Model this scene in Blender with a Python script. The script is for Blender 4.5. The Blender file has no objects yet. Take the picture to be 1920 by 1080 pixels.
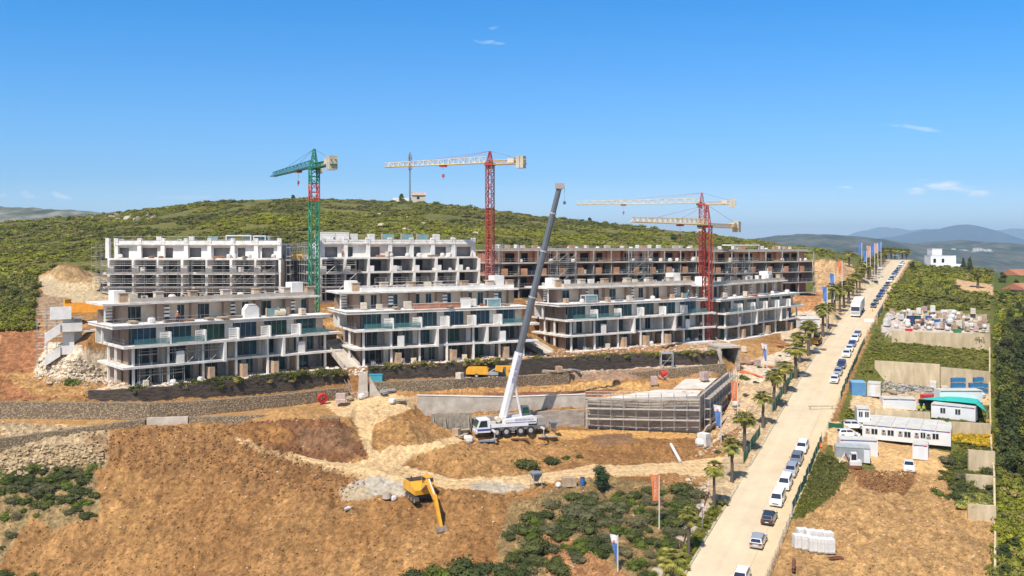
import bpy, math, random
import numpy as np
from mathutils import Vector, Matrix
from mathutils.geometry import delaunay_2d_cdt

# ---------------------------------------------------------------- camera, sky, sun, exposure
F = 1700.0; H = 458.0; CX = 960.0; CZ = 50.0       # focal length (px of the 1920 wide photo), horizon row, camera height
S = bpy.context.scene
cam_d = bpy.data.cameras.new("camera"); cam = bpy.data.objects.new("camera", cam_d)
S.collection.objects.link(cam); S.camera = cam
cam.location = (0, 0, CZ); cam.rotation_euler = (math.pi / 2, 0, 0)
cam_d.sensor_width = 36.0; cam_d.lens = 36.0 * F / 1920.0
cam_d.shift_y = -(540 - H) / 1920.0
cam_d.clip_start = 1.0; cam_d.clip_end = 60000.0

SUN_EL, SUN_AZ = math.radians(54), math.atan2(-0.46, -0.89)   # azimuth measured from +Y towards +X
world = bpy.data.worlds.new("World"); S.world = world; world.use_nodes = True
wn = world.node_tree; wn.nodes.clear()
sky = wn.nodes.new("ShaderNodeTexSky"); sky.sky_type = 'NISHITA'; sky.sun_disc = False
sky.sun_elevation = SUN_EL; sky.sun_rotation = SUN_AZ
sky.altitude = 0; sky.air_density = 1.0; sky.dust_density = 0.25; sky.ozone_density = 3.0
bg = wn.nodes.new("ShaderNodeBackground"); bg.inputs['Strength'].default_value = 0.122
wo = wn.nodes.new("ShaderNodeOutputWorld")
wn.links.new(bg.outputs[0], wo.inputs[0])
SKY_CLOUDS = [(915, 79, 30, 5.0, .55, -6), (927, 52, 12, 4, .3, 10), (1725, 241, 62, 5, .33, -9), (1717, 358, 34, 8, .9, -4), (1782, 349, 60, 12, 1.0, -6),
              (1835, 363, 24, 8, .95, 0), (1583, 351, 17, 3.5, .8, 0), (1436, 364, 18, 4, .45, -8), (112, 366, 20, 7, .85, -20), (52, 365, 18, 7, .55, -14),
              (5, 367, 10, 5, .4, 0), (350, 370, 60, 5, .25, 0), (1880, 425, 90, 8, .35, 0), (1880, 440, 60, 5, .35, 0)]
def wnode(t, **k):
    n = wn.nodes.new(t)
    for a, b in k.items(): setattr(n, a, b)
    return n
def wmath(op, a, b=None):
    n = wnode("ShaderNodeMath", operation=op)
    for i, v in enumerate((a, b)):
        if v is None: continue
        if isinstance(v, (int, float)): n.inputs[i].default_value = v
        else: wn.links.new(v, n.inputs[i])
    return n.outputs[0]
tc = wnode("ShaderNodeTexCoord"); sp = wnode("ShaderNodeSeparateXYZ"); wn.links.new(tc.outputs['Generated'], sp.inputs[0])
uu = wmath('DIVIDE', sp.outputs[0], wmath('MAXIMUM', sp.outputs[1], 0.05)); vv = wmath('DIVIDE', sp.outputs[2], wmath('MAXIMUM', sp.outputs[1], 0.05))
nz = wnode("ShaderNodeTexNoise"); nz.inputs['Scale'].default_value = 1.0; nz.inputs['Detail'].default_value = 5; nz.inputs['Roughness'].default_value = .6
cmb = wnode("ShaderNodeCombineXYZ"); wn.links.new(wmath('MULTIPLY', uu, 45.0), cmb.inputs[0]); wn.links.new(wmath('MULTIPLY', vv, 150.0), cmb.inputs[1])
wn.links.new(cmb.outputs[0], nz.inputs['Vector'])
nv = nz.outputs['Fac']; total = None
for (px, py, rx, ry, op, tilt) in SKY_CLOUDS:
    du = wmath('SUBTRACT', uu, (px - CX) / F); dv = wmath('SUBTRACT', vv, (H - py) / F)
    dv = wmath('SUBTRACT', dv, wmath('MULTIPLY', du, math.tan(math.radians(tilt)) * .8))
    a = wmath('MULTIPLY', du, F / rx); b = wmath('MULTIPLY', dv, F / ry)
    r2 = wmath('ADD', wmath('MULTIPLY', a, a), wmath('MULTIPLY', b, b))
    m = wmath('SUBTRACT', wmath('ADD', 0.68, wmath('MULTIPLY', wmath('SUBTRACT', nv, .5), 3.2)), wmath('MULTIPLY', r2, .8))
    m = wmath('MULTIPLY', wmath('MINIMUM', wmath('MAXIMUM', m, 0.0), 1.0), op)
    total = m if total is None else wmath('MAXIMUM', total, m)
mx = wnode("ShaderNodeMix", data_type='RGBA'); mx.inputs[7].default_value = (6.6, 7.2, 8.0, 1)
SKY_TINT = wnode("ShaderNodeMix", data_type='RGBA', blend_type='MULTIPLY'); SKY_TINT.inputs[0].default_value = 1.0
SKY_RAMP = wnode("ShaderNodeValToRGB"); er = SKY_RAMP.color_ramp.elements
for p_, c_ in ((1.0, (.80, .86, .92)), (0.0, (.92, .96, 1.22)), (.04, (.64, .82, 1.15)), (.075, (.43, .68, 1.0)), (.15, (.34, .70, 1.04)), (.27, (.15, .69, 1.12))):
    e = er[0] if p_ == 0 else er[1] if p_ == 1.0 else er.new(p_)
    e.position = p_; e.color = (*[x * .7 for x in c_], 1)
wn.links.new(vv, SKY_RAMP.inputs[0]); wn.links.new(SKY_RAMP.outputs[0], SKY_TINT.inputs[7])
SKY_GAIN = wnode("ShaderNodeVectorMath", operation='SCALE'); SKY_GAIN.inputs['Scale'].default_value = 1 / .7
wn.links.new(sky.outputs[0], SKY_GAIN.inputs[0]); wn.links.new(SKY_GAIN.outputs[0], SKY_TINT.inputs[6])
wn.links.new(SKY_TINT.outputs[2], mx.inputs[6]); wn.links.new(total, mx.inputs[0]); wn.links.new(mx.outputs[2], bg.inputs[0])

sun_d = bpy.data.lights.new("sun", 'SUN'); sun_d.energy = 5.0; sun_d.angle = math.radians(.5); sun_d.color = (1, .94, .84)
sun = bpy.data.objects.new("sun", sun_d); S.collection.objects.link(sun)
sv = Vector((math.sin(SUN_AZ) * math.cos(SUN_EL), math.cos(SUN_AZ) * math.cos(SUN_EL), math.sin(SUN_EL)))
sun.rotation_euler = (-sv).to_track_quat('-Z', 'Y').to_euler(); sun.location = (-60, -60, 200)
S.view_settings.view_transform = 'Standard'; S.view_settings.look = 'None'
S.view_settings.exposure = 0.32; S.view_settings.gamma = 1.0
try:
    S.cycles.max_bounces = 5; S.cycles.diffuse_bounces = 3; S.cycles.glossy_bounces = 2; S.cycles.transmission_bounces = 3
    S.cycles.transparent_max_bounces = 4; S.cycles.volume_bounces = 0; S.cycles.use_denoising = True
except Exception: pass

# ---------------------------------------------------------------- helpers
C = S.collection
rnd = random.Random(7)
def W(px, py, d):                     # a point at depth d that the photo shows at (px, py)
    return ((px - CX) * d / F, d, CZ - (py - H) * d / F)
def WX(px, d): return (px - CX) * d / F
def WZ(py, d): return CZ - (py - H) * d / F

class MB:
    def __init__(s): s.v = []; s.f = []
    def add(s, vs, fs):
        n = len(s.v); s.v += [tuple(v) for v in vs]; s.f += [tuple(i + n for i in f) for f in fs]; return s
    def box(s, c, sz, rz=0.0, rx=0.0, ry=0.0, top=1.0):       # centre, full size; top < 1 narrows the upper face
        x, y, z = sz[0] / 2, sz[1] / 2, sz[2] / 2
        vs = [Vector((a * x * (top if k > 0 else 1), b * y * (top if k > 0 else 1), k * z)) for k in (-1, 1) for a, b in ((-1, -1), (1, -1), (1, 1), (-1, 1))]
        if rx or ry or rz:
            M = Matrix.Rotation(rz, 3, 'Z') @ Matrix.Rotation(ry, 3, 'Y') @ Matrix.Rotation(rx, 3, 'X'); vs = [M @ v for v in vs]
        c = Vector(c); vs = [v + c for v in vs]
        return s.add(vs, [(3, 2, 1, 0), (4, 5, 6, 7), (0, 1, 5, 4), (1, 2, 6, 5), (2, 3, 7, 6), (3, 0, 4, 7)])
    def bx(s, x0, x1, y0, y1, z0, z1):
        return s.box(((x0 + x1) / 2, (y0 + y1) / 2, (z0 + z1) / 2), (x1 - x0, y1 - y0, z1 - z0))
    def tube(s, p0, p1, r0, r1=None, n=6):
        r1 = r0 if r1 is None else r1
        p0, p1 = Vector(p0), Vector(p1); d = (p1 - p0)
        if d.length < 1e-6: return s
        d.normalize(); a = d.orthogonal().normalized(); b = d.cross(a)
        vs = []
        for p, r in ((p0, r0), (p1, r1)):
            for i in range(n):
                t = 2 * math.pi * (i + .5) / n; vs.append(p + (a * math.cos(t) + b * math.sin(t)) * r)
        fs = [(i, (i + 1) % n, n + (i + 1) % n, n + i) for i in range(n)] + [tuple(range(n - 1, -1, -1)), tuple(range(n, 2 * n))]
        return s.add(vs, fs)
    def prism(s, pts, z0, z1):          # xy outline extruded along z
        n = len(pts); vs = [(p[0], p[1], z0) for p in pts] + [(p[0], p[1], z1) for p in pts]
        return s.add(vs, [(i, (i + 1) % n, n + (i + 1) % n, n + i) for i in range(n)] + [tuple(range(n - 1, -1, -1)), tuple(range(n, 2 * n))])
    def prism_y(s, pts, y0, y1):        # xz outline extruded along y
        n = len(pts); vs = [(p[0], y0, p[1]) for p in pts] + [(p[0], y1, p[1]) for p in pts]
        return s.add(vs, [(i, n + i, n + (i + 1) % n, (i + 1) % n) for i in range(n)] + [tuple(range(n)), tuple(range(2 * n - 1, n - 1, -1))])
    def prism_x(s, pts, x0, x1):        # yz outline extruded along x
        n = len(pts); vs = [(x0, p[0], p[1]) for p in pts] + [(x1, p[0], p[1]) for p in pts]
        return s.add(vs, [(i, (i + 1) % n, n + (i + 1) % n, n + i) for i in range(n)] + [tuple(range(n - 1, -1, -1)), tuple(range(n, 2 * n))])
    def blob(s, c, r, seed=0, seg=7, rings=5, jit=.25, flat=1.0):
        q = random.Random(seed); vs = [(c[0], c[1], c[2] - r[2] * flat)]
        for i in range(1, rings):
            ph = -math.pi / 2 + math.pi * i / rings
            for j in range(seg):
                th = 2 * math.pi * (j + .5 * (i % 2)) / seg; k = 1 + q.uniform(-jit, jit)
                vs.append((c[0] + r[0] * k * math.cos(ph) * math.cos(th), c[1] + r[1] * k * math.cos(ph) * math.sin(th), c[2] + r[2] * k * math.sin(ph)))
        vs.append((c[0], c[1], c[2] + r[2])); n = len(vs) - 1; fs = []
        for j in range(seg): fs.append((0, 1 + (j + 1) % seg, 1 + j))
        for i in range(rings - 2):
            a = 1 + i * seg; b = a + seg
            for j in range(seg): fs.append((a + j, a + (j + 1) % seg, b + (j + 1) % seg, b + j))
        a = 1 + (rings - 2) * seg
        for j in range(seg): fs.append((a + j, a + (j + 1) % seg, n))
        return s.add(vs, fs)
    def mesh(s, name, m, smooth=False):
        me = bpy.data.meshes.new(name); me.from_pydata(s.v, [], s.f); me.materials.append(m)
        if smooth: me.polygons.foreach_set("use_smooth", [True] * len(me.polygons))
        me.update(); return me
    def obj(s, name, m, parent=None, smooth=False):
        o = bpy.data.objects.new(name, s.mesh(name, m, smooth)); C.objects.link(o)
        if parent: o.parent = parent
        return o
def B(*a, **k): return MB().box(*a, **k)
def tag(o, label=None, cat=None, group=None, kind=None):
    if label: o["label"] = label
    if cat: o["category"] = cat
    if group: o["group"] = group
    if kind: o["kind"] = kind
    return o
def thing(name, loc, label, cat, rz=0.0, group=None, rx=0.0, ry=0.0):
    o = bpy.data.objects.new(name, None); o.empty_display_size = .3; C.objects.link(o)
    o.location = loc; o.rotation_euler = (rx, ry, rz); return tag(o, label, cat, group)
def children(o, cache={}): return [c for c in o.children]
def dup(root, loc, rz=None, label=None, group=None, scale=None, kids=None):
    r = root.copy(); C.objects.link(r); r.location = loc
    if rz is not None: r.rotation_euler = (root.rotation_euler[0], root.rotation_euler[1], rz)
    if scale is not None: r.scale = scale if hasattr(scale, '__len__') else (scale,) * 3
    if label: r["label"] = label
    if group: r["group"] = group
    for ch in (kids if kids is not None else kidtree(root)):
        c = ch[0].copy(); C.objects.link(c); c.parent = r
        for g in ch[1]:
            d = g.copy(); C.objects.link(d); d.parent = c
    return r
def kidtree(root):
    al = [o for o in C.objects if o.parent == root]
    return [(o, [g for g in C.objects if g.parent == o]) for o in al]

# ---------------------------------------------------------------- materials
MATS = {}
def mat(name, col, rough=.8, var=.12, scale=1.2, metal=0.0, bump=0.0, bscale=None, spec=.5, dirt=None, streak=0.0, emit=None, coat=0.0):
    if name in MATS: return MATS[name]
    m = bpy.data.materials.new(name); m.use_nodes = True; nt = m.node_tree; p = nt.nodes['Principled BSDF']
    p.inputs['Roughness'].default_value = rough; p.inputs['Metallic'].default_value = metal
    p.inputs['Specular IOR Level'].default_value = spec; p.inputs['Coat Weight'].default_value = coat
    t = nt.nodes.new("ShaderNodeTexCoord")
    n = nt.nodes.new("ShaderNodeTexNoise"); n.inputs['Scale'].default_value = scale; n.inputs['Detail'].default_value = 5; n.inputs['Roughness'].default_value = .65
    if streak:
        mp = nt.nodes.new("ShaderNodeMapping"); mp.inputs['Scale'].default_value = (1, 1, streak); nt.links.new(t.outputs['Object'], mp.inputs[0]); nt.links.new(mp.outputs[0], n.inputs['Vector'])
    else: nt.links.new(t.outputs['Object'], n.inputs['Vector'])
    r = nt.nodes.new("ShaderNodeValToRGB"); r.color_ramp.elements[0].position = .32; r.color_ramp.elements[1].position = .68
    lo = dirt if dirt else tuple(c * (1 - var * 1.6) for c in col); hi = tuple(min(.95, c * (1 + var * .6)) for c in col)
    r.color_ramp.elements[0].color = (*lo, 1); r.color_ramp.elements[1].color = (*hi, 1)
    nt.links.new(n.outputs['Fac'], r.inputs[0]); nt.links.new(r.outputs[0], p.inputs['Base Color'])
    if bump:
        n2 = nt.nodes.new("ShaderNodeTexNoise"); n2.inputs['Scale'].default_value = bscale or scale * 6; n2.inputs['Detail'].default_value = 4
        nt.links.new(t.outputs['Object'], n2.inputs['Vector'])
        b = nt.nodes.new("ShaderNodeBump"); b.inputs['Strength'].default_value = bump; b.inputs['Distance'].default_value = .1
        nt.links.new(n2.outputs['Fac'], b.inputs['Height']); nt.links.new(b.outputs[0], p.inputs['Normal'])
    MATS[name] = m; return m
def vcmat(name, rough=.95, bump=.6, bscale=2.0, var=.35, vscale=.7, trans=0.0, spec=.2):   # colour from the mesh's own 'Col' attribute, mottled
    m = bpy.data.materials.new(name); m.use_nodes = True; nt = m.node_tree; p = nt.nodes['Principled BSDF']
    p.inputs['Roughness'].default_value = rough; p.inputs['Specular IOR Level'].default_value = spec
    a = nt.nodes.new("ShaderNodeAttribute"); a.attribute_name = 'Col'
    t = nt.nodes.new("ShaderNodeTexCoord"); n = nt.nodes.new("ShaderNodeTexNoise"); n.inputs['Scale'].default_value = vscale; n.inputs['Detail'].default_value = 8; n.inputs['Roughness'].default_value = .7
    nt.links.new(t.outputs['Object'], n.inputs['Vector'])
    mr = nt.nodes.new("ShaderNodeMapRange"); mr.inputs[1].default_value = .3; mr.inputs[2].default_value = .7; mr.inputs[3].default_value = 1 - var; mr.inputs[4].default_value = 1 + var
    nt.links.new(n.outputs['Fac'], mr.inputs[0])
    v = nt.nodes.new("ShaderNodeVectorMath"); v.operation = 'SCALE'; nt.links.new(a.outputs['Color'], v.inputs[0]); nt.links.new(mr.outputs[0], v.inputs['Scale'])
    nt.links.new(v.outputs[0], p.inputs['Base Color'])
    if bump:
        n2 = nt.nodes.new("ShaderNodeTexNoise"); n2.inputs['Scale'].default_value = bscale; n2.inputs['Detail'].default_value = 6; n2.inputs['Roughness'].default_value = .7
        nt.links.new(t.outputs['Object'], n2.inputs['Vector']); b = nt.nodes.new("ShaderNodeBump"); b.inputs['Strength'].default_value = bump; b.inputs['Distance'].default_value = .25
        nt.links.new(n2.outputs['Fac'], b.inputs['Height']); nt.links.new(b.outputs[0], p.inputs['Normal'])
    MATS[name] = m; return m

# ---------------------------------------------------------------- numpy noise
def _h(ix, iy, s):
    n = (ix.astype(np.int64) * 374761393 + iy.astype(np.int64) * 668265263 + s * 2147483647) & 0xffffffff
    n = ((n ^ (n >> 13)) * 1274126177) & 0xffffffff
    return ((n ^ (n >> 16)) & 0xffff) / 65535.0
def vnoise(x, y, s=0):
    ix, iy = np.floor(x), np.floor(y); fx, fy = x - ix, y - iy; fx = fx * fx * (3 - 2 * fx); fy = fy * fy * (3 - 2 * fy)
    return (_h(ix, iy, s) * (1 - fx) + _h(ix + 1, iy, s) * fx) * (1 - fy) + (_h(ix, iy + 1, s) * (1 - fx) + _h(ix + 1, iy + 1, s) * fx) * fy
def fbm(x, y, s=0, o=4, g=.5):
    a, t, w = 1.0, 0, 0
    for i in range(o): t = t + a * vnoise(x * 2 ** i + 17.3 * i, y * 2 ** i - 9.1 * i, s + i); w += a; a *= g
    return t / w - .5
# ---------------------------------------------------------------- terrain: a triangulated survey of levels, resampled to a fine grid
RA_L, RA_R, RS = -30.1, -21.3, .485      # road edges X = a + RS*Y
RT_D = [55, 80, 100, 110, 140, 180, 200, 250, 280, 330, 420, 455, 490, 560]
RT_H = [43.2, 40.4, 37.75, 36.4, 32.7, 27.0, 24.6, 19.9, 17.8, 14.7, 9.6, 7.9, 8.3, 14]
def road_h(d): return float(np.interp(d, RT_D, RT_H))
PT = []
def addline(pts, step=3.0):
    for (a, b) in zip(pts[:-1], pts[1:]):
        n = max(1, int(math.hypot(b[0] - a[0], b[1] - a[1]) / step))
        for i in range(n): PT.append(tuple(a[k] + (b[k] - a[k]) * i / n for k in range(3)))
    PT.append(pts[-1])
def L(*pts, step=.9): addline([W(*p) for p in pts], step)
def Q(px, d, h): return (px, H + F * h / d, d)
# near edge and bottom row
L(Q(-500, 50, 46), Q(1100, 50, 46), step=8); L(Q(1500, 50, 44), Q(1600, 50, 45), Q(2500, 50, 47), step=8)
L((-400, 1090, 108), (0, 1080, 109), (300, 1080, 109), (600, 1080, 105), (900, 1080, 103), (1050, 1080, 102), (1160, 1080, 101.5))
L(Q(-400, 80, 46), Q(600, 80, 46), Q(1000, 80, 45), step=6)
# foot of the mound and the lower haul track
L((-400, 930, 120), (-100, 880, 122), (0, 855, 124), (150, 817, 128), (280, 800, 130.5), (400, 796, 131.5), (440, 824, 128.5), (550, 860, 125), (650, 889, 122.5), (750, 912, 120.5), (850, 918, 120), (960, 912, 122), (1100, 896, 127), (1250, 886, 132), (1330, 884, 134.5), (1375, 880, 135.5))
L((430, 812, 131), (560, 846, 128), (660, 870, 126.5), (740, 872, 127.5), (850, 894, 126), (960, 890, 128), (1100, 874, 133), (1250, 866, 137.5), (1330, 868, 138.5), (1385, 866, 138.9))
# lower-left gabion walls, each a step
L((-400, 880, 122.5), (0, 846, 125.6), (150, 818, 129.8), (270, 799, 132.4), (330, 796, 132.6), (560, 792, 134.5), (640, 800, 134.8))
L((-400, 868, 122.9), (0, 824, 126.0), (150, 804, 130.2), (270, 787, 133), (330, 787, 133.2), (560, 778, 136), (650, 785, 137))
L((-400, 800, 134), (0, 784, 134.2), (140, 786, 134.2), (280, 787, 134.3), (400, 777, 138), (520, 764, 143), (640, 747, 149), (655, 746, 149.6))
L((-400, 768, 134.4), (0, 755, 134.6), (140, 757, 134.6), (280, 758, 134.7), (400, 752, 138.4), (520, 742, 143.5), (640, 729, 149.5))
# black faced bank under the front row
L((150, 742, 136.6), (190, 754, 136.6), (260, 753, 137.2), (400, 744, 142.8), (520, 735, 148.6), (640, 722, 153.5))
L((140, 735, 137.2), (200, 734, 137.2), (260, 731, 137.8), (400, 718, 144.0), (520, 706, 149.5), (640, 698, 154.2))
# centre: benches below the middle buildings
L((690, 735, 149.8), (850, 728, 154), (1000, 722, 163.5), (1070, 718, 168), (1180, 713, 174.5), (1280, 706, 178), (1362, 698, 181.5))
L((690, 719, 150.3), (850, 714, 154.5), (1000, 706, 163.9), (1070, 701, 168.4), (1180, 700, 175), (1280, 691, 178.5), (1362, 684, 182))
L((690, 712, 153.6), (850, 707, 160), (1000, 702, 167.5), (1070, 698, 171), (1180, 690, 178), (1280, 684, 183), (1345, 681, 185.5))
L((690, 688, 154.3), (850, 681, 160.6), (1000, 675, 168.2), (1070, 670, 172), (1180, 665, 179), (1280, 662, 184), (1345, 660, 186.5))
# track between the left mound and the garage, garage edges
L((600, 765, 144), (690, 758, 145.5), (760, 748, 148.5))
L((640, 800, 136.6), (700, 800, 137.5), (760, 792, 142), (785, 783, 145.5))
L((660, 840, 131.5), (720, 838, 131.5), (790, 836, 133.5))
L((800, 806, 147.6), (880, 803, 149.0), (960, 799, 150.6), (1100, 798, 155.3), (1210, 804, 154.6), (1316, 810, 153.4)); L((870, 817, 145.8), (960, 815, 146.6), (1040, 813, 148))
L((798, 781, 148.4), (880, 777, 149.6), (960, 770, 151.2), (1095, 768, 155.4), (1100, 756, 156), (1210, 752, 155.3), (1306, 749, 154.6)); L((798, 778, 150), (950, 769, 153.2), (1096, 762, 156.4))
L((1318, 808, 154.4), (1345, 776, 165), (1368, 732, 182)); L((1309, 748, 155), (1332, 728, 166), (1355, 704, 181))
L((780, 745, 151.2), (880, 746, 152.6), (950, 747, 154.2), (1098, 742, 157.4), (1200, 728, 164), (1330, 712, 176))
L((1000, 832, 147), (1100, 822, 149), (1200, 822, 149), (1300, 822, 149.5), (1340, 828, 149))
L((830, 850, 138), (960, 842, 143), (1060, 850, 141), (1200, 850, 142.5), (1320, 852, 142.5))
# pads of the buildings
def pad(p1, p2, h, depth, back):
    (x1, d1), (x2, d2) = p1, p2; a = Vector((WX(x1, d1), d1)); b = Vector((WX(x2, d2), d2)); t = (b - a).normalized(); n = Vector((-t.y, t.x))
    for o, hh in ((-1.5, h + .1), (0, h), (depth, h), (depth + 2.5, back)):
        addline([(*(a + n * o - t * 1.0), CZ - hh), (*(b + n * o + t * 1.0), CZ - hh)], 1.5)
pad((244, 140), (608, 162), 22.0, 12, 14.5); pad((677, 158), (980, 170), 21.2, 12, 14.5); pad((1065, 185), (1316, 205), 21.7, 12, 12.5); pad((1354, 211), (1492, 240), 22.3, 11, 13)
# left flank and the bench of the rear row
L((-400, 740, 140), (-100, 745, 137)); L((-400, 640, 165), (-50, 655, 160), (0, 655, 160), (60, 652, 160))
L((0, 700, 146), (60, 696, 147), (120, 706, 145), (150, 716, 141))
L((-400, 600, 180), (0, 618, 174), (60, 612, 176), (95, 590, 182)); L((-400, 560, 200), (0, 565, 196), (60, 545, 200), (120, 552, 200), (190, 556, 198))
L((-400, 540, 215), (0, 540, 212), (80, 528, 215), (190, 520, 216)); L(Q(230, 199, 12.6), Q(560, 199, 12.6), Q(900, 203, 12.9), Q(960, 218, 13), Q(1200, 236, 13.5), Q(1400, 260, 14.5), Q(1540, 282, 16.5))
L(Q(215, 222, 10.5), Q(560, 222, 9), Q(850, 232, 8), Q(925, 247, 6.8), Q(1100, 268, 6), Q(1300, 292, 5.6), Q(1500, 318, 7.6), Q(1560, 322, 9))
L(Q(925, 231, 14.3), Q(1175, 249, 14.4), Q(1330, 263, 14.8), Q(1530, 286, 16)); L(Q(925, 243, 14.3), Q(1175, 262, 14.4), Q(1330, 277, 14.8), Q(1530, 299, 16))
# the green hill
L(Q(-400, 250, 3), Q(0, 250, 5), Q(180, 245, 6.5), Q(400, 245, 3.5), Q(700, 250, .5), Q(900, 260, .5), Q(1100, 290, 1.5), Q(1300, 320, 2.8), Q(1500, 345, 6), Q(1590, 350, 9.5), step=6)
L(Q(-400, 330, -3), Q(0, 330, -1), Q(240, 340, -5.5), Q(500, 350, -10.5), Q(800, 370, -9.5), Q(1050, 380, -6), Q(1300, 390, -.6), Q(1500, 395, 3.8), Q(1620, 400, 8.8), step=8)
L((-500, 432, 430), (-200, 425, 430), (0, 417, 430), (140, 408, 445), (240, 397, 450), (400, 377, 455), (550, 372, 470), (650, 374, 485), (780, 379, 500), (880, 388, 480), (1000, 404, 470), (1100, 415, 460), (1200, 426, 450), (1300, 436, 445), (1400, 449, 440), (1500, 462, 435), (1580, 478, 430), (1640, 490, 428), step=8)
L(Q(-600, 520, 3), Q(0, 520, 0), Q(400, 560, -8), Q(800, 600, -10), Q(1200, 540, 6), Q(1500, 520, 14), Q(1650, 520, 16), step=12)
# pit beyond the road-side end of the rear row
L((1545, 560, 246), (1560, 575, 240), (1500, 590, 246), (1520, 640, 211)); L((1392, 690, 190), (1450, 676, 197), (1490, 655, 205)); L((1375, 700, 186), (1400, 720, 180))
L((1360, 806, 154), (1375, 780, 160), (1385, 745, 170), (1395, 722, 178))
# the road and its verges
for a, dz in ((RA_L - 4.3, .15), (RA_L - 2.2, .15), (RA_L - .3, .1), (RA_L, 0), (RA_L + 4.4, 0), (RA_R, 0), (RA_R + 1.2, .05)):
    addline([(a + RS * d, d, CZ - road_h(d) + dz) for d in RT_D], 4.0)
# plots on the right of the road, each a level with a step in front
L((1500, 1030, 108.5), (1600, 1040, 107.5), (1750, 1050, 106), (1868, 1080, 103)); L((1565, 900, 131), (1640, 905, 131.5), (1760, 930, 126), (1800, 985, 117), (1866, 985, 118))
L((1575, 868, 140), (1600, 878, 139), (1700, 884, 139), (1760, 886, 138), (1800, 920, 131), (1866, 919, 131.5)); L((1815, 973, 119.6), (1868, 977, 119.4)); L((1815, 951, 120), (1868, 955, 119.8))
L((1785, 897, 132), (1866, 897, 132.6)); L((1765, 883, 139), (1866, 883, 138)); L((1765, 862, 141), (1866, 850, 141.2))
L((1565, 830, 147), (1590, 822, 150), (1620, 824, 155.5), (1790, 848, 148.5), (1800, 822, 152), (1858, 817, 153.5))
L((1615, 812, 158.5), (1640, 802, 162.8), (1740, 803, 161.5), (1790, 816, 153), (1860, 815, 153.8)); L((1640, 788, 163.3), (1744, 793, 162), (1762, 794, 156.5), (1858, 794, 154.4))
L((1590, 768, 165), (1640, 774, 164.6), (1744, 782, 163.4), (1764, 790, 157.6)); L((1590, 742, 170), (1640, 744, 171), (1700, 748, 171), (1760, 746, 172), (1856, 742, 173))
L((1625, 716, 183.5), (1700, 716, 184.5), (1760, 728, 181), (1857, 730, 180)); L((1640, 678, 185), (1700, 682, 185), (1760, 690, 182), (1857, 697, 180.6))
L((1660, 640, 211), (1750, 648, 208), (1857, 655, 206.5)); L((1665, 622, 211.6), (1750, 626, 208.6), (1857, 628, 207))
L((1668, 592, 246), (1800, 598, 244), (1857, 600, 244)); L((1672, 580, 247), (1800, 585, 245), (1857, 587, 245)); L((1690, 545, 290), (1780, 520, 330), (1857, 540, 300))
L((1710, 500, 400), (1745, 500, 398), (1810, 502, 395), (1860, 512, 360), (1920, 522, 330), (2100, 560, 300), (2500, 600, 280), step=6)
L(Q(1740, 470, 14), Q(1830, 460, 22), Q(1950, 420, 24), Q(2500, 380, 34), step=8); L(Q(1700, 560, 26), Q(2000, 560, 40), Q(2600, 560, 50), step=14)
for (hh, px) in ((0, 1884), (.4, 1925), (.6, 2050), (.8, 2400)):
    L(*[Q(px, d, h + hh) for d, h in ((95, 40.5), (104, 39.2), (120, 37.5), (140, 36), (155, 33.5), (175, 31.5), (207, 26), (245, 22), (290, 17))], step=8)

pts = np.array(PT); key = np.round(pts[:, :2] / .15).astype(int); _, ui = np.unique(key, axis=0, return_index=True); pts = pts[np.sort(ui)]
dv_, _, df_, ov_, _, _ = delaunay_2d_cdt([Vector(p[:2]) for p in pts], [], [], 0, 1e-7)
vz = np.array([pts[o[0], 2] for o in ov_]); vxy = np.array([tuple(v) for v in dv_])
NU = 640; U0, U1 = -.66, .70
us = np.linspace(U0, U1, NU); ds = [52.0]
while ds[-1] < 552: ds.append(ds[-1] + max(.30, ds[-1] * (.0023 if 95 < ds[-1] < 260 else .0045)))
ds = np.array(ds); ND = len(ds)
GU, GD = np.meshgrid(us, ds); GX, GY = GU * GD, GD; GZ = np.full(GX.shape, np.nan)
for f in df_:
    p = vxy[list(f)]; z = vz[list(f)]; lo, hi = p[:, 1].min(), p[:, 1].max()
    i0, i1 = np.searchsorted(ds, lo) - 1, np.searchsorted(ds, hi) + 1; u = p[:, 0] / p[:, 1]
    j0, j1 = np.searchsorted(us, u.min()) - 1, np.searchsorted(us, u.max()) + 1
    i0, j0 = max(i0, 0), max(j0, 0)
    if i0 >= ND or j0 >= NU or i1 <= 0 or j1 <= 0: continue
    X, Y = GX[i0:i1, j0:j1], GY[i0:i1, j0:j1]; a, b, c = p
    den = (b[1] - c[1]) * (a[0] - c[0]) + (c[0] - b[0]) * (a[1] - c[1])
    if abs(den) < 1e-9: continue
    w0 = ((b[1] - c[1]) * (X - c[0]) + (c[0] - b[0]) * (Y - c[1])) / den; w1 = ((c[1] - a[1]) * (X - c[0]) + (a[0] - c[0]) * (Y - c[1])) / den; w2 = 1 - w0 - w1
    m = (w0 >= -1e-6) & (w1 >= -1e-6) & (w2 >= -1e-6); GZ[i0:i1, j0:j1][m] = (w0 * z[0] + w1 * z[1] + w2 * z[2])[m]
for it in range(400):                                        # fill anything outside the survey from its neighbours
    nn = np.isnan(GZ)
    if not nn.any(): break
    for ax, sh in ((1, 1), (1, -1), (0, 1), (0, -1)):
        r = np.roll(GZ, sh, ax)
        if ax == 1: r[:, 0 if sh == 1 else -1] = np.nan
        else: r[0 if sh == 1 else -1, :] = np.nan
        t = np.isnan(GZ) & ~np.isnan(r); GZ[t] = r[t]
GZB = GZ.copy()
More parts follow.
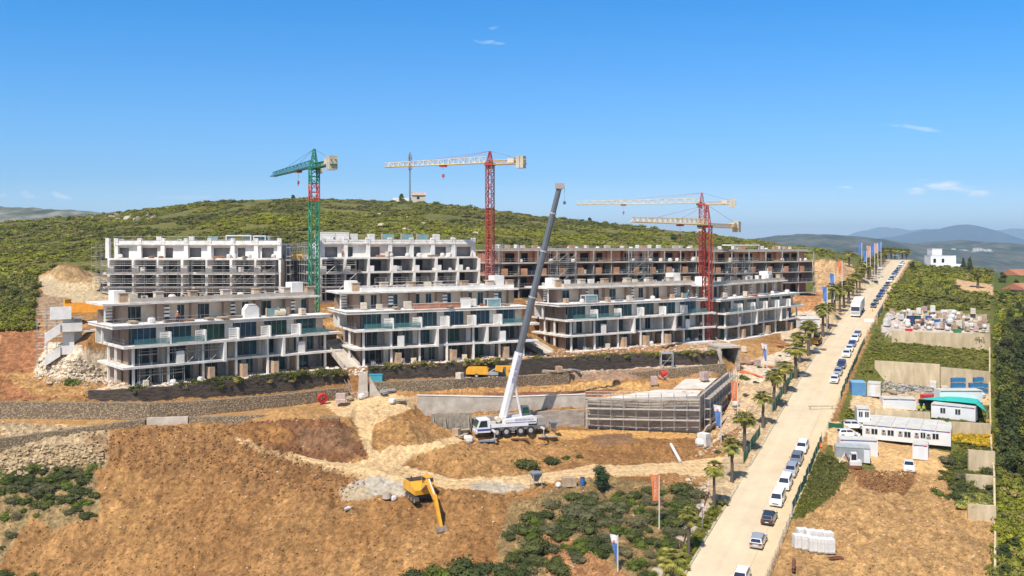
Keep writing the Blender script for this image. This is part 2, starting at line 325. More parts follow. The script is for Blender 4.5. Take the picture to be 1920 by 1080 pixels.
# mounds: (px, py, d, radius x, radius y, height)
def mound(px, d, rx, ry, h, sharp=1.0, rough=.25):
    global GZ
    x0 = WX(px, d); t = ((GX - x0) / rx) ** 2 + ((GY - d) / ry) ** 2; t = t * (1 + .9 * fbm(GX / (rx * .6), GY / (rx * .6), int(px)))
    GZ = GZ + np.where(t < 1, h * (1 - t) ** sharp * (1 + rough * fbm(GX * 1.1, GY * 1.1, 5) * 2), 0)
for a in [(560, 133, 8, 5, 1.6), (640, 131, 5, 4, 1.8), (760, 138, 6, 4.5, 2.0), (850, 132, 7, 4.5, 2.0), (960, 137, 7, 4, 1.2), (1160, 170.5, 5.5, 3.2, 1.9), (1110, 169, 4, 2.5, .9), (1230, 171, 4, 2.5, .7),
          (1180, 146, 8, 3.5, 1.0), (880, 117.5, 5, 2.5, 1.1), (300, 126, 12, 5, 1.2), (100, 126, 8, 3, .8), (1660, 133, 5, 3.5, 1.9), (1700, 124, 8, 5, .8), (1595, 122, 5, 4, .8), (1800, 112, 5, 5, .8),
          (690, 123.5, 3.4, 2.0, .9), (740, 122.0, 3.2, 1.5, .8), (960, 124.5, 3, 1.6, .6), (130, 222, 7, 6, 3.2), (165, 208, 6, 4, 2.0), (1475, 262, 8, 6, 3.0), (1530, 252, 7, 6, 2.5), (1330, 178, 4, 3, 1.0), (1560, 330, 16, 14, 5.0), (1410, 172, 4, 6, .9)]: mound(*a)

PXG = CX + F * GU; PYG = H - F * (GZ - CZ) / GD
def inpoly(poly, wob=6.0, seed=0):
    wx = fbm(GX * .35, GY * .35, seed + 11) * wob * 2; wy = fbm(GX * .35, GY * .35, seed + 31) * wob
    x, y = PXG + wx, PYG + wy; r = np.zeros(x.shape, bool); n = len(poly)
    for i in range(n):
        (x0, y0), (x1, y1) = poly[i], poly[(i + 1) % n]
        if y0 == y1: continue
        c = ((y0 > y) != (y1 > y)) & (x < (x1 - x0) * (y - y0) / (y1 - y0) + x0); r ^= c
    return r
COL = np.zeros(GX.shape + (3,)); ROUGH = np.full(GX.shape, .62)
dirt1, dirt2, dirt3 = (.25, .120, .041), (.385, .212, .080), (.19, .085, .038)
track, red, grass, grass2, grey, pale = (.62, .42, .215), (.30, .13, .055), (.085, .105, .018), (.15, .15, .03), (.42, .37, .31), (.58, .46, .33)
n1 = np.clip(fbm(GX * .06, GY * .06, 3) * 2.2 + .5, 0, 1)[..., None]
COL[:] = np.array(dirt1) * (1 - n1) + np.array(dirt2) * n1
def paint(poly, col, rough=None, wob=6.0, seed=0, amt=1.0, dmin=0, dmax=1e9):
    m = inpoly(poly, wob, seed) & (GD > dmin) & (GD < dmax)
    COL[m] = COL[m] * (1 - amt) + np.array(col) * amt
    if rough is not None: ROUGH[m] = rough
    return m
hillm = (GD > 214) & (PXG < 1640) & ~((PXG > 60) & (PXG < 240) & (GD < 236)) ; hillm &= ~((GD < 225) & (PXG > 230)); hillm |= (PXG < 70) & (GD > 196)
hn = np.clip(fbm(GX * .03, GY * .05, 8) * 2.5 + .5, 0, 1)[..., None]; hcol = np.array((.105, .105, .028)) * (1 - hn) + np.array((.17, .14, .055)) * hn
COL[hillm] = hcol[hillm] * np.array((.95, 1.0, .7)); ROUGH[hillm] = .5
rightg = (GX - (RA_R + 1.5 + RS * GY) > 0); gm = rightg & (GD > 128); COL[gm] = np.array(grass2) * .8; ROUGH[gm] = .3
gm = rightg & (PXG > 1862) ; COL[gm] = np.array(grass)
paint([(0, 590), (100, 640), (170, 740), (0, 755)], red, .8); paint([(0, 700), (150, 690), (180, 740), (60, 745)], dirt2, .8)
paint([(90, 640), (200, 660), (240, 720), (120, 712), (60, 700)], pale, .8)
paint([(150, 735), (640, 700), (640, 690), (250, 715)], pale, .3, 3)
paint([(0, 783), (640, 745), (660, 790), (270, 792), (0, 826)], dirt2, .2, 4); paint([(0, 800), (120, 795), (130, 812), (0, 822)], track, .1, 4)
paint([(690, 700), (1345, 650), (1350, 690), (690, 712)], (.5, .37, .26), .5, 3)
paint([(690, 716), (1360, 684), (1360, 700), (690, 735)], (.30, .19, .12), .3, 3)
paint([(600, 755), (780, 735), (800, 750), (750, 775), (700, 790), (640, 780)], track, .1)
paint([(655, 765), (780, 740), (740, 775), (700, 800), (700, 840), (740, 870), (860, 900), (760, 920), (640, 890), (450, 832), (438, 820), (560, 850), (660, 868), (690, 860), (668, 800)], track, .05, 5)
paint([(750, 870), (860, 898), (1000, 888), (1110, 872), (1250, 868), (1400, 850), (1400, 900), (1250, 888), (1110, 894), (960, 914), (850, 918), (740, 900)], track, .05, 4)
paint([(700, 862), (730, 835), (800, 830), (870, 812), (880, 824), (780, 850), (745, 880)], track, .05, 4)
paint([(860, 822), (1060, 806), (1350, 806), (1340, 820), (1100, 822), (980, 826)], (.52, .29, .10), .2)
paint([(440, 790), (640, 785), (690, 850), (640, 868), (500, 840)], dirt3, .8); paint([(560, 800), (660, 800), (665, 850), (560, 840)], (.21, .11, .055), .8)
paint([(420, 795), (520, 795), (560, 830), (480, 835)], dirt1, .8)
paint([(640, 735), (1100, 718), (1330, 706), (1310, 745), (1100, 745), (790, 745)], (.44, .23, .085), .45)
paint([(1000, 728), (1130, 712), (1240, 720), (1200, 738), (1080, 742)], (.52, .30, .11), .6); paint([(900, 738), (1180, 728), (1100, 748), (960, 752)], (.24, .11, .06), .3)
paint([(1100, 815), (1180, 812), (1190, 830), (1130, 838)], (.22, .12, .06), .2)
paint([(0, 792), (210, 800), (200, 870), (0, 900)], (.40, .29, .17), .9); paint([(0, 870), (170, 850), (190, 960), (100, 990), (60, 960), (0, 1060)], (.27, .185, .085), .7)
paint([(150, 820), (330, 800), (480, 830), (700, 900), (640, 950), (300, 900), (190, 860)], (.235, .115, .045), .95, 16, amt=.5)
paint([(650, 908), (700, 890), (760, 905), (790, 912), (770, 928), (700, 930), (655, 925)], (.40, .345, .27), .1, 4); paint([(635, 915), (690, 912), (700, 935), (640, 938)], (.40, .31, .2), .2, 3)
paint([(880, 905), (930, 900), (1000, 912), (940, 924), (880, 918)], (.44, .36, .26), .1, 3)
paint([(960, 940), (1130, 890), (1250, 905), (1330, 930), (1300, 1000), (1240, 1080), (1230, 1300), (900, 1300), (930, 1020)], (.25, .165, .07), .7, 12)
paint([(1000, 1000), (1060, 1000), (1180, 1080), (1190, 1300), (1090, 1200)], (.40, .2, .085), .7, 14)
paint([(1320, 925), (1345, 930), (1260, 1080), (1220, 1080)], (.46, .38, .3), .05, 2); paint([(1220, 1080), (1270, 1080), (1200, 1400), (1100, 1400)], (.46, .38, .3), .05, 2)
paint([(1360, 700), (1480, 650), (1520, 590), (1560, 590), (1470, 690), (1400, 790), (1340, 830), (1370, 740)], (.53, .37, .22), .5)
paint([(1370, 690), (1480, 650), (1500, 665), (1420, 720), (1370, 712)], pale, .3); paint([(1450, 600), (1560, 560), (1580, 580), (1500, 650), (1470, 640)], (.55, .42, .28), .3)
paint([(1460, 560), (1545, 545), (1550, 580), (1470, 585)], (.42, .2, .08), .8, 3); paint([(1520, 485), (1600, 495), (1610, 545), (1530, 550)], (.48, .3, .15), .8, 4)
paint([(60, 520), (120, 508), (200, 520), (215, 560), (160, 575), (90, 560)], (.46, .35, .21), .35, 4); paint([(85, 505), (120, 498), (180, 512), (170, 530), (110, 528)], (.33, .21, .10), .8, 4); paint([(60, 545), (130, 560), (120, 600), (90, 620)], (.3, .2, .12), .5)
# right side
paint([(1590, 880), (1760, 880), (1800, 940), (1870, 985), (1880, 1500), (1100, 1500), (1460, 1010), (1475, 980), (1560, 930)], (.42, .245, .10), .62, 4, dmax=142)
paint([(1595, 880), (1720, 882), (1700, 925), (1610, 912)], (.23, .105, .042), 1.0, 5, dmax=142)
paint([(1590, 800), (1620, 820), (1790, 850), (1770, 888), (1640, 888), (1640, 870), (1575, 870), (1552, 820)], (.56, .345, .15), .1, 4); paint([(1600, 738), (1856, 730), (1856, 760), (1640, 775), (1590, 770)], (.54, .38, .21), .3, 3)
paint([(1555, 790), (1600, 790), (1610, 830), (1550, 835)], track, .1, 3); paint([(1660, 588), (1850, 590), (1857, 625), (1650, 625)], (.5, .42, .36), .4, 3); paint([(1790, 520), (1860, 534), (1862, 556), (1800, 545)], (.5, .32, .17), .4, 3)
paint([(1535, 845), (1590, 870), (1570, 920), (1520, 960), (1480, 975)], grass, .3, 3)
verge = (GX > RA_L - 2.0 + RS * GY) & (GX < RA_L - .2 + RS * GY) ; vb = verge & (GD < 122); COL[vb] = (.12, .12, .04)
verge2 = (GX > RA_L - 5 + RS * GY) & (GX < RA_L - .2 + RS * GY) & (GD > 122); COL[verge2] = (.46, .33, .19)
rm = (GX > RA_L - .4 + RS * GY) & (GX < RA_R + .5 + RS * GY) & (GD < 470); COL[rm] = (.56, .44, .27); ROUGH[rm] = 0
pm = (GX > RA_L - 4.6 + RS * GY) & (GX < RA_L - 2.0 + RS * GY) & (GD < 122); ROUGH[pm] = 0
# real relief where the soil is rough
k = 1.0 * ROUGH
fine = np.where(GD < 200, 1.0, .3)
rid = 1 - np.abs(fbm(GX * .75, GY * .75, 33, 4, .6)) * 4
low_ = ((GX > RA_L + .15 + RS * GY) & (GX < RA_R - .1 + RS * GY) & (GD < 466)) | (pm & (GX > RA_L - 4.2 + RS * GY) & (GX < RA_L - 2.3 + RS * GY) & (GD < 120)); GZ = GZ - .14 * low_
GZ = GZ + k * (fbm(GX * .22, GY * .22, 1, 3) * .9 + fine * (fbm(GX * 1.1, GY * 1.1, 2, 4, .7) * 1.15 - .22 * np.clip(rid, 0, 1)))
lum = np.clip(fbm(GX * 1.6, GY * 1.6, 21, 3) * 2.4 + .5, 0, 1); GZ = GZ + fine * k * np.clip(lum - .55, 0, 1) * .5
mot = (1 + .28 * fbm(GX * .5, GY * .5, 40, 4) * 2 * np.clip(ROUGH * 1.6, .25, 1))[..., None]; COL = np.clip(COL * mot, 0, 1); crk = (1 + np.clip(ROUGH * 1.5 - .08, 0, 1) * (fbm(GX * 2.1, GY * 2.1, 55, 4, .75) * 1.5))[..., None]; COL = np.clip(COL * crk, 0, 1)

gul = 1 - np.abs(fbm(GX * .42 + .5 * fbm(GX * .3, GY * .3, 66), GY * .12, 64, 4, .55)) * 5
gm_ = ((PYG > 830) & (GD < 131) & (PXG < 1250) | (PXG > 1440) & (GD < 137) & (PXG < 1866)) & (ROUGH > .5)
gf = np.clip(gul - .35, 0, 1) * gm_; GZ = GZ - .42 * gf; COL = COL * (1 - .22 * gf[..., None])
def ruts(pts_, half=1.0, depth=.10, dark=.16):
    global GZ, COL
    P_ = np.array([W(*p_)[:2] for p_ in pts_]); best = np.full(GX.shape, 1e9); box_ = (GX > P_[:, 0].min() - 5) & (GX < P_[:, 0].max() + 5) & (GY > P_[:, 1].min() - 5) & (GY < P_[:, 1].max() + 5); gx, gy = GX[box_], GY[box_]; bd_ = np.full(gx.shape, 1e9)
    for a_, b_ in zip(P_[:-1], P_[1:]):
        d_ = b_ - a_; t_ = np.clip(((gx - a_[0]) * d_[0] + (gy - a_[1]) * d_[1]) / (d_ @ d_), 0, 1); bd_ = np.minimum(bd_, np.hypot(gx - a_[0] - t_ * d_[0], gy - a_[1] - t_ * d_[1]))
    bd_ = bd_ + .35 * fbm(gx * .5, gy * .5, 90, 3); r_ = np.exp(-((bd_ - half) / .28) ** 2) + .7 * np.exp(-((bd_ - half * 2.1) / .3) ** 2)
    GZ[box_] -= depth * r_; COL[box_] *= (1 - dark * r_)[:, None]
ruts([(1380, 873, 137), (1250, 875, 135), (1100, 884, 130), (960, 900, 125), (850, 906, 123), (740, 892, 124.5), (650, 880, 124.5), (550, 853, 126.5), (445, 818, 130)])
ruts([(740, 885, 125), (715, 850, 129), (712, 810, 137), (715, 775, 143), (760, 748, 148)]); ruts([(730, 868, 126.5), (780, 845, 133), (850, 830, 141), (900, 822, 145), (1000, 818, 147), (1200, 818, 150), (1330, 820, 151)], 1.1)
ruts([(600, 762, 144), (690, 765, 144), (712, 790, 140)]); ruts([(1560, 812, 152), (1640, 852, 147), (1700, 868, 142)], .8, .05)
def grid_mesh(name, X, Y, Z, col, m, keep=None):
    r, c = X.shape; me = bpy.data.meshes.new(name); me.vertices.add(r * c)
    me.vertices.foreach_set("co", np.stack([X, Y, Z], -1).astype(np.float32).ravel())
    idx = np.arange(r * c).reshape(r, c); q = np.stack([idx[:-1, :-1], idx[:-1, 1:], idx[1:, 1:], idx[1:, :-1]], -1).reshape(-1, 4)
    n = len(q); me.loops.add(n * 4); me.loops.foreach_set("vertex_index", q.astype(np.int32).ravel())
    me.polygons.add(n); me.polygons.foreach_set("loop_start", np.arange(0, n * 4, 4, dtype=np.int32))
    me.polygons.foreach_set("use_smooth", np.ones(n, bool))
    me.update(calc_edges=True); me.validate()
    if col is not None:
        a = me.color_attributes.new("Col", 'FLOAT_COLOR', 'POINT'); a.data.foreach_set("color", np.concatenate([col.reshape(-1, 3), np.ones((r * c, 1))], 1).astype(np.float32).ravel())
    me.materials.append(m); o = bpy.data.objects.new(name, me); C.objects.link(o); return o
M_ground = vcmat("ground_soil", bump=1.0, bscale=2.4, var=.5, vscale=1.7)
ground = tag(grid_mesh("ground", GX, GY, GZ, COL, M_ground), kind="structure")
def gz(x, y):
    u = x / y; fi = np.interp(y, ds, np.arange(ND)); fj = (u - U0) / (U1 - U0) * (NU - 1); fj = min(max(fj, 0), NU - 1.001)
    i, j = int(min(fi, ND - 1.001)), int(fj); a, b = fi - i, fj - j
    return float((GZ[i, j] * (1 - b) + GZ[i, j + 1] * b) * (1 - a) + (GZ[i + 1, j] * (1 - b) + GZ[i + 1, j + 1] * b) * a)
def hit(px, py, dmin=55):              # the ground point the photo shows at (px, py)
    u = (px - CX) / F; j = int(round((u - U0) / (U1 - U0) * (NU - 1))); j = min(max(j, 0), NU - 1)
    col = H - F * (GZ[:, j] - CZ) / ds; ok = np.nonzero((col <= py) & (ds > dmin))[0]
    i = ok[0] if len(ok) else ND - 1; d = float(ds[i])
    if 0 < i < ND and col[i - 1] > col[i]:
        t = (col[i - 1] - py) / max(1e-6, col[i - 1] - col[i]); d = float(ds[i - 1] + (ds[i] - ds[i - 1]) * min(max(t, 0), 1))
    return Vector((u * d, d, gz(u * d, d)))
# ---------------------------------------------------------------- materials for building work
white = mat("white_render", (.80, .775, .74), .75, .10, .5, bump=.1, dirt=(.62, .585, .54))
slabm = mat("white_slab_edge", (.78, .74, .69), .8, .10, .8, bump=.15, dirt=(.50, .455, .41), streak=2.0)
beige = mat("beige_render", (.60, .50, .41), .85, .10, .8, dirt=(.48, .39, .31))
brown = mat("brown_render", (.335, .235, .175), .85, .10, .9, bump=.15, dirt=(.27, .185, .135))
tan = mat("tan_stone", (.46, .32, .21), .85, .2, 1.5, bump=.3)
greyc = mat("raw_concrete", (.36, .33, .30), .9, .22, .7, bump=.3, dirt=(.24, .215, .19))
palec = mat("pale_concrete", (.50, .44, .37), .9, .18, .6, bump=.3, dirt=(.36, .30, .24))
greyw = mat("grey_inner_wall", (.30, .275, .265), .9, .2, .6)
rail_glass = mat("railing_glass", (.10, .26, .26), .1, .1, .5, spec=.4); rail_glass.node_tree.nodes["Principled BSDF"].inputs["Alpha"].default_value = .35
dark = mat("painted_opening_shade", (.035, .033, .035), .9, .3, .6)  # near-black colour that paints in the shade inside openings
alum = mat("grey_aluminium", (.30, .31, .31), .45, .05, 2, metal=.4)
steel = mat("galvanised_steel", (.50, .49, .48), .5, .15, 2, metal=.5)
wood = mat("scaffold_board", (.42, .33, .23), .85, .25, 2)
glassA = mat("teal_glass", (.022, .085, .105), .12, .45, .5, spec=.35, coat=.12)
glassB = mat("blue_glass", (.018, .07, .125), .12, .45, .5, spec=.35, coat=.12)
glassC = mat("dark_glass", (.022, .035, .042), .12, .5, .5, spec=.3, coat=.1)
glassG = mat("green_glass", (.022, .085, .055), .12, .45, .5, spec=.3, coat=.1)
def brickmat(name, c1, c2, mortar, sc=1.0):
    m = bpy.data.materials.new(name); m.use_nodes = True; nt = m.node_tree; p = nt.nodes['Principled BSDF']; p.inputs['Roughness'].default_value = .9
    t = nt.nodes.new("ShaderNodeTexCoord"); s1 = nt.nodes.new("ShaderNodeSeparateXYZ"); nt.links.new(t.outputs['Object'], s1.inputs[0])
    ad = nt.nodes.new("ShaderNodeMath"); nt.links.new(s1.outputs[0], ad.inputs[0]); nt.links.new(s1.outputs[1], ad.inputs[1])
    c = nt.nodes.new("ShaderNodeCombineXYZ"); nt.links.new(ad.outputs[0], c.inputs[0]); nt.links.new(s1.outputs[2], c.inputs[1])
    b = nt.nodes.new("ShaderNodeTexBrick"); b.inputs['Scale'].default_value = sc; b.inputs['Brick Width'].default_value = .5; b.inputs['Row Height'].default_value = .25; b.inputs['Mortar Size'].default_value = .02
    b.inputs['Color1'].default_value = (*c1, 1); b.inputs['Color2'].default_value = (*c2, 1); b.inputs['Mortar'].default_value = (*mortar, 1); nt.links.new(c.outputs[0], b.inputs['Vector'])
    n = nt.nodes.new("ShaderNodeTexNoise"); n.inputs['Scale'].default_value = .7; n.inputs['Detail'].default_value = 6; nt.links.new(t.outputs['Object'], n.inputs['Vector'])
    mr = nt.nodes.new("ShaderNodeMapRange"); mr.inputs[1].default_value = .3; mr.inputs[2].default_value = .7; mr.inputs[3].default_value = .72; mr.inputs[4].default_value = 1.2; nt.links.new(n.outputs['Fac'], mr.inputs[0])
    v = nt.nodes.new("ShaderNodeVectorMath"); v.operation = 'SCALE'; nt.links.new(b.outputs['Color'], v.inputs[0]); nt.links.new(mr.outputs[0], v.inputs['Scale']); nt.links.new(v.outputs[0], p.inputs['Base Color'])
    MATS[name] = m; return m
brick = brickmat("raw_brick", (.45, .15, .075), (.35, .115, .06), (.36, .25, .18))
brick2 = brickmat("orange_brick", (.56, .25, .125), (.46, .19, .09), (.44, .31, .2))

def wall_openings(mb, x0, x1, y, z0, z1, ops, th=.2):      # wall along x at depth y with rectangular openings (a, b, sill, head)
    x = x0
    for (a, b, s, h) in sorted(ops):
        if a > x + .01: mb.bx(x, a, y, y + th, z0, z1)
        if s > .01: mb.bx(a, b, y, y + th, z0, z0 + s)
        if z0 + h < z1 - .01: mb.bx(a, b, y, y + th, z0 + h, z1)
        x = b
    if x < x1 - .01: mb.bx(x, x1, y, y + th, z0, z1)
def window(par, a, b, y, z0, z1, gm, nm=3, loc=None):
    f = MB(); t = .07
    f.bx(a, b, y - .05, y + .05, z1 - t, z1); f.bx(a, b, y - .05, y + .05, z0, z0 + t)
    for i in range(nm + 1):
        x = a + (b - a - t) * i / nm; f.bx(x, x + t, y - .045, y + .045, z0 + t, z1 - t)
    o = f.obj('window', alum, par)
    g = MB(); q = random.Random(int(a * 77 + z0 * 13))
    for i in range(nm):
        x = a + (b - a - t) * i / nm; off = q.uniform(-.02, .02)
        g.bx(x + t, x + (b - a - t) / nm, y - .01 + off, y + .01 + off, z0 + t, z1 - t)
    g.obj('pane', gm, o); return o
def front_building(name, p1, p2, h, label, left_ext=0, nb=6, seed=1, right_step=0, glasses=None, side_len=11, boxlv=(.43, .74)):
    (x1, d1), (x2, d2) = p1, p2; a = Vector((WX(x1, d1), d1)); b = Vector((WX(x2, d2), d2)); L_ = (b - a).length; ang = math.atan2(b.y - a.y, b.x - a.x)
    q = random.Random(seed); r = thing(name, (a.x, a.y, CZ - h), label, "building", ang, "apartment blocks of the front row"); bw = L_ / nb; D = side_len
    gl = glasses or [glassA, glassB, glassA, glassG, glassB, glassG]
    fh = 3.2
    # slabs
    MB().bx(-1, L_ + 2, -2.6, D, -.5, 0).obj('floor_slab', slabm, r)
    MB().prism([(-1.6, -1.6), (L_ * boxlv[0] + .3, -1.6), (L_ * boxlv[0] + .3, -.9), (L_ * boxlv[1] - .2, -.9), (L_ * boxlv[1] - .2, -1.9), (L_ + 2.4, -1.9), (L_ + 2.4, D), (-1.6, D)], fh - .35, fh).obj('floor_slab', slabm, r)
    MB().prism([(-1.6, -1.9), (L_ + 2.6, -1.9), (L_ + 2.6, D), (-1.6, D)], 2 * fh - .38, 2 * fh).obj('floor_slab', slabm, r)
    MB().prism([(-3.0, -1.2), (L_ + .6, -1.2), (L_ + .6, D), (-3.0, D)], 3 * fh - .55, 3 * fh - .12).obj('floor_slab', slabm, r)
    MB().bx(-3.1, L_ + .7, -1.3, D + .1, 3 * fh - .117, 3 * fh).obj('terrace_edge', white, r)
    MB().bx(-3.4, L_ + .2, 2.0, D, 4 * fh - .32, 4 * fh).obj('roof_slab', slabm, r)
    # level 0 and 1 : recessed bays behind columns
    for lv in (0, 1):
        z0, z1 = lv * fh, (lv + 1) * fh - .36; wl = MB(); y = 2.4 - .6 * lv; ops = []
        for i in range(nb):
            x0 = i * bw; pat = (i + lv + seed) % 3
            if pat == 0: o_ = [(x0 + .5, x0 + bw * .68, 0, 2.5)]
            elif pat == 1: o_ = [(x0 + .4, x0 + bw * .42, 0, 2.5), (x0 + bw * .55, x0 + bw * .8, 0, 2.5)]
            else: o_ = [(x0 + bw * .2, x0 + bw * .86, 0, 2.55)]
            ops += o_
            for (wa, wb, s_, hh) in o_: window(r, wa, wb, y + .1, z0 + s_, z0 + hh, [glassC, glassC, glassG, glassA][q.randrange(4)], 2 if wb - wa < 2 else 3)
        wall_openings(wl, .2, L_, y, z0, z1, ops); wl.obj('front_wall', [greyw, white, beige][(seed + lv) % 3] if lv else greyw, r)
        cm = MB()
        for i in range(nb + 1):
            x = min(max(i * bw, .25), L_ - .25)
            MB().bx(x - .17, x + .17, -.9 + .1 * lv, -.56 + .1 * lv, z0, z1 + .01).obj('column', white, r)
            pr = MB(); pr.bx(x - .45, x + .45, y - .25, y - .003, z0, z1)
            if 0 < i < nb: pr.obj('pier', white if (i + lv) % 2 else beige, r)
        for i in range(1, nb):
            if (i + seed + lv) % 2 == 0:
                MB().bx(i * bw - .1, i * bw + .1, -.2, y - .26, z0, z0 + 2.6).obj('partition_wall', white if lv else tan, r)
        if lv == 0:
            for i in range(1, nb):
                if (i + seed) % 2 == 1 or i == 3:
                    x = i * bw + .6; mb = MB(); mb.bx(x, x + .22, -1.9, 2.0, 0, 2.15); mb.bx(x + .223, x + .9, -1.9, -1.7, 0, 2.15); mb.obj('patio_wall', tan, r)
        else:
            for fx in boxlv:
                x = fx * L_; MB().bx(x - .22, x + .22, -1.905, y, z0 - .005 - .35, z1 + .02).obj('white_fin', white, r)
            for fx in (boxlv[0] - .2, boxlv[1] + .12):
                x = fx * L_; k = MB(); k.bx(x, x + .15, -1.5, .3, z0, z0 + 1.9); k.bx(x - 1.1, x - .003, -1.5, -1.38, z0, z0 + 1.9); k.obj('balcony_divider', white, r)
        # side wall with openings
        sw = MB(); sw.bx(.0, .2, 1.0, 3.4, z0, z1); sw.bx(.0, .2, 4.3, 6.4, z0, z1); sw.bx(.0, .2, 7.4, D - .5, z0, z1); sw.bx(0, .2, 3.4, 4.3, z1 - .6, z1); sw.bx(0, .2, 6.4, 7.4, z1 - .6, z1)
        sw.obj('side_wall', brown, r); MB().bx(.3, .4, 3.2, 7.6, z0, z1).obj('doorway_shade_sheet', dark, r)  # dark sheet behind the door gaps stands in for indoor shade
        MB().bx(L_ - .2, L_, 1.0, D - .5, z0, z1).obj('side_wall', greyw, r)
        for yy in (3.0, 6.5): MB().bx(-1.3, -1.0, yy, yy + .3, z0, z1 + .01).obj('column', white, r)
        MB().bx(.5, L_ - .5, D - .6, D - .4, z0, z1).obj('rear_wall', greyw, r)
    # level 2 : glazed bays with white dividers and louvres
    z0, z1 = 2 * fh, 3 * fh - .56
    for i in range(nb):
        xa, xb = i * bw + .25, (i + 1) * bw - .35; window(r, xa, xb - (1.1 if i < nb - 1 else .2), .5, z0 + .02, z1, gl[(i + seed) % len(gl)], 4)
        MB().bx(xb - 1.1, xb + .3, .45, .7, z0, z1).obj('pier', beige if i % 2 else white, r)
        if i < nb - 1:
            x = (i + 1) * bw
            MB().bx(x - .12, x + .12, -1.85, .44, z0, z0 + 1.85).obj('balcony_divider', white, r)
            lv_ = MB()
            for k in range(5): lv_.bx(x - 1.55, x - .123, -1.55, -1.45, z0 + .12 + k * .36, z0 + .36 + k * .36)
            lv_.bx(x - 1.55, x - 1.48, -1.44, -1.4, z0, z0 + 1.85); lv_.obj('louvre_screen', white, r)
        g = MB(); g.bx(xa - .2, xb + .25, -1.8, -1.77, z0, z0 + 1.0)
        if i in (0, 1, nb - 1): g.obj('glass_railing', rail_glass, r)
    sw = MB(); sw.bx(0, .22, 1.0, 5.0, z0, z1); sw.bx(0, .22, 5.5, D - .5, z0, z1); sw.bx(0, .22, 5.0, 5.5, z0 + 2.2, z1); sw.obj('side_wall', brown, r)
    MB().bx(-2.6, -2.3, 5.4, 5.7, z0, z1 + .02).obj('column', white, r); MB().bx(-2.7, -.2, 8.0, 8.2, z0, z1).obj('side_screen', white, r)
    MB().bx(L_ - .2, L_, .5, D - .5, z0, z1).obj('side_wall', beige, r)
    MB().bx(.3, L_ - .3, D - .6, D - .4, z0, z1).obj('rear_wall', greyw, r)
    # level 3 : set-back penthouses
    z0, z1 = 3 * fh, 4 * fh - .32; wl = MB(); ops = []
    for i in range(nb):
        x0 = i * bw
        for (a_, b_) in (((.12, .55),) if (i + seed) % 2 else ((.08, .36), (.58, .8))): ops.append((x0 + a_ * bw, x0 + b_ * bw, 0, 2.5))
    for (wa, wb, s_, hh) in ops: window(r, wa, wb, 4.3, z0, z0 + hh, [glassC, glassA, glassC, glassB][q.randrange(4)], 2 if wb - wa < 2 else 3)
    wall_openings(wl, -.3, L_ - .6, 4.2, z0, z1, ops); wl.obj('front_wall', beige, r)
    for i in range(nb + 1):
        x = min(i * bw, L_ - 1.0) + .1; MB().bx(x - .5, x + .6, 3.1, 4.19, z0, z1).obj('pier', brown, r)
        for k in range(2):
            if i % 2 == 1 and k == 0:
                lo = MB()
                for m_ in range(3): lo.bx(x + .7, x + 1.6, 3.3, 3.4, z0 + .7 + m_ * .6, z0 + 1.05 + m_ * .6)
                lo.obj('louvre_screen', white, r)
        ch = MB(); ch.bx(x - .6, x + .7, 3.4, 4.6, z1 + .32, z1 + 1.75); ch.bx(x - .7, x + .8, 3.3, 4.7, z1 + 1.75, z1 + 1.87); ch.obj('chimney', beige if i % 2 else tan, r)
    MB().bx(-.3, -.1, 4.2, D - .5, z0, z1).obj('side_wall', brown, r); MB().bx(-2.9, -.4, 6.5, 6.7, z0, z1 - .8).obj('side_wall', brown, r)
    ls = MB()
    for k in range(5): ls.bx(-2.2, -.9, 5.6, 5.7, z0 + .3 + k * .5, z0 + .62 + k * .5)
    ls.obj('louvre_screen', white, r); MB().bx(-2.9, -2.7, 3, 3.2, z0, z1 + .01).obj('column', white, r)
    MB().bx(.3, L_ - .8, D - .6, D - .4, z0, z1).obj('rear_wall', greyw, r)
    pp = MB(); pp.bx(.8, L_ - .6, 2.5, 2.7, z1 + .32, z1 + 1.0); pp.bx(.8, 1.0, 2.7, D - .4, z1 + .32, z1 + 1.0); pp.obj('parapet', palec if seed != 2 else white, r)
    MB().bx(-1.2, .6, 4, 6.5, z1 + .32, z1 + 2.2).obj('stair_head', white, r); MB().bx(L_ - 3.2, L_ - 1.0, 6, 8.5, z1 + .32, z1 + 2.6).obj('stair_head', white, r)
    def loc(x, y, z): return Vector((a.x, a.y, CZ - h)) + Matrix.Rotation(ang, 3, 'Z') @ Vector((x, y, z))
    return r, loc, L_, bw, ang
FR = [front_building("apartment_building", (244, 140), (608, 162), 22.0, "white terraced apartment block at the front row's left end, beside the white stair tower", seed=1),
      front_building("apartment_building", (677, 158), (980, 172), 21.2, "white terraced apartment block second from left in the front row, left of the crane boom", seed=2, glasses=[glassB, glassB, glassA, glassA, glassA, glassB]),
      front_building("apartment_building", (1065, 185), (1316, 205), 21.7, "white terraced apartment block third from left in the front row, right of the boom", seed=3, glasses=[glassA, glassA, glassB, glassA, glassB, glassA]),
      front_building("apartment_building", (1354, 211), (1490, 240), 22.3, "white terraced apartment block at the front row's right end, behind the red mast", nb=6, seed=4, glasses=[glassC, glassC, glassA], boxlv=(.36, .70))]

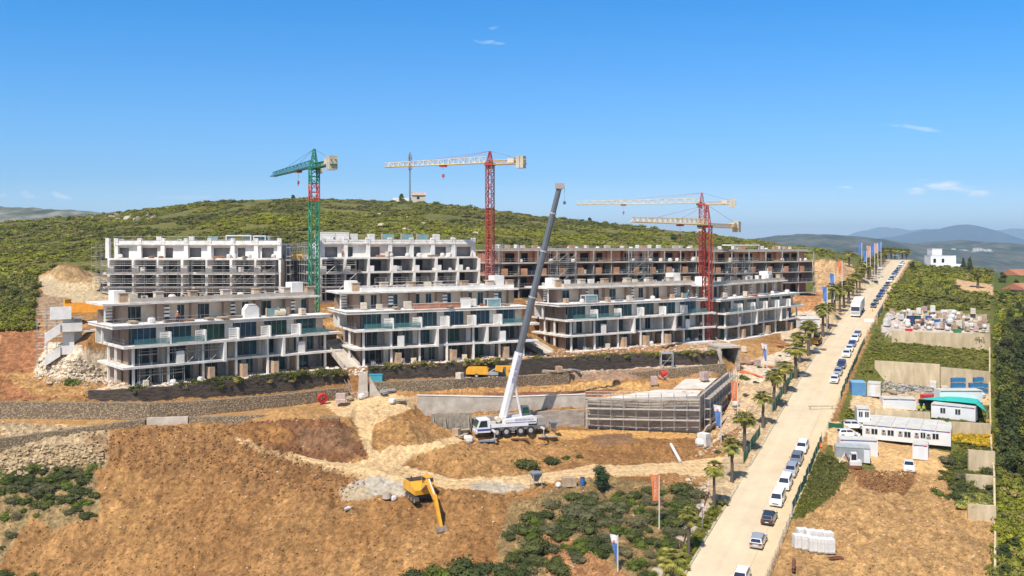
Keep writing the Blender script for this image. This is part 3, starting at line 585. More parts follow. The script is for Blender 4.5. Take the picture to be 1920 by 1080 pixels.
def white_rear(name, p1, p2, h, label, nb, seed, rh=13.0):
    (x1, d1), (x2, d2) = p1, p2; a = Vector((WX(x1, d1), d1)); b = Vector((WX(x2, d2), d2)); L_ = (b - a).length; ang = math.atan2(b.y - a.y, b.x - a.x); q = random.Random(seed)
    r = thing(name, (a.x, a.y, CZ - h), label, "building", ang, "unfinished white blocks of the rear row"); bw = L_ / nb; D = 11; fh = 3.2
    for k in range(4): MB().bx(-1.2 + (.8 if k == 3 else 0), L_ + 1.0 - .4 * k, -1.2 + .25 * (k == 3), D, k * fh - .4, k * fh).obj('floor_slab', slabm, r)
    MB().bx(.6, L_ - .3, .6, D, 4 * fh - .3, 4 * fh + .05).obj('roof_slab', slabm, r)
    for lv in range(3):
        z0, z1 = lv * fh, (lv + 1) * fh - .4
        wl = MB(); ops = [(i * bw + bw * .2, i * bw + bw * (.5 + .25 * q.random()), 0, 2.45) for i in range(nb)]
        wall_openings(wl, 0, L_, 2.6, z0, z1, ops); wl.obj('inner_wall', greyw, r); MB().bx(.3, L_ - .3, 4.6, 4.8, z0, z1).obj('back_wall', mat('shaded_grey_wall', (.13, .12, .115), .9, .2, .6), r)  # back wall: recess shade put into a darker copy of the grey
        for i in range(nb + 1):
            x = i * bw; w = .55 if (i + lv) % 2 else .4
            MB().bx(x - w / 2, x + w / 2, -1.21, -.5, z0, z1 + .003).obj('column', white, r)
            MB().bx(x - .12, x + .12, -.497, 2.6, z0, z1 + .003).obj('partition_wall', white, r)
            if lv == 2 and i < nb: MB().bx(x + w / 2, x + 1.2, -1.18, -1.0, z0, z0 + 1.3).obj('balcony_wall', white, r)
        MB().bx(-.1, .1, 2.6, D - .3, z0, z1).obj('side_wall', greyw, r); MB().bx(L_ - .1, L_ + .1, 2.6, D - .3, z0, z1).obj('side_wall', brown, r)
    z0, z1 = 3 * fh, 4 * fh - .3
    ops = []
    for i in range(nb): ops.append((i * bw + .7, i * bw + bw * (.45 + .35 * ((i + seed) % 3) / 2), .15 if i % 2 else 0, 2.3))
    wl = MB(); wall_openings(wl, .6, L_ - .3, 1.5, z0, z1, ops, .25); wl.obj('front_wall', white, r); MB().bx(.9, L_ - .6, 2.8, 3.0, z0, z1).obj('back_wall', greyw, r)
    MB().bx(.6, .8, 1.75, D - .3, z0, z1).obj('side_wall', white, r); MB().bx(L_ - .5, L_ - .3, 1.75, D - .3, z0, z1).obj('side_wall', greyw, r)
    for i in range(nb + 1):
        x = .8 + i * (L_ - 1.4) / nb; MB().bx(x - .45, x + .45, .7, 1.497, z0, z1 + 1.55).obj('pier', white, r)
    MB().bx(.7, L_ - .4, .9, 1.1, z1 + .35, z1 + 1.05).obj('parapet', white, r); MB().bx(-1.0, -.2, -.6, .3, z0, z1 + 1.6).obj('pier', white, r)
    def loc(x, y, z): return Vector((a.x, a.y, CZ - h)) + Matrix.Rotation(ang, 3, 'Z') @ Vector((x, y, z))
    return r, loc, L_, bw, ang
def brick_rear(name, p1, p2, h, label, nb, seed):
    (x1, d1), (x2, d2) = p1, p2; a = Vector((WX(x1, d1), d1)); b = Vector((WX(x2, d2), d2)); L_ = (b - a).length; ang = math.atan2(b.y - a.y, b.x - a.x); q = random.Random(seed)
    r = thing(name, (a.x, a.y, CZ - h), label, "building", ang, "raw brick blocks of the rear row"); bw = L_ / nb; D = 12; fh = 3.2
    for k in range(4): MB().bx(-1.5, L_ + 1.2, -1.5, D, k * fh - .28, k * fh).obj('floor_slab', greyc if k != 3 else palec, r)
    MB().bx(-.5, L_ + .8, .6, D, 4 * fh - .25, 4 * fh).obj('roof_slab', palec, r)
    for lv in range(4):
        z0, z1 = lv * fh, (lv + 1) * fh - .28; y = 2.2 if lv < 3 else 3.0
        ops = []; x = .5
        while x < L_ - 3:
            w = q.uniform(1.2, 3.4); ops.append((x, x + w, 0, 2.4)); x += w + q.uniform(.6, 2.6)
        wl = MB(); wall_openings(wl, 0, L_, y, z0, z1, ops); wl.obj('brick_wall', brick if (lv + seed) % 2 else brick2 if lv == 3 else brick, r)
        MB().bx(.4, L_ - .4, 5.0, 5.2, z0, z1).obj('back_wall', dark, r)  # near-black back wall paints in the unlit depth of the rooms
        for i in range(nb + 1):
            x = i * bw
            MB().bx(x - .12, x + .12, -1.2, -.9, z0, z1 + .003).obj('column', greyc, r)
            if lv in (1, 2): MB().bx(x - .1, x + .1, -.4, y, z0, z1).obj('partition_wall', greyw, r)
            if lv == 2 and i < nb: MB().bx(x + .6, x + 2.4, -1.3, -1.1, z0, z0 + 1.7).obj('brick_panel', brick2, r)
            if lv in (0, 1, 3) and i < nb:
                k = (i * 7 + seed) % 3
                if k < 2: MB().bx(x + .8, x + 1.7 + .5 * k, y - .9, y - .003, z0, z1).obj('brick_pier', brick2, r)
        MB().bx(-.1, .1, y, D - .3, z0, z1).obj('side_wall', brick, r); MB().bx(L_ - .1, L_ + .1, y, D - .3, z0, z1).obj('side_wall', brick, r)
    for i in range(nb):
        if (i + seed) % 2: MB().bx(i * bw + .4, i * bw + 2.0, 2.4, 3.4, 4 * fh, 4 * fh + 1.3).obj('chimney', brick2 if i % 3 else palec, r)
    MB().bx(0, L_, 1.3, 1.45, 4 * fh, 4 * fh + .5).obj('parapet', greyc, r)
    def loc(x, y, z): return Vector((a.x, a.y, CZ - h)) + Matrix.Rotation(ang, 3, 'Z') @ Vector((x, y, z))
    return r, loc, L_, bw, ang
RB = [white_rear("apartment_building", (208, 204), (527, 204), 12.7, "unfinished white block at the far left of the rear row, wrapped in scaffolding", 7, 1),
      white_rear("apartment_building", (600, 200), (895, 216), 12.5, "unfinished white block right of the green tower crane in the rear row", 7, 2),
      brick_rear("apartment_building", (932, 230), (1175, 248), 14.3, "raw brick and concrete block behind the mobile crane boom in the rear row", 7, 1),
      brick_rear("apartment_building", (1180, 249), (1330, 262), 14.4, "middle raw brick block of the rear row, left of the red twin masts", 5, 2),
      brick_rear("apartment_building", (1334, 262), (1521, 284), 14.8, "raw brick block at the right end of the rear row, nearest the palm lined road", 6, 3)]

# ---------------------------------------------------------------- scaffolds
def scaffold(loc, ang, Lx, n, lifts, label, dep=.9, lh=2.0, group="scaffolds against the buildings", m=None, r=.035, planks=True, seed=0):
    t = thing("scaffold", loc, label, "scaffold", ang, group); q = random.Random(seed)
    f = MB(); w = Lx / n
    pm_ = f.tube((0, 0, 0), (0, 0, lifts * lh + .9), r, n=4).mesh('upright_pole', m or steel); g = MB()
    for i in range(n + 1):
        for y in (0, dep): o_ = bpy.data.objects.new('upright_pole', pm_); C.objects.link(o_); o_.parent = t; o_.location = (i * w, y, 0)
    for k in range(1, lifts + 1):
        z = k * lh
        for dz in (0, .5, 1.0):
            g.tube((0, 0, z + dz), (Lx, 0, z + dz), r * .8, n=4)
        g.tube((0, dep, z), (Lx, dep, z), r * .8, n=4)
        for i in range(n + 1): g.tube((i * w, 0, z), (i * w, dep, z), r * .8, n=4)
    g.obj('rails', m or steel, t); h = MB()
    for k in range(lifts):
        for i in range(n):
            if q.random() < .35: h.tube((i * w, -.05, k * lh), ((i + 1) * w, -.05, (k + 1) * lh), r * .8, n=4)
    if h.v: h.obj('diagonal_braces', m or steel, t)
    if planks:
        for k in range(1, lifts + 1): MB().bx(0, Lx, .08, dep - .08, k * lh - .09, k * lh - .04).obj('plank_deck', wood, t)
    return t
r0, loc0, L0, _, ang0 = RB[0]
scaffold(loc0(-1.2, -2.4, 0), ang0, 19.5, 8, 4, "grey tube scaffold along the left half of the rear-left white block's front", seed=1)
scaffold(loc0(19.0, -2.4, 0), ang0, 18.5, 8, 4, "grey tube scaffold along the right half of the rear-left white block's front", seed=2)
scaffold(loc0(-2.6, -2.0, 0), ang0 + math.pi / 2, 10, 4, 6, "tall scaffold wrapping the left side of the rear-left white block", seed=3)
scaffold(loc0(L0 + 2.4, -1.0, 0), ang0 + math.pi / 2, 10, 4, 6, "tall scaffold on the right side of the rear-left white block", seed=4)
r1, loc1, L1, _, ang1 = RB[1]
scaffold(loc1(-1.5, -2.4, 0), ang1, 9, 4, 4, "scaffold on the left front of the rear block beside the green crane", seed=5)
scaffold(loc1(12, -2.4, 0), ang1, 20, 8, 2, "low scaffold along the lower front of the rear block beside the green crane", seed=6)
scaffold(loc1(L1 + 1.4, -1.5, 0), ang1 + .2, 5, 2, 6, "tall scaffold between the rear white block and the raw brick block", seed=7)
scaffold(loc1(-2.4, -2.0, 0), ang1 + math.pi / 2, 10, 4, 6, "scaffold on the left side of the rear block behind the green mast", seed=8)
for k, (i, x0, ln, li) in enumerate(((2, 18, 8, 6), (3, 2, 8, 6), (4, 8, 10, 5))):
    rr, lc, Lx, _, an = RB[i]
    scaffold(lc(x0 - 4, -2.6, 0), an, ln, 3, li, ["narrow scaffold up the raw brick block behind the boom", "narrow scaffold up the middle raw brick block", "scaffold up the raw brick block at the right end"][k], seed=9 + k, planks=False)
r2, loc2, L2, _, ang2 = FR[0]
scaffold(loc2(1.0, -1.3, 3.2), ang2, 13.0, 7, 1, "low scaffold on the first-floor balcony of the left front block", group="small scaffolds on the front row", lh=1.7, dep=.7, seed=12)
scaffold(loc2(1.0, -1.2, 0), ang2, 7.0, 4, 1, "low scaffold on the ground-floor patio of the left front block", group="small scaffolds on the front row", lh=1.7, dep=.7, seed=13)
def railing(name, p0, p1, label, hgt=1.0, m=None, n=None, group="edge guard rails on the slabs"):
    p0, p1 = Vector(p0), Vector(p1); ln = (p1 - p0).length; n = n or max(2, int(ln / 2)); t = thing(name, p0, label, "railing", 0, group); d = p1 - p0
    f = MB(); g = MB()
    pm_ = f.tube((0, 0, 0), (0, 0, hgt), .03, n=4).mesh('post', m or steel)
    for i in range(n + 1): o_ = bpy.data.objects.new('post', pm_); C.objects.link(o_); o_.parent = t; o_.location = d * i / n
    for z in (.5, 1.0): g.tube((0, 0, z * hgt), d + Vector((0, 0, z * hgt)), .025, n=4)
    g.obj('rail', m or steel, t)
for i in (2, 3, 4):
    rr, lc, Lx, _, an = RB[i]; nm = {2: "the brick block behind the boom", 3: "the middle brick block", 4: "the brick block at the right end"}[i]
    for k, z in enumerate((3.2, 6.4, 9.6, 12.8)):
        railing("guard_rail", lc(-1, -1.3 if z < 12 else .8, z), lc(Lx + .5, -1.3 if z < 12 else .8, z), "thin guard rail along the " + ("first", "second", "third", "roof")[k] + (" slab of " if k < 3 else " edge of ") + nm)
for i, nm in ((0, "the rear-left white block"), (1, "the white block by the green crane")):
    rr, lc, Lx, _, an = RB[i]
    railing("guard_rail", lc(.5, .3, 12.85), lc(Lx - .5, .3, 12.85), "thin guard rail along the roof edge of " + nm, 1.6)
for i, nm in enumerate(("the left front block", "the second front block", "the third front block", "the right end front block")):
    rr, lc, Lx, _, an = FR[i]
    railing("guard_rail", lc(-2.8, -1.1, 9.6), lc(Lx * .45, -1.1, 9.6), "thin rail along the upper terrace of " + nm)
    railing("guard_rail", lc(-1.4, -1.5, 6.4), lc(-1.4, 8, 6.4), "thin rail on the left balcony end of " + nm)

# ---------------------------------------------------------------- stair tower at the left, end ramps between blocks
rcw_ = mat("grey_plinth", (.30, .27, .24), .9, .3, .8); st = thing("stair_tower", Vector(W(113, 716, 148)), "white concrete zigzag stair tower left of the left front block", "stair tower", ang2 - .25); st.scale = (1.08,) * 3
def flight(z0, z1, x0, x1, y0, y1):
    MB().prism_y([(x0, z0), (x1, z1), (x1, z1 + 1.5), (x0, z0 + 1.5)], y0, y0 + .18).obj('flight_wall', white, st)
    MB().prism_y([(x0, z0), (x1, z1), (x1, z1 + .25), (x0, z0 + .25)], y0 + .18, y1).obj('stair_flight', white, st)
for k, z in enumerate((2.6, 6.0, 7.9)):
    MB().bx(0, 3.0, -.9, -.7, z + 1.6, z + 2.9).obj('landing_wall', white, st) if k < 2 else MB().bx(-1.4, 1.5, -.9, -.7, z + 1.6, z + 3.5).obj('landing_wall', white, st)
    MB().bx(0, 3.0, -.7, 1.0, z + 1.6, z + 1.8).obj('landing', greyc, st)
    if k < 2: flight(z + .1, z + 1.4, -1.9, 0, -1.1, .3); MB().bx(-2.1, -1.9, -1.1, .3, z - .2, z + 1.5).obj('landing_wall', white, st)
MB().bx(.3, 1.9, -.2, .2, 2.4, 9.4).obj('column', white, st); MB().bx(1.91, 3.0, 1.0, 1.2, 2.4, 9.4).obj('core_wall', white, st); MB().bx(3.0, 6.5, 0, 1.4, 7.4, 7.7).obj('bridge_slab', slabm, st); MB().bx(-1.0, 4.2, -1.0, 2.0, 2.1, 2.397).obj('platform', palec, st); MB().bx(-.7, 3.9, -.7, 1.8, -1.5, 2.097).obj('base', rcw_, st)
scaffold(Vector(W(68, 698, 149)), .3, 4.4, 3, 5, "scaffold left of the white zigzag stair tower", lh=1.9, seed=20)
def ramp(p0, p1, w, label, m=palec):
    p0, p1 = Vector(p0), Vector(p1); d = (p1 - p0); t = thing("stair_ramp", p0, label, "ramp", 0, "pale stair ramps between the front blocks"); s = Vector((d.y, -d.x, 0)).normalized() * w / 2
    up = Vector((0, 0, .35)); vs = [-s, s, d + s, d - s]; vs = vs + [v + up for v in vs]
    MB().add(vs, [(3, 2, 1, 0), (4, 5, 6, 7), (0, 1, 5, 4), (1, 2, 6, 5), (2, 3, 7, 6), (3, 0, 4, 7)]).obj('ramp_slab', m, t)
    k = MB()
    for sg in (1, -1):
        o = s * sg * 1.03; vs = [o - Vector((0, 0, .2)), d + o - Vector((0, 0, .2)), d + o + Vector((0, 0, .95)), o + Vector((0, 0, .95))]; vs2 = [v + s.normalized() * .15 * sg for v in vs]
        k.add(vs + vs2, [(0, 1, 2, 3), (7, 6, 5, 4), (0, 4, 5, 1), (1, 5, 6, 2), (2, 6, 7, 3), (3, 7, 4, 0)])
    k.obj('side_wall', m, t)
ramp(W(660, 692, 157), W(618, 640, 166), 2.6, "pale stair ramp between the left and second front blocks"); ramp(W(1028, 665, 178), W(985, 640, 184), 2.4, "pale stair ramp between the second and third front blocks")
ramp(W(1345, 650, 203), W(1310, 628, 212), 2.4, "pale stair ramp at the foot of the red crane mast")
# walls of the cut between blocks and links
def wall_line(name, pts, hgt, th, m, label, cat="wall", group=None, cap=None, base_drop=.6, over=0.0):
    p0 = Vector(pts[0]); t = thing(name, p0, label, cat, 0, group); n = len(pts); P = [Vector(p) - p0 for p in pts]; hs = hgt if hasattr(hgt, '__len__') else [hgt] * n
    nor = []
    for i in range(n):
        a, b = P[max(i - 1, 0)], P[min(i + 1, n - 1)]; d = (b - a); nor.append(Vector((-d.y, d.x, 0)).normalized())
    vs = []
    for i in range(n):
        for o, z in ((0, -base_drop), (0, hs[i]), (th, hs[i]), (th, -base_drop)): vs.append(P[i] + nor[i] * o + Vector((0, 0, z)))
    fs = [(4 * i + k, 4 * i + 4 + k, 4 * i + 4 + (k + 1) % 4, 4 * i + (k + 1) % 4) for i in range(n - 1) for k in range(4)] + [(3, 2, 1, 0), (4 * n - 4, 4 * n - 3, 4 * n - 2, 4 * n - 1)]
    MB().add(vs, fs).obj('wall_face', m, t)
    if cap:
        vs = []
        for i in range(n):
            for o, z in ((-.08, hs[i] + .003), (-.08, hs[i] + .12), (th + .08, hs[i] + .12), (th + .08, hs[i] + .003)): vs.append(P[i] + nor[i] * o + Vector((0, 0, z)))
        MB().add(vs, fs).obj('coping', cap, t)
    return t
# ---------------------------------------------------------------- site walls, garage, road surface
def stonemat(name, c1, c2, gap, sc, bump=.8):
    m = bpy.data.materials.new(name); m.use_nodes = True; nt = m.node_tree; p = nt.nodes['Principled BSDF']; p.inputs['Roughness'].default_value = .95
    t = nt.nodes.new("ShaderNodeTexCoord"); v = nt.nodes.new("ShaderNodeTexVoronoi"); v.inputs['Scale'].default_value = sc; nt.links.new(t.outputs['Object'], v.inputs['Vector'])
    s = nt.nodes.new("ShaderNodeSeparateColor"); nt.links.new(v.outputs['Color'], s.inputs[0])
    r = nt.nodes.new("ShaderNodeValToRGB"); r.color_ramp.elements[0].color = (*c1, 1); r.color_ramp.elements[1].color = (*c2, 1); nt.links.new(s.outputs[0], r.inputs[0])
    r2 = nt.nodes.new("ShaderNodeValToRGB"); r2.color_ramp.elements[0].position = .35; r2.color_ramp.elements[0].color = (0, 0, 0, 1); r2.color_ramp.elements[1].position = .6
    nt.links.new(v.outputs['Distance'], r2.inputs[0]); mx_ = nt.nodes.new("ShaderNodeMix"); mx_.data_type = 'RGBA'; nt.links.new(r2.outputs[0], mx_.inputs[0]); nt.links.new(r.outputs[0], mx_.inputs[6]); mx_.inputs[7].default_value = (*gap, 1)
    nt.links.new(mx_.outputs[2], p.inputs['Base Color']); b = nt.nodes.new("ShaderNodeBump"); b.inputs['Strength'].default_value = bump; b.inputs['Distance'].default_value = .15; b.invert = True
    nt.links.new(v.outputs['Distance'], b.inputs['Height']); nt.links.new(b.outputs[0], p.inputs['Normal']); MATS[name] = m; return m
gab = stonemat("gabion_stone", (.20, .14, .085), (.44, .34, .22), (.16, .115, .07), 4.2, .5)
blackrock = mat("black_lined_bank", (.085, .062, .045), .9, .5, .7, bump=1.0, bscale=3, dirt=(.022, .018, .014), streak=5)
rcwall = mat("grey_cast_wall", (.44, .375, .31), .9, .25, .45, bump=.3, dirt=(.24, .20, .165), streak=3)
oldwall = mat("stained_wall", (.56, .44, .29), .9, .2, .6, bump=.3, dirt=(.38, .29, .17), streak=.3)
def wallpx(name, bot, tops, th, m, label, cat="retaining wall", group=None, cap=None, up=.12, lump=0):
    pts = [W(*b) for b in bot]; hs = [WZ(t, b[2]) - p[2] + up for t, b, p in zip(tops, bot, pts)]
    P = []; Hs = []; q = random.Random(len(label))
    for i in range(len(pts) - 1):
        n = max(1, int(math.hypot(pts[i + 1][0] - pts[i][0], pts[i + 1][1] - pts[i][1]) / 2.0))
        for k in range(n):
            t = k / n; P.append(tuple(pts[i][a] * (1 - t) + pts[i + 1][a] * t for a in range(3))); Hs.append(hs[i] * (1 - t) + hs[i + 1] * t + q.uniform(-lump, lump))
    P.append(pts[-1]); Hs.append(hs[-1]); return wall_line(name, P, Hs, th, m, label, cat, group, cap, base_drop=.9)
wallpx("gabion_wall", [(-300, 794, 134), (0, 784, 134), (140, 786, 134), (280, 787, 134.1), (400, 777, 137.8), (520, 764, 142.8), (640, 747, 148.8), (654, 745, 149.4)], [765, 755, 757, 758, 752, 742, 729, 728], .9, gab, "long stone gabion wall running below the left front block", group="gabion walls", up=.1, lump=.05)
wallpx("gabion_wall", [(-300, 868, 123.5), (0, 846, 125.4), (150, 818, 129.6), (272, 799, 132.2)], [848, 824, 804, 787], .9, gab, "lower stone gabion wall at the left edge, above the big dirt slope", group="gabion walls", up=.1, lump=.05)
wallpx("concrete_wall", [(275, 797, 132.3), (352, 794, 132.6)], [785, 783], .5, palec, "short pale concrete wall joining the lower gabion walls", group="gabion walls")
wallpx("gabion_wall", [(354, 795, 132.8), (560, 790, 134.6), (636, 797, 134.8)], [784, 778, 785], .9, gab, "short gabion wall above the dark dirt heap", group="gabion walls", up=.08, lump=.05)
wallpx("gabion_wall", [(692, 735, 149.6), (850, 728, 153.8), (1000, 722, 163.2), (1068, 717, 167.6)], [718, 713, 705, 700], .8, gab, "stone gabion wall below the second front block, behind the white boom", group="gabion walls", up=.1, lump=.05)
wallpx("gabion_wall", [(1182, 714, 174.2), (1280, 706, 177.6), (1360, 698, 181.2)], [700, 691, 683], .8, gab, "stone gabion wall under the small scaffold tower", group="gabion walls", up=.1, lump=.05)
wallpx("lined_bank", [(165, 757, 136.4), (260, 755, 137), (400, 746, 142.5), (520, 737, 148.3), (650, 722, 154)], [734, 731, 719, 707, 697], .8, blackrock, "black lined bank wall under the left front block", group="black lined banks", lump=.12)
wallpx("lined_bank", [(692, 713, 153.4), (850, 708, 159.8), (1000, 703, 167.2), (1070, 699, 170.8), (1180, 691, 177.8), (1280, 685, 182.8), (1345, 682, 185.2)], [689, 682, 675, 670, 665, 661, 659], .8, blackrock, "long black lined bank wall under the middle front blocks", group="black lined banks", lump=.12)
# culvert at the end of the bank
cu = thing("concrete_culvert", W(1352, 686, 186.5), "grey concrete box culvert at the right end of the black bank", "culvert", .25)
for args in (((-.6, -.1, -.6, 5, -1, 3.7)), ((3.6, 4.0, -.6, 5, -1, 3.7))): MB().bx(*args).obj('side_wall', rcwall, cu)
MB().bx(-.7, 4.1, -.9, 5, 3.7, 4.1).obj('lid_slab', palec, cu); MB().prism_y([(-1.6, 3.6), (-.6, 3.7), (.2, -.5), (-.1, -.5)], -.9, -.62).obj('wing_wall', palec, cu); MB().bx(-.1, 3.6, 4.2, 4.4, -1, 3.7).obj('back_wall', dark, cu)  # culvert's inner shade painted as a near-black back wall
# underground garage with its scaffold
wallpx("garage_wall", [(1098, 800, 154.9), (1210, 806, 154.2), (1313, 811, 153.1)], [756, 752, 749], .5, rcwall, "grey concrete front wall of the garage shell", "wall", "garage shell walls", up=.5)
g0, g1 = Vector(W(1313.5, 811, 153.35)), Vector(W(1367, 733, 182)); gh0, gh1 = WZ(749, 153.35) - g0.z + .5, WZ(702, 182) - g1.z + .4
wall_line("garage_wall", [g0, (g0 + g1) / 2, g1], [gh0, (gh0 + gh1) / 2, gh1], .5, rcwall, "grey concrete side wall of the garage shell, facing the road", "wall", "garage shell walls")
wallpx("garage_wall", [(884, 804, 148.8), (960, 800, 150.3), (1096, 799, 154.9)], [783, 776, 768], .35, rcwall, "low grey wall behind the mobile crane", "wall", "garage shell walls", up=.1)
wallpx("garage_wall", [(782, 779, 149.6), (880, 774, 151.2), (950, 770, 152.9), (1098, 762, 156.2)], [743, 745, 746, 741], .4, palec, "long low white topped wall left of the garage shell", "wall", "garage shell walls", cap=white)
fwk = thing("formwork_panels", W(808, 806, 147.3), "grey timber formwork panels standing left of the mobile crane", "formwork", .12)
for i in range(7): MB().bx(i * .95, i * .95 + .9, -.1, .1, -.3, 2.6 + .1 * (i % 2)).obj('panel', mat("grey_formwork", (.30, .26, .21), .9, .25, 1.5), fwk)
for i in (0, 2, 6): MB().tube((i * .95 + .4, -1.4, -.3), (i * .95 + .4, -.12, 2.3), .07, n=4).obj('prop', wood, fwk)
v = Vector(W(1098, 803, 153.9)); w_ = Vector(W(1311, 814, 152.1)); an = math.atan2(w_.y - v.y, w_.x - v.x)
scaffold(v, an, (w_ - v).length, 9, 3, "long tube scaffold along the front of the garage shell", dep=-.9, lh=1.75, group="garage scaffolds", seed=31, r=.045)
v = Vector(W(1318, 809, 153.2)); w_ = Vector(W(1371, 733, 181)); an = math.atan2(w_.y - v.y, w_.x - v.x)
scaffold(v + Vector((.3, 0, .3)), an, (w_ - v).length, 10, 3, "tube scaffold along the side of the garage shell, facing the palms", dep=-.9, lh=1.75, group="garage scaffolds", seed=32, r=.045)
def sheet_on_ground(name, poly, m, label, cat, dz=.12, th=.18):
    P = [hit(*p) for p in poly]; c = sum(P, Vector()) / len(P); t = thing(name, c, label, cat); z = [p.z - c.z + dz for p in P]; n = len(P)
    vs = [(p.x - c.x, p.y - c.y, z[i] - th) for i, p in enumerate(P)] + [(p.x - c.x, p.y - c.y, z[i]) for i, p in enumerate(P)]
    MB().add(vs, [(i, (i + 1) % n, n + (i + 1) % n, n + i) for i in range(n)] + [tuple(range(n - 1, -1, -1)), tuple(range(n, 2 * n))]).obj('slab', m, t); return t
gp = mat("white_screed", (.66, .61, .55), .85, .12, .4, dirt=(.5, .43, .34))
for (pl, lb) in (([(1102, 752), (1200, 748), (1306, 745), (1316, 735), (1235, 733), (1160, 745)], "white screed strip along the front edge of the garage roof"), ([(1262, 731), (1322, 731), (1345, 712), (1285, 713)], "white screed field at the right end of the garage roof"),): sheet_on_ground("roof_slab", pl, gp, lb, "slab", .25, .5)

# paved road: crowned strip with kerbs, worn sandy surface
roadm = vcmat("road_surface", bump=.12, bscale=5, var=.10, vscale=.25)
def strip(name, a0, a1, d0, d1, m, dz, cols, nx=10, nd=220, noise=.03):
    D = np.linspace(d0, d1, nd); A = np.linspace(a0, a1, nx); AA, DD = np.meshgrid(A, D); X = AA + RS * DD; Z = CZ - np.interp(DD, RT_D, RT_H) + dz
    K = cols(AA, DD); K = K * (1 + noise * 4 * fbm(AA * .7, DD * .12, 77, 4))[..., None]; return tag(grid_mesh(name, X, DD, Z, np.clip(K, 0, 1), m), kind="structure")
def road_col(A, D):
    K = np.ones(A.shape + (3,)) * np.array((.585, .475, .325)); t = np.clip(fbm(A * .5, D * .05, 5, 5, .6) * 3 + .4, 0, 1)[..., None]; K = K * (1 - .45 * t) + np.array((.54, .40, .235)) * .45 * t
    for c in (-26.7, -24.9, -29, -23.6):
        w = np.exp(-((A - c - .25 * np.sin(D * .05)) / .3) ** 2)[..., None] * .32; K = K * (1 - w) + np.array((.48, .40, .30)) * w
    w = (1 / (1 + np.exp(-(A + 23.4) * 3)))[..., None] * .45; K = K * (1 - w) + np.array((.58, .43, .245)) * w
    return K
road = strip("road", RA_L, RA_R + .2, 58, 468, roadm, .03, road_col, 26, 900)
side = strip("pavement", RA_L - 4.3, RA_L - 2.2, 58, 121, roadm, .06, lambda A, D: np.ones(A.shape + (3,)) * np.array((.44, .36, .28)), 6, 200)
kerbm = mat("kerb_stone", (.45, .38, .29), .9, .2, 1.0)
def kerb(a, d0, d1, label, w=.2, h=.14):
    mb = MB(); vs = []; n = int((d1 - d0) / 3)
    for i in range(n + 1):
        d = d0 + (d1 - d0) * i / n; x = a + RS * d; z = CZ - road_h(d) + .03
        for o, zz in ((0, -.1), (0, h), (w, h), (w, -.1)): vs.append((x + o, d, z + zz))
    mb.add(vs, [(4 * i + k, 4 * i + (k + 1) % 4, 4 * i + 4 + (k + 1) % 4, 4 * i + 4 + k) for i in range(n) for k in range(4)] + [(0, 1, 2, 3)])
    tag(mb.obj("kerb", kerbm), kind="structure")
kerb(RA_L - .2, 60, 128, "left"); kerb(RA_L - .2, 136, 460, "left far"); kerb(RA_R + .2, 215, 455, "right")
MB().add([(RA_R - 1.9 + RS * d + o, d, CZ - road_h(d) + .045) for d in range(60, 165, 5) for o in (0, .09)], [(2 * i, 2 * i + 1, 2 * i + 3, 2 * i + 2) for i in range(20)]).obj("road_joint", mat("joint_line", (.50, .375, .22), .9)) .__setitem__("kind", "structure")

# ---------------------------------------------------------------- cranes
green_p = mat("green_paint", (.02, .20, .10), .5, .15, 1); red_p = mat("red_paint", (.46, .06, .035), .5, .2, 1); pink_p = mat("faded_red_paint", (.42, .13, .12), .6, .2, 1); yel_p = mat("yellow_paint", (.72, .45, .12), .5, .12, 1)
jib_y = mat("pale_yellow_jib", (.72, .55, .27), .6, .1, 1); cream_p = mat("cream_paint", (.66, .56, .42), .6, .1, 1); teal_p = mat("dark_teal_paint", (.03, .20, .20), .5, .15, 1); block_c = mat("counterweight_concrete", (.55, .47, .36), .85, .15, 1)
def lattice(mb, p0, p1, w, n, r=.07, rd=.045, up=None, tri=False, taper=1.0):
    p0, p1 = Vector(p0), Vector(p1); d = (p1 - p0).normalized(); up = Vector(up or ((0, 1, 0) if abs(d.z) > .9 else (0, 0, 1))); a = d.cross(up).normalized(); b = a.cross(d).normalized()
    cs = [(a * -.5, ), (a * .5,), (b * 1.0,)] if tri else [(-a - b) * .5, (a - b) * .5, (a + b) * .5, (-a + b) * .5]
    cs = [(c[0] if isinstance(c, tuple) else c) for c in cs]; m = len(cs)
    def pt(i, k): t = k / n; return p0 + (p1 - p0) * t + cs[i] * w * (1 + (taper - 1) * t)
    for i in range(m): mb.tube(pt(i, 0), pt(i, n), r, n=4)
    for k in range(n):
        for i in range(m):
            j = (i + 1) % m
            if k % 2: mb.tube(pt(i, k), pt(j, k + 1), rd, n=3)
            else: mb.tube(pt(j, k), pt(i, k + 1), rd, n=3)
            mb.tube(pt(i, k), pt(j, k), rd, n=3)
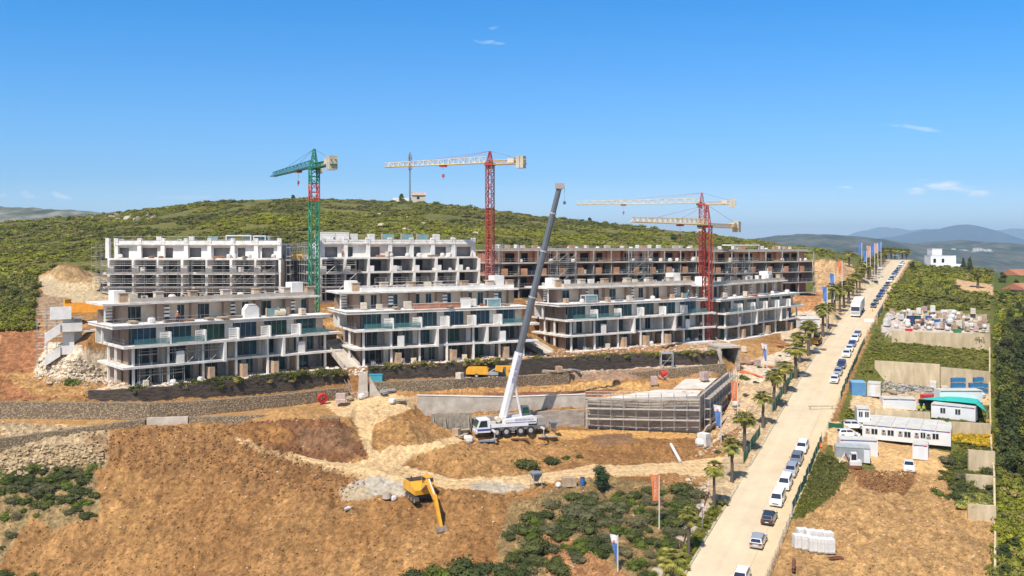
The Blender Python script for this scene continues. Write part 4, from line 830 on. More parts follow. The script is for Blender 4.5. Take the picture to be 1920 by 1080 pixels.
def tower_crane(name, base, ztop, jibdir, jl, cl, label, mastm, jibm, sects, w=1.6, jh=1.3, peak=4.0, base_z=None, hook_at=.5, hang=0.0):
    bx_, by_ = base; z0 = base_z; hgt = ztop - z0; t = thing("tower_crane", (bx_, by_, z0), label, "tower crane", math.atan2(jibdir[1], jibdir[0]))
    z = 0
    for (frac, mm) in sects:
        z2 = z + hgt * frac; mb = MB(); lattice(mb, (0, 0, z), (0, 0, z2), w, max(2, int((z2 - z) / w)), .15, .085); mb.obj('mast_section', mm, t); z = z2
    MB().bx(-1.6, 1.6, -1.6, 1.6, -.6, .0).obj('base', rcwall, t)
    B((0, 0, z + .25), (1.9, 1.9, .5)).obj('slewing_ring', mastm, t)
    mb = MB(); lattice(mb, (0, 0, z + .5), (0, 0, z + peak), w * .8, 4, .1, .06, taper=.25); mb.obj('tower_head', mastm, t)
    mb = MB(); lattice(mb, (1.0, 0, z + .7), (jl, 0, z + .5), jh, int(jl / 1.3), .075, .045, tri=True, taper=.75)
    j = mb.obj('jib', jibm, t); MB().bx(1.0, jl, -.7, .7, z + .50, z + .6).obj('jib_walkway', yel_p if jibm != teal_p else teal_p, j)
    mb = MB(); lattice(mb, (-1, 0, z + .6), (-cl, 0, z + .6), .9, int(cl / 1.3), .09, .05); c = mb.obj('counter_jib', yel_p if jibm != teal_p else green_p, t); MB().bx(-cl, -1, -.7, .7, z + .15, z + .25).obj('walkway', yel_p if jibm != teal_p else green_p, c)
    for k in range(2): B((-cl + .7 + k * .9, 0, z + .5), (.8, 1.6, 2.6)).obj('counterweight', block_c, t)
    B((-cl + 3.4, 0, z + .9), (1.5, 1.1, 1.0)).obj('winch_house', cream_p, t)
    cb = B((.6, -1.25, z + .2), (1.3, 1.0, 1.7)).obj('cab', cream_p, t); B((.9, -1.3, z + .5), (1.35, 1.05, .8)).obj('window', glassC, cb)
    mb = MB()
    for e in (.45, .8): mb.tube((0, 0, z + peak), (jl * e, 0, z + 1.2), .035, n=3)
    mb.tube((0, 0, z + peak), (-cl + 1, 0, z + 1.1), .035, n=3); mb.obj('tie_bars', mastm, t)
    tr = B((jl * hook_at, 0, z + .3), (1.5, 1.1, .4)).obj('trolley', red_p, t); mb = MB()
    for o in (-.2, .2): mb.tube((jl * hook_at + o, 0, z + .2), (jl * hook_at, 0, z - 1.6 - hang), .02, n=3)
    mb.obj('hoist_rope', steel, t); mb = B((jl * hook_at, 0, z - 1.9 - hang), (.5, .3, .7)); mb.tube((jl * hook_at, 0, z - 2.2 - hang), (jl * hook_at, .1, z - 2.7 - hang), .06); mb.obj('hook_block', red_p, t)
    mb = MB(); mb.tube((.5, .5, 0), (.5, .5, hgt), .05, n=4); mb.tube((.2, .5, 0), (.2, .5, hgt), .05, n=4); mb.obj('ladder', mastm, t); return t
tower_crane("tower_crane", (WX(589, 175), 175), WZ(318, 175), (-.5, .86), 29, 11.5, "green tower crane with short teal jib behind the left front block", green_p, teal_p, ((.80, green_p), (.11, red_p), (.09, green_p)), w=1.55, base_z=WZ(585, 175) - 2.5, hook_at=.35)
tower_crane("tower_crane", (WX(918.5, 200), 200), WZ(308, 200) - .3, (-.92, .40), 27, 8.6, "red tower crane with long yellow jib behind the second front block", red_p, jib_y, ((.36, pink_p), (.33, red_p), (.31, pink_p)), w=1.4, base_z=WZ(540, 200) - 3, hook_at=.43, peak=3.2)
tower_crane("tower_crane", (WX(1316, 259), 259), WZ(385, 259), (-.975, .22), 36, 9.6, "farther red tower crane with the higher yellow jib above the brick blocks", red_p, jib_y, ((.7, red_p), (.3, pink_p)), w=1.5, base_z=WZ(489, 259) - 6, hook_at=.62, peak=3.6)
tower_crane("tower_crane", (WX(1326, 206), 206), WZ(427, 206), (-.56, -.83), 38, 20, "nearer red tower crane with the lower jib, standing between the right front blocks", red_p, jib_y, ((.72, red_p), (.28, red_p)), w=1.6, base_z=WZ(638, 206) - .3, hook_at=.4, peak=5.2)

# mobile crane
cw = mat("crane_white", (.74, .73, .74), .4, .08, .8, coat=.3); cblue = mat("crane_blue", (.05, .07, .30), .4, .1, 1); cgrey = mat("crane_dark_grey", (.13, .14, .16), .4, .12, .6, coat=.2); tyre = mat("tyre_rubber", (.03, .028, .027), .9, .3, 3); rimm = mat("wheel_rim", (.50, .47, .46), .5, .12, 3, metal=.2)
p = hit(955, 815, 140); mcz = gz(WX(955, 146.8), 146.8) + .05; mc = thing("mobile_crane", (WX(953, 146.8), 146.8, mcz), "white four axle mobile crane with long dark grey telescopic boom", "mobile crane", math.radians(197))
def wheel(par, x, y, z, r, w, rim=None):      # axle along y, the outer side at +y or -y
    o = MB().tube((x, y - w / 2, z), (x, y + w / 2, z), r, n=16).obj('wheel', tyre, par); sg = 1 if y > 0 else -1
    MB().tube((x, y + sg * (w / 2 - .02), z), (x, y + sg * (w / 2 + .03), z), r * .55, r * .5, n=12).obj('rim', rim or rimm, o)
chs = MB(); chs.bx(-6.0, 3.3, -1.25, 1.25, .9, 1.45); chs.obj('chassis', mat("chassis_grey", (.17, .165, .16), .6, .2, 1), mc)
MB().bx(-3.0, 3.2, 1.0, 1.32, 1.46, 2.0).obj('side_locker', cw, mc); MB().bx(-3.0, 3.2, -1.32, -1.0, 1.46, 2.0).obj('side_locker', cw, mc)
cab = MB(); cab.prism_y([(3.35, .75), (5.45, .75), (5.6, 1.5), (5.1, 2.75), (3.4, 2.85)], -1.28, 1.28).obj('cab', cw, mc)
for o in C.objects:
    if o.parent == mc and o.name.startswith('cab'): cabo = o
MB().add([(5.63, -1.1, 1.62), (5.63, 1.1, 1.62), (5.19, 1.1, 2.65), (5.19, -1.1, 2.65)], [(0, 1, 2, 3)]).obj('windscreen', glassG, cabo)
for sy in (-1.29, 1.29): MB().add([(3.8, sy, 1.6), (5.3, sy, 1.6), (4.95, sy, 2.6), (3.9, sy, 2.65)], [(0, 1, 2, 3)]).obj('side_window', glassC, cabo)
MB().bx(5.5, 5.68, -1.25, 1.25, .6, 1.0).obj('bumper', cw, mc)
for sy in (-.9, .9): MB().bx(5.68, 5.72, sy - .2, sy + .2, .95, 1.15).obj('headlight', mat("lamp_lens", (.7, .7, .68), .2, .05, 1), mc)
for sy in (-1.3, 1.3): MB().bx(3.36, 5.5, sy - .01, sy + .01, 1.05, 1.35).obj('blue_stripe', cblue, mc)
for x in (2.3, .7, -1.7, -3.4):
    for y in (-1.08, 1.08): wheel(mc, x, y, .68, .68, .5)
stp = MB()
for k in range(4): stp.bx(-.7, -.2, 1.1, 1.3, .45 + k * .26, .53 + k * .26)
stp.obj('step_ladder', rimm, mc)
MB().bx(-5.9, -4.6, -1.2, 1.2, 1.46, 2.6).obj('counterweight', greyc, mc)
for x in (3.0, -5.2):
    for sy in (-1, 1):
        o = MB().bx(x - .15, x + .15, min(sy * 1.2, sy * 2.6), max(sy * 1.2, sy * 2.6), .95, 1.2).obj('outrigger', cw, mc); MB().tube((x, sy * 2.5, -.1), (x, sy * 2.5, 1.1), .1, n=6).tube((x, sy * 2.5, -.12), (x, sy * 2.5, .02), .4, n=8).obj('foot_pad', steel, o)
ss = MB(); ss.prism_y([(-4.4, 1.75), (.8, 1.75), (1.2, 2.0), (.9, 2.6), (-3.9, 3.0), (-4.5, 2.7)], .35, 1.25); ss.prism_y([(-3.6, 1.75), (.8, 1.75), (1.2, 2.3), (-1.0, 3.0), (-3.6, 2.8)], -1.2, -.35); ss.obj('superstructure', cw, mc); MB().bx(-4.3, .8, 1.26, 1.29, 2.0, 2.12).obj('blue_stripe', cblue, mc)
MB().tube((-1, 0, 1.45), (-1, 0, 1.75), 1.0, n=14).obj('turntable', cgrey, mc)
oc = MB().prism_y([(-4.0, 3.0), (-2.2, 3.0), (-2.3, 4.3), (-3.5, 4.4)], -1.25, -.2).obj('crane_cab', cgrey, mc); MB().add([(-3.7, -.18, 3.2), (-2.5, -.18, 3.2), (-2.5, -.18, 4.15), (-3.4, -.18, 4.2)], [(0, 1, 2, 3)]).obj('side_window', glassG, oc)
for k in range(2): MB().tube((.9 + k * .9, -.6, 2.5), (.9 + k * .9, .6, 2.5), .42, n=12).obj('winch_drum', cream_p, mc)
imat = mc.matrix_basis.inverted() if False else (Matrix.Translation(mc.location) @ Matrix.Rotation(mc.rotation_euler[2], 4, 'Z')).inverted()
bp = Vector(W(946, 772, 146.8)); bt = Vector(W(1048.5, 352, 145.3)); bm = bp + (bt - bp) * .268
bp, bt, bm = (imat @ q_ for q_ in (bp, bt, bm))
bd = (bt - bp).normalized()
def sect(p0, p1, w, name, m, par):
    d = (p1 - p0).normalized(); a = Vector((0, 1, 0)); a = (a - d * a.dot(d)).normalized(); b = d.cross(a); vs = []
    for p_ in (p0, p1):
        for i in range(8):
            th = 2 * math.pi * (i + .5) / 8; vs.append(p_ + (a * math.cos(th) * .85 + b * math.sin(th)) * w)
    return MB().add(vs, [(i, (i + 1) % 8, 8 + (i + 1) % 8, 8 + i) for i in range(8)] + [tuple(range(7, -1, -1)), tuple(range(8, 16))]).obj(name, m, par)
bo = sect(bp - bd * 1.0, bm, .74, 'boom_base', cw, mc)
Lb = (bt - bm).length; pr = bm
for k, (fr, w) in enumerate(((.34, .60), (.62, .54), (.85, .49), (1.0, .44))):
    q_ = bm + bd * Lb * fr; sect(pr, q_, w, 'boom_section', cgrey, mc); sect(q_ - bd * .25, q_, w + .07, 'boom_collar', rimm, mc); pr = q_
hd = MB(); hd.box(bt + bd * .3, (1.3, .8, .9)); hd.obj('boom_head', mat("faded_pink", (.5, .38, .37), .6, .1, 1), mc)
MB().tube(bt + Vector((-.9, 0, .2)), bt + Vector((-.9, 0, -2.2)), .03, n=4).obj('hoist_rope', steel, mc); B(bt + Vector((-.9, 0, -2.4)), (.35, .3, .5)).obj('hook_block', cgrey, mc)
MB().tube(Vector((-2.3, 0, 2.2)), bp + bd * 6.0, .22, n=8).tube(bp + bd * 5.9 - Vector((.3, 0, 0)), bp + bd * 8.5, .25, n=6).obj('lift_cylinder', cw, mc)
# lettering on boom and superstructure
def text(s, size, m, par, loc, rot, name='lettering', ext=.01):
    cu_ = bpy.data.curves.new(name, 'FONT'); cu_.body = s; cu_.size = size; cu_.extrude = ext; cu_.align_x = 'CENTER'; cu_.align_y = 'CENTER'; cu_.resolution_u = 2
    tmp = bpy.data.objects.new('tmp', cu_); C.objects.link(tmp); bpy.context.view_layer.update(); me = bpy.data.meshes.new_from_object(tmp.evaluated_get(bpy.context.evaluated_depsgraph_get())); bpy.data.objects.remove(tmp)
    me.materials.clear(); me.materials.append(m); o = bpy.data.objects.new(name, me); C.objects.link(o); o.location = loc; o.rotation_euler = rot
    if par: o.parent = par
    return o
purple = mat("purple_letters", (.10, .08, .36), .5, .1, 1)
a_ = -bd; f_ = Vector((0, 1, 0)); f_ = (f_ - a_ * f_.dot(a_)).normalized(); up_ = f_.cross(a_); M_ = Matrix((a_, -f_.cross(a_) * -1, f_)).transposed()
o = text("GRUAS BONILLA", .62, purple, mc, bp + bd * 7.3 + f_ * .66, (0, 0, 0)); o.rotation_euler = Matrix((-a_, f_.cross(-a_), f_)).transposed().to_euler()
o = text("GRUAS BONILLA", .42, purple, mc, (-2.3, 1.262, 2.45), (math.pi / 2, 0, math.pi))
# ---------------------------------------------------------------- vehicles
RH = math.atan2(1, RS)                                   # heading of the road (uphill)
lens = mat("lamp_lens", (.7, .7, .68), .2, .05, 1); redl = mat("red_lens", (.35, .02, .02), .3, .05, 1); plate = mat("number_plate", (.7, .7, .66), .5, .05, 1); cglass = mat("car_glass", (.022, .027, .045), .05, .2, 2, spec=.8, coat=.5); trim = mat("black_trim", (.03, .03, .032), .7, .2, 3)
CP = {n: mat("car_paint_" + n, c, .3, .04, 1, coat=.7, metal=mt) for n, c, mt in (("white", (.76, .75, .74), 0), ("silver", (.42, .43, .46), .3), ("grey", (.20, .21, .23), .3), ("black", (.022, .024, .027), 0), ("navy", (.03, .045, .12), .1), ("blue", (.06, .09, .22), .1), ("teal", (.12, .17, .18), .2), ("red", (.20, .03, .03), .1), ("beige", (.50, .46, .40), .1))}
#          len  wid  bonnet_z belt_z roof_z  front-of-glass  roof-front  roof-rear  glass-base-rear
SPEC = {"saloon": (4.6, 1.80, .88, .95, 1.43, 1.15, .45, -1.05, -1.75), "hatchback": (4.1, 1.78, .90, .97, 1.48, 1.15, .45, -1.55, -1.95), "suv": (4.5, 1.86, 1.02, 1.10, 1.68, 1.25, .60, -1.75, -2.15),
        "van": (4.5, 1.84, 1.10, 1.16, 1.86, 1.65, .95, -2.05, -2.18), "pickup": (5.1, 1.86, 1.05, 1.12, 1.75, 1.25, .65, -.75, -1.05)}
def car_mesh(kind, paint, label, loc, rz, group=None, rx=0.0):
    Ln, w, hz, bz, rf, gf, rfr, rr, gr = SPEC[kind]; h = w / 2; L2 = Ln / 2
    t = thing("parked_" + kind if kind != "suv" else "parked_off_road_car", loc, label, {"van": "van", "pickup": "pickup truck"}.get(kind, "car"), rz, group); t.rotation_euler = (0, 0, rz)
    if rx: t.rotation_euler = (Matrix.Rotation(rz, 3, 'Z') @ Matrix.Rotation(-rx, 3, 'Y')).to_euler()
    P_ = CP[paint]; prof = [(-L2, .32), (-L2 - .02, bz - .25), (-L2 + .08, bz - .02), (gr, bz), (gf, bz), (gf + .1, hz + .03), (L2 - .35, hz - .1), (L2 - .06, hz - .28), (L2, .55), (L2 - .05, .30)]
    b = MB(); n = len(prof)
    rows = [(-h, .0, .06), (-h * .9, .0, 0.0)]
    vs = []
    for y, sc in ((-h + .02, 1), (-h, 2), (h, 2), (h - .02, 1)):
        for x, z in prof:
            zz = z if sc == 2 else z; xx = x * (.985 if sc == 1 else 1); vs.append((xx, y if z < bz - .2 else y * .965, zz))
    b.add([(x, -h * (.96 if z > bz - .2 else 1), z) for x, z in prof] + [(x, h * (.96 if z > bz - .2 else 1), z) for x, z in prof], [(i, n + i, n + (i + 1) % n, (i + 1) % n) for i in range(n)] + [tuple(range(n)), tuple(range(2 * n - 1, n - 1, -1))])
    if kind == "pickup": b.bx(-L2 + .1, gr - .2, -h + .12, h - .12, bz - .3, bz + .02)
    body = b.obj('body', P_, t, smooth=True); bv = body.modifiers.new('Bevel', 'BEVEL'); bv.width = .09; bv.segments = 2; bv.limit_method = 'ANGLE'; bv.angle_limit = .5; bv.harden_normals = True
    hb, ht = h * .95, h * .80; zb, zt = bz - .01, rf; base = [(gr, -hb), (gf, -hb), (gf, hb), (gr, hb)]; top = [(rr, -ht), (rfr, -ht), (rfr, ht), (rr, ht)]
    vs = [(x, y, zb) for x, y in base] + [(x, y, zt) for x, y in top]
    cb = MB().add(vs, [(4, 5, 6, 7), (0, 1, 5, 4), (1, 2, 6, 5), (2, 3, 7, 6), (3, 0, 4, 7)]).obj('cabin', P_, t, smooth=True); bv = cb.modifiers.new('Bevel', 'BEVEL'); bv.width = .07; bv.segments = 2; bv.harden_normals = True
    V = [Vector(v_) for v_ in vs]
    def pane(nm, a, b_, c, d, s0, s1, t0, t1, off):
        def q(s, u): return (a * (1 - s) + b_ * s) * (1 - u) + (d * (1 - s) + c * s) * u + off
        MB().add([q(s0, t0), q(s1, t0), q(s1, t1), q(s0, t1)], [(0, 1, 2, 3)]).obj(nm, cglass, cb)
    t.scale = (.87, .87, .87); e = .022
    pane('windscreen', V[1], V[2], V[6], V[5], .06, .94, .08, .90, Vector((e, 0, e))); pane('rear_window', V[3], V[0], V[4], V[7], .08, .92, .12, .85, Vector((-e, 0, e)))
    for sd, (i0, i1, i2, i3) in ((-1, (0, 1, 5, 4)), (1, (3, 2, 6, 7))):
        for s0, s1 in (((.08, .47), (.51, .93)) if kind not in ("van",) else ((.06, .30), (.34, .62), (.66, .94))): pane('side_window', V[i0], V[i1], V[i2], V[i3], s0, s1, .14, .86, Vector((0, sd * e, e * .5)))
    wr = .33 if kind in ("saloon", "hatchback") else .37
    for x in (L2 - .85, -L2 + .85):
        for y in (-h + .10, h - .10): wheel(t, x, y, wr - .02, wr, .24)
    for y in (-h + .28, h - .28): MB().bx(L2 - .12, L2 + .012, y - .2, y + .2, .58, .74).obj('headlight', lens, t); MB().bx(-L2 - .035, -L2 + .1, y - .16, y + .16, bz - .28, bz - .08).obj('tail_light', redl, t)
    MB().bx(-L2 - .045, -L2, -.26, .26, .55, .66).bx(L2, L2 + .02, -.26, .26, .42, .52).obj('number_plate', plate, t)
    MB().bx(L2 - .02, L2 + .015, -.45, .45, .56, .70).obj('grille', trim, t)
    for sy in (-1, 1): MB().bx(gf - .25, gf - .08, min(sy * h, sy * (h + .18)), max(sy * h, sy * (h + .18)), bz + .02, bz + .17).obj('wing_mirror', P_, t)
    return t
cars = [  # depth, kind, colour, facing camera?, label
 (101, "hatchback", "white", 1, "white car cut by the bottom edge of the photo, nearest on the road"), (110, "hatchback", "silver", 0, "silver hatchback seen from behind, second car from the photo's bottom"),
 (116.5, "hatchback", "black", 0, "black hatchback seen from behind, parked just ahead of the silver hatchback"), (122.3, "van", "white", 1, "white van parked directly behind the black hatchback"),
 (127.8, "van", "white", 1, "white van, the farther of the two white vans in the near row"), (132.6, "suv", "silver", 1, "light grey car parked directly behind the two white vans"),
 (137.2, "suv", "grey", 1, "dark grey car just below the white car ending the near row"), (142.3, "suv", "white", 1, "white car at the uphill end of the near row of parked cars"),
 (179, "saloon", "white", 1, "white saloon, nearest of the group of three by the blue container"), (184.5, "saloon", "silver", 1, "silver saloon, middle of the group of three by the blue container"), (190, "suv", "navy", 1, "dark blue car, farthest of the group of three by the blue container"),
 (199.5, "suv", "white", 1, "white off-road car, nearest of the group of five below the rubbish yard"), (205, "hatchback", "white", 1, "white hatchback, second nearest of the group of five below the rubbish yard"), (210.5, "saloon", "blue", 1, "blue car in the middle of the group of five below the rubbish yard"),
 (216.5, "suv", "white", 1, "white car, fourth of the group of five below the rubbish yard"), (222.5, "saloon", "silver", 1, "silver car, farthest of the group of five below the rubbish yard"),
 (268, "saloon", "navy", 1, "navy car, nearest of the long far row, opposite the white lorry"), (276, "hatchback", "teal", 1, "dull green car, second nearest of the long far row"), (287, "saloon", "navy", 1, "navy saloon behind the dull green car of the far row"),
 (294, "saloon", "blue", 1, "blue saloon, fourth of the long far row"), (301.5, "suv", "navy", 1, "dark blue car, fifth of the long far row"), (310, "saloon", "silver", 1, "silver saloon, sixth of the long far row"), (318, "saloon", "teal", 1, "grey green saloon, seventh of the long far row"),
 (327, "hatchback", "red", 1, "dark red car, the only red one of the long far row"), (338, "suv", "white", 1, "white car just above the dark red car of the far row"), (349, "saloon", "navy", 1, "navy car above the white one in the far row"),
 (360, "van", "silver", 1, "silver car tenth in the long far row"), (370, "suv", "navy", 1, "dark car eleventh in the long far row"), (380, "saloon", "navy", 1, "dark car twelfth in the long far row"), (391, "hatchback", "black", 1, "black car thirteenth in the long far row"),
 (403, "saloon", "silver", 1, "silver car near the crest of the road"), (415, "van", "white", 1, "white car near the crest, above the silver one"), (429, "saloon", "white", 1, "white car at the very crest of the road")]
def slope(d): return math.atan((road_h(d - 2) - road_h(d + 2)) / 4 / math.hypot(1, RS))
for d, kd, col_, fc, lb in cars:
    a = -23.45 if d < 150 else -23.1; x = a + RS * d; sl = slope(d)
    car_mesh(kd, col_, lb, (x, d, CZ - road_h(d) + .04), RH + (math.pi if fc else 0), "cars parked along the road", rx=(-sl if fc else sl))
def place(px, py, dz=0.0, dmin=55): p = hit(px, py, dmin); return Vector((p.x, p.y, p.z + dz))
d = 329; car_mesh("suv", "black", "black off-road car in the left lane below the crest", (-27.6 + RS * d, d, CZ - road_h(d) + .04), RH + math.pi, rx=-slope(d))
d = 395; car_mesh("saloon", "white", "white car turning off to the left near the crest", (-31.6 + RS * d, d, CZ - road_h(d) + .1), .1)
car_mesh("hatchback", "white", "white hatchback parked side-on beside the long cabin row, near one", place(1590, 819, .05), .02 + math.radians(-4)); car_mesh("suv", "white", "white car parked behind the side-on white hatchback", place(1599, 805, .05), math.radians(-6))
car_mesh("pickup", "white", "white pickup truck beside the small white cabin", place(1704, 882, .05), math.radians(-112))

# articulated lorry
d = 250; sl = slope(d); lx = -26.4; lo = thing("lorry", (lx + RS * d, d, CZ - road_h(d) + .04), "white articulated lorry driving down the road past the palms", "lorry"); lo.rotation_euler = (Matrix.Rotation(RH + math.pi, 3, 'Z') @ Matrix.Rotation(sl, 3, 'Y')).to_euler()
lw = mat("lorry_white", (.70, .68, .65), .5, .08, .6)
MB().bx(-12.2, -1.2, -1.27, 1.27, 1.2, 3.95).obj('trailer_box', lw, lo); MB().bx(-12, 1, -.5, .5, .8, 1.19).obj('chassis', trim, lo)
cb = MB().prism_y([(-.6, .9), (1.75, .9), (1.85, 1.6), (1.6, 3.0), (.9, 3.6), (-.6, 3.7)], -1.22, 1.22).obj('cab', lw, lo); MB().add([(1.87, -1.1, 1.75), (1.87, 1.1, 1.75), (1.64, 1.1, 2.85), (1.64, -1.1, 2.85)], [(0, 1, 2, 3)]).obj('windscreen', cglass, cb)
for sy in (-1.235, 1.235): MB().add([(.6, sy, 1.9), (1.6, sy, 1.9), (1.4, sy, 2.8), (.6, sy, 2.8)], [(0, 1, 2, 3)]).obj('side_window', cglass, cb)
MB().bx(1.86, 1.92, -1.0, 1.0, 1.0, 1.5).obj('grille', rimm, lo); MB().bx(1.6, 1.95, -1.22, 1.22, .4, .85).obj('bumper', lw, lo)
for sy in (-.95, .95): MB().bx(1.95, 1.99, sy - .18, sy + .18, .55, .75).obj('headlight', lens, lo)
for x in (.9, -2.6, -8.6, -9.8, -11.0):
    for y in (-1.02, 1.02): wheel(lo, x, y, .5, .5, .4)

# excavator, yellow, reaching down the slope
yel = mat("digger_yellow", (.76, .36, .02), .45, .12, 1.2, dirt=(.55, .28, .03)); blk = mat("digger_black", (.03, .028, .027), .7, .3, 2, dirt=(.07, .05, .035)); bucketm = mat("worn_bucket", (.28, .21, .16), .7, .3, 2)
ep = place(788, 936); ex = thing("excavator", (WX(789, 118.0), 118.0, gz(WX(789, 118.0), 118.0) - .05), "yellow tracked excavator reaching its bucket down the dirt slope", "excavator", math.radians(-62)); ex.scale = (1.04,) * 3
for sy in (-1, 1):
    o = MB().prism_y([(-1.9, .45), (-1.6, .12), (1.6, .12), (1.9, .45), (1.6, .82), (-1.6, .82)], sy * 1.2 - .26, sy * 1.2 + .26).obj('track', blk, ex)
    for x in (-1.5, -.5, .5, 1.5): MB().tube((x, sy * 1.2 - .3, .45), (x, sy * 1.2 + .3, .45), .26, n=8).obj('roller', bucketm, o)
MB().bx(-.9, .9, -1.0, 1.0, .45, .9).obj('undercarriage', blk, ex)
MB().prism_y([(-2.5, 1.0), (1.2, 1.0), (1.25, 1.6), (.6, 1.75), (-.6, 2.2), (-2.3, 2.25), (-2.6, 1.9)], -1.25, 1.25).obj('upper_body', yel, ex)
MB().bx(-2.4, -1.0, -1.1, 1.1, 2.26, 2.34).obj('engine_cover', blk, ex); MB().bx(-2.85, -2.45, -1.25, 1.25, 1.0, 1.9).obj('counterweight', yel, ex); MB().tube((-1.2, -.8, 2.3), (-1.2, -.8, 2.8), .08, n=8).obj('exhaust', blk, ex)
cb = MB().prism_y([(-.5, 1.6), (1.25, 1.6), (1.35, 2.1), (1.0, 3.0), (-.4, 3.0)], .3, 1.25).obj('cab', yel, ex)
MB().add([(1.37, .35, 2.0), (1.37, 1.2, 2.0), (1.06, 1.2, 2.9), (1.06, .35, 2.9)], [(0, 1, 2, 3)]).obj('windscreen', cglass, cb)
for y in (.29, 1.26): MB().add([(-.3, y, 1.95), (1.2, y, 1.95), (.95, y, 2.88), (-.3, y, 2.88)], [(0, 1, 2, 3)]).obj('side_window', cglass, cb)
MB().bx(.3, .4, 1.27, 1.3, 1.7, 3.0).obj('grab_rail', blk, ex)
P0, P1, P2, P3 = Vector((.9, -.15, 1.7)), Vector((2.7, -.15, 2.9)), Vector((5.0, -.15, 1.3)), Vector((6.7, -.15, -1.5))
def beam(a, b, w0, w1, th): 
    d_ = (b - a).normalized(); n_ = Vector((-d_.z, 0, d_.x)); y_ = Vector((0, th / 2, 0)); vs = []
    for p_, w in ((a, w0), (b, w1)):
        for s1, s2 in ((-1, -1), (1, -1), (1, 1), (-1, 1)): vs.append(p_ + n_ * w / 2 * s1 + y_ * s2)
    return vs, [(3, 2, 1, 0), (4, 5, 6, 7), (0, 1, 5, 4), (1, 2, 6, 5), (2, 3, 7, 6), (3, 0, 4, 7)]
MB().add(*beam(P0, P1, .45, .75, .42)).add(*beam(P1, P2, .75, .4, .40)).obj('boom', yel, ex); MB().add(*beam(P2 - (P3 - P2) * .18, P3, .6, .3, .34)).obj('stick', yel, ex)
for y in (-.45, .15): MB().tube((.9, y, 1.4), P1 + Vector((.2, y + .15, -.2)), .09, n=6).obj('boom_cylinder', rimm, ex)
MB().tube(P1 + Vector((.3, 0, .45)), P2 - (P3 - P2) * .15 + Vector((0, 0, .1)), .09, n=6).obj('stick_cylinder', rimm, ex)
bk = MB(); bk.prism_y([(6.45, -1.45), (6.95, -1.4), (7.2, -1.9), (7.05, -2.5), (6.6, -2.7), (6.25, -2.3)], -.80, .50).obj('bucket', bucketm, ex); MB().tube(P3, (6.7, -.15, -1.7), .22, n=8).obj('bucket_link', bucketm, ex)
for k in range(5): MB().box((6.5, -.72 + k * .29, -2.75), (.12, .1, .35), ry=.3).obj('bucket_tooth', bucketm, ex)

# mini excavator, white
me_ = thing("mini_excavator", place(1601, 877, .02), "white mini excavator in front of the grey roofed shelter", "excavator", math.radians(172)); whp = mat("mini_white", (.66, .64, .62), .5, .1, 1); rst = mat("rusty_red_steel", (.22, .07, .035), .8, .3, 1.5)
for sy in (-.55, .55): MB().prism_y([(-1.0, .22), (-.8, .02), (.8, .02), (1.0, .22), (.8, .46), (-.8, .46)], sy - .16, sy + .16).obj('track', rst, me_)
MB().prism_y([(-1.0, .5), (.75, .5), (.7, 1.0), (-.5, 1.1), (-1.0, 1.2)], -.7, .7).obj('upper_body', whp, me_); MB().bx(1.0, 1.12, -.8, .8, .0, .4).obj('dozer_blade', rst, me_)
cb = MB().prism_y([(-.45, 1.1), (.6, 1.0), (.65, 1.6), (.4, 2.3), (-.4, 2.35)], -.6, .35).obj('cab', whp, me_); MB().bx(-.3, .45, .352, .36, 1.25, 2.15).bx(-.3, .45, -.61, -.602, 1.25, 2.15).obj('side_window', cglass, cb)
MB().add([(.665, -.5, 1.35), (.665, .25, 1.35), (.46, .25, 2.2), (.46, -.5, 2.2)], [(0, 1, 2, 3)]).obj('windscreen', cglass, cb)
MB().add(*beam(Vector((.7, 0, .9)), Vector((1.3, 0, 2.2)), .25, .22, .18)).obj('boom', rst, me_); MB().add(*beam(Vector((1.25, 0, 2.25)), Vector((2.2, 0, .7)), .22, .15, .15)).obj('stick', whp, me_); MB().box((2.2, 0, .45), (.45, .5, .5), top=.7).obj('bucket', rst, me_)

# small backhoe by the palms, compressor, lift, generator
bh = thing("backhoe_loader", place(1531, 644, .05), "small yellow loader parked between the palms and the road", "loader", RH + math.pi - .1); MB().prism_y([(-1.4, .6), (1.4, .6), (1.4, 1.3), (0, 1.4), (-1.4, 1.4)], -.8, .8).obj('body', yel, bh); o = MB().box((-.3, 0, 2.0), (1.2, 1.3, 1.2), top=.85).obj('cab', blk, bh); MB().box((2.1, 0, .5), (.7, 1.8, .7), top=.6).obj('loader_bucket', yel, bh)
for x, r_ in ((-.8, .65), (1.0, .5)):
    for y in (-.85, .85): wheel(bh, x, y, r_ - .02, r_, .35, yel)
for y in (-.6, .6): MB().tube((.6, y, 1.3), (2.0, y, .7), .09).obj('loader_arm', yel, bh)
cp = thing("air_compressor", place(895, 708, .05, 150), "yellow towable compressor in front of the black bank, left one", "compressor", -.12); MB().prism_y([(-1.9, .6), (2.0, .6), (2.0, 1.5), (1.6, 1.85), (-1.6, 1.85), (-1.9, 1.5)], -.8, .8).obj('housing', yel, cp); MB().tube((-1.9, 0, .6), (-3.1, 0, .4), .08).obj('towbar', blk, cp)
for y in (-.85, .85): wheel(cp, 0, y, .38, .4, .25)
lf = thing("site_dumper", place(924, 710, .05, 150), "small grey and yellow dumper between the two yellow machines", "dumper", .1); MB().box((0, 0, .9), (1.8, 1.2, .5)).obj('body', steel, lf); MB().box((1.1, 0, 1.7), (1.3, 1.3, .9), ry=.2).obj('skip', yel, lf); MB().tube((-.6, 0, 1.1), (.6, 0, 1.8), .09).obj('arm', steel, lf)
for x in (-.7, .7):
    for y in (-.65, .65): wheel(lf, x, y, .35, .37, .25)
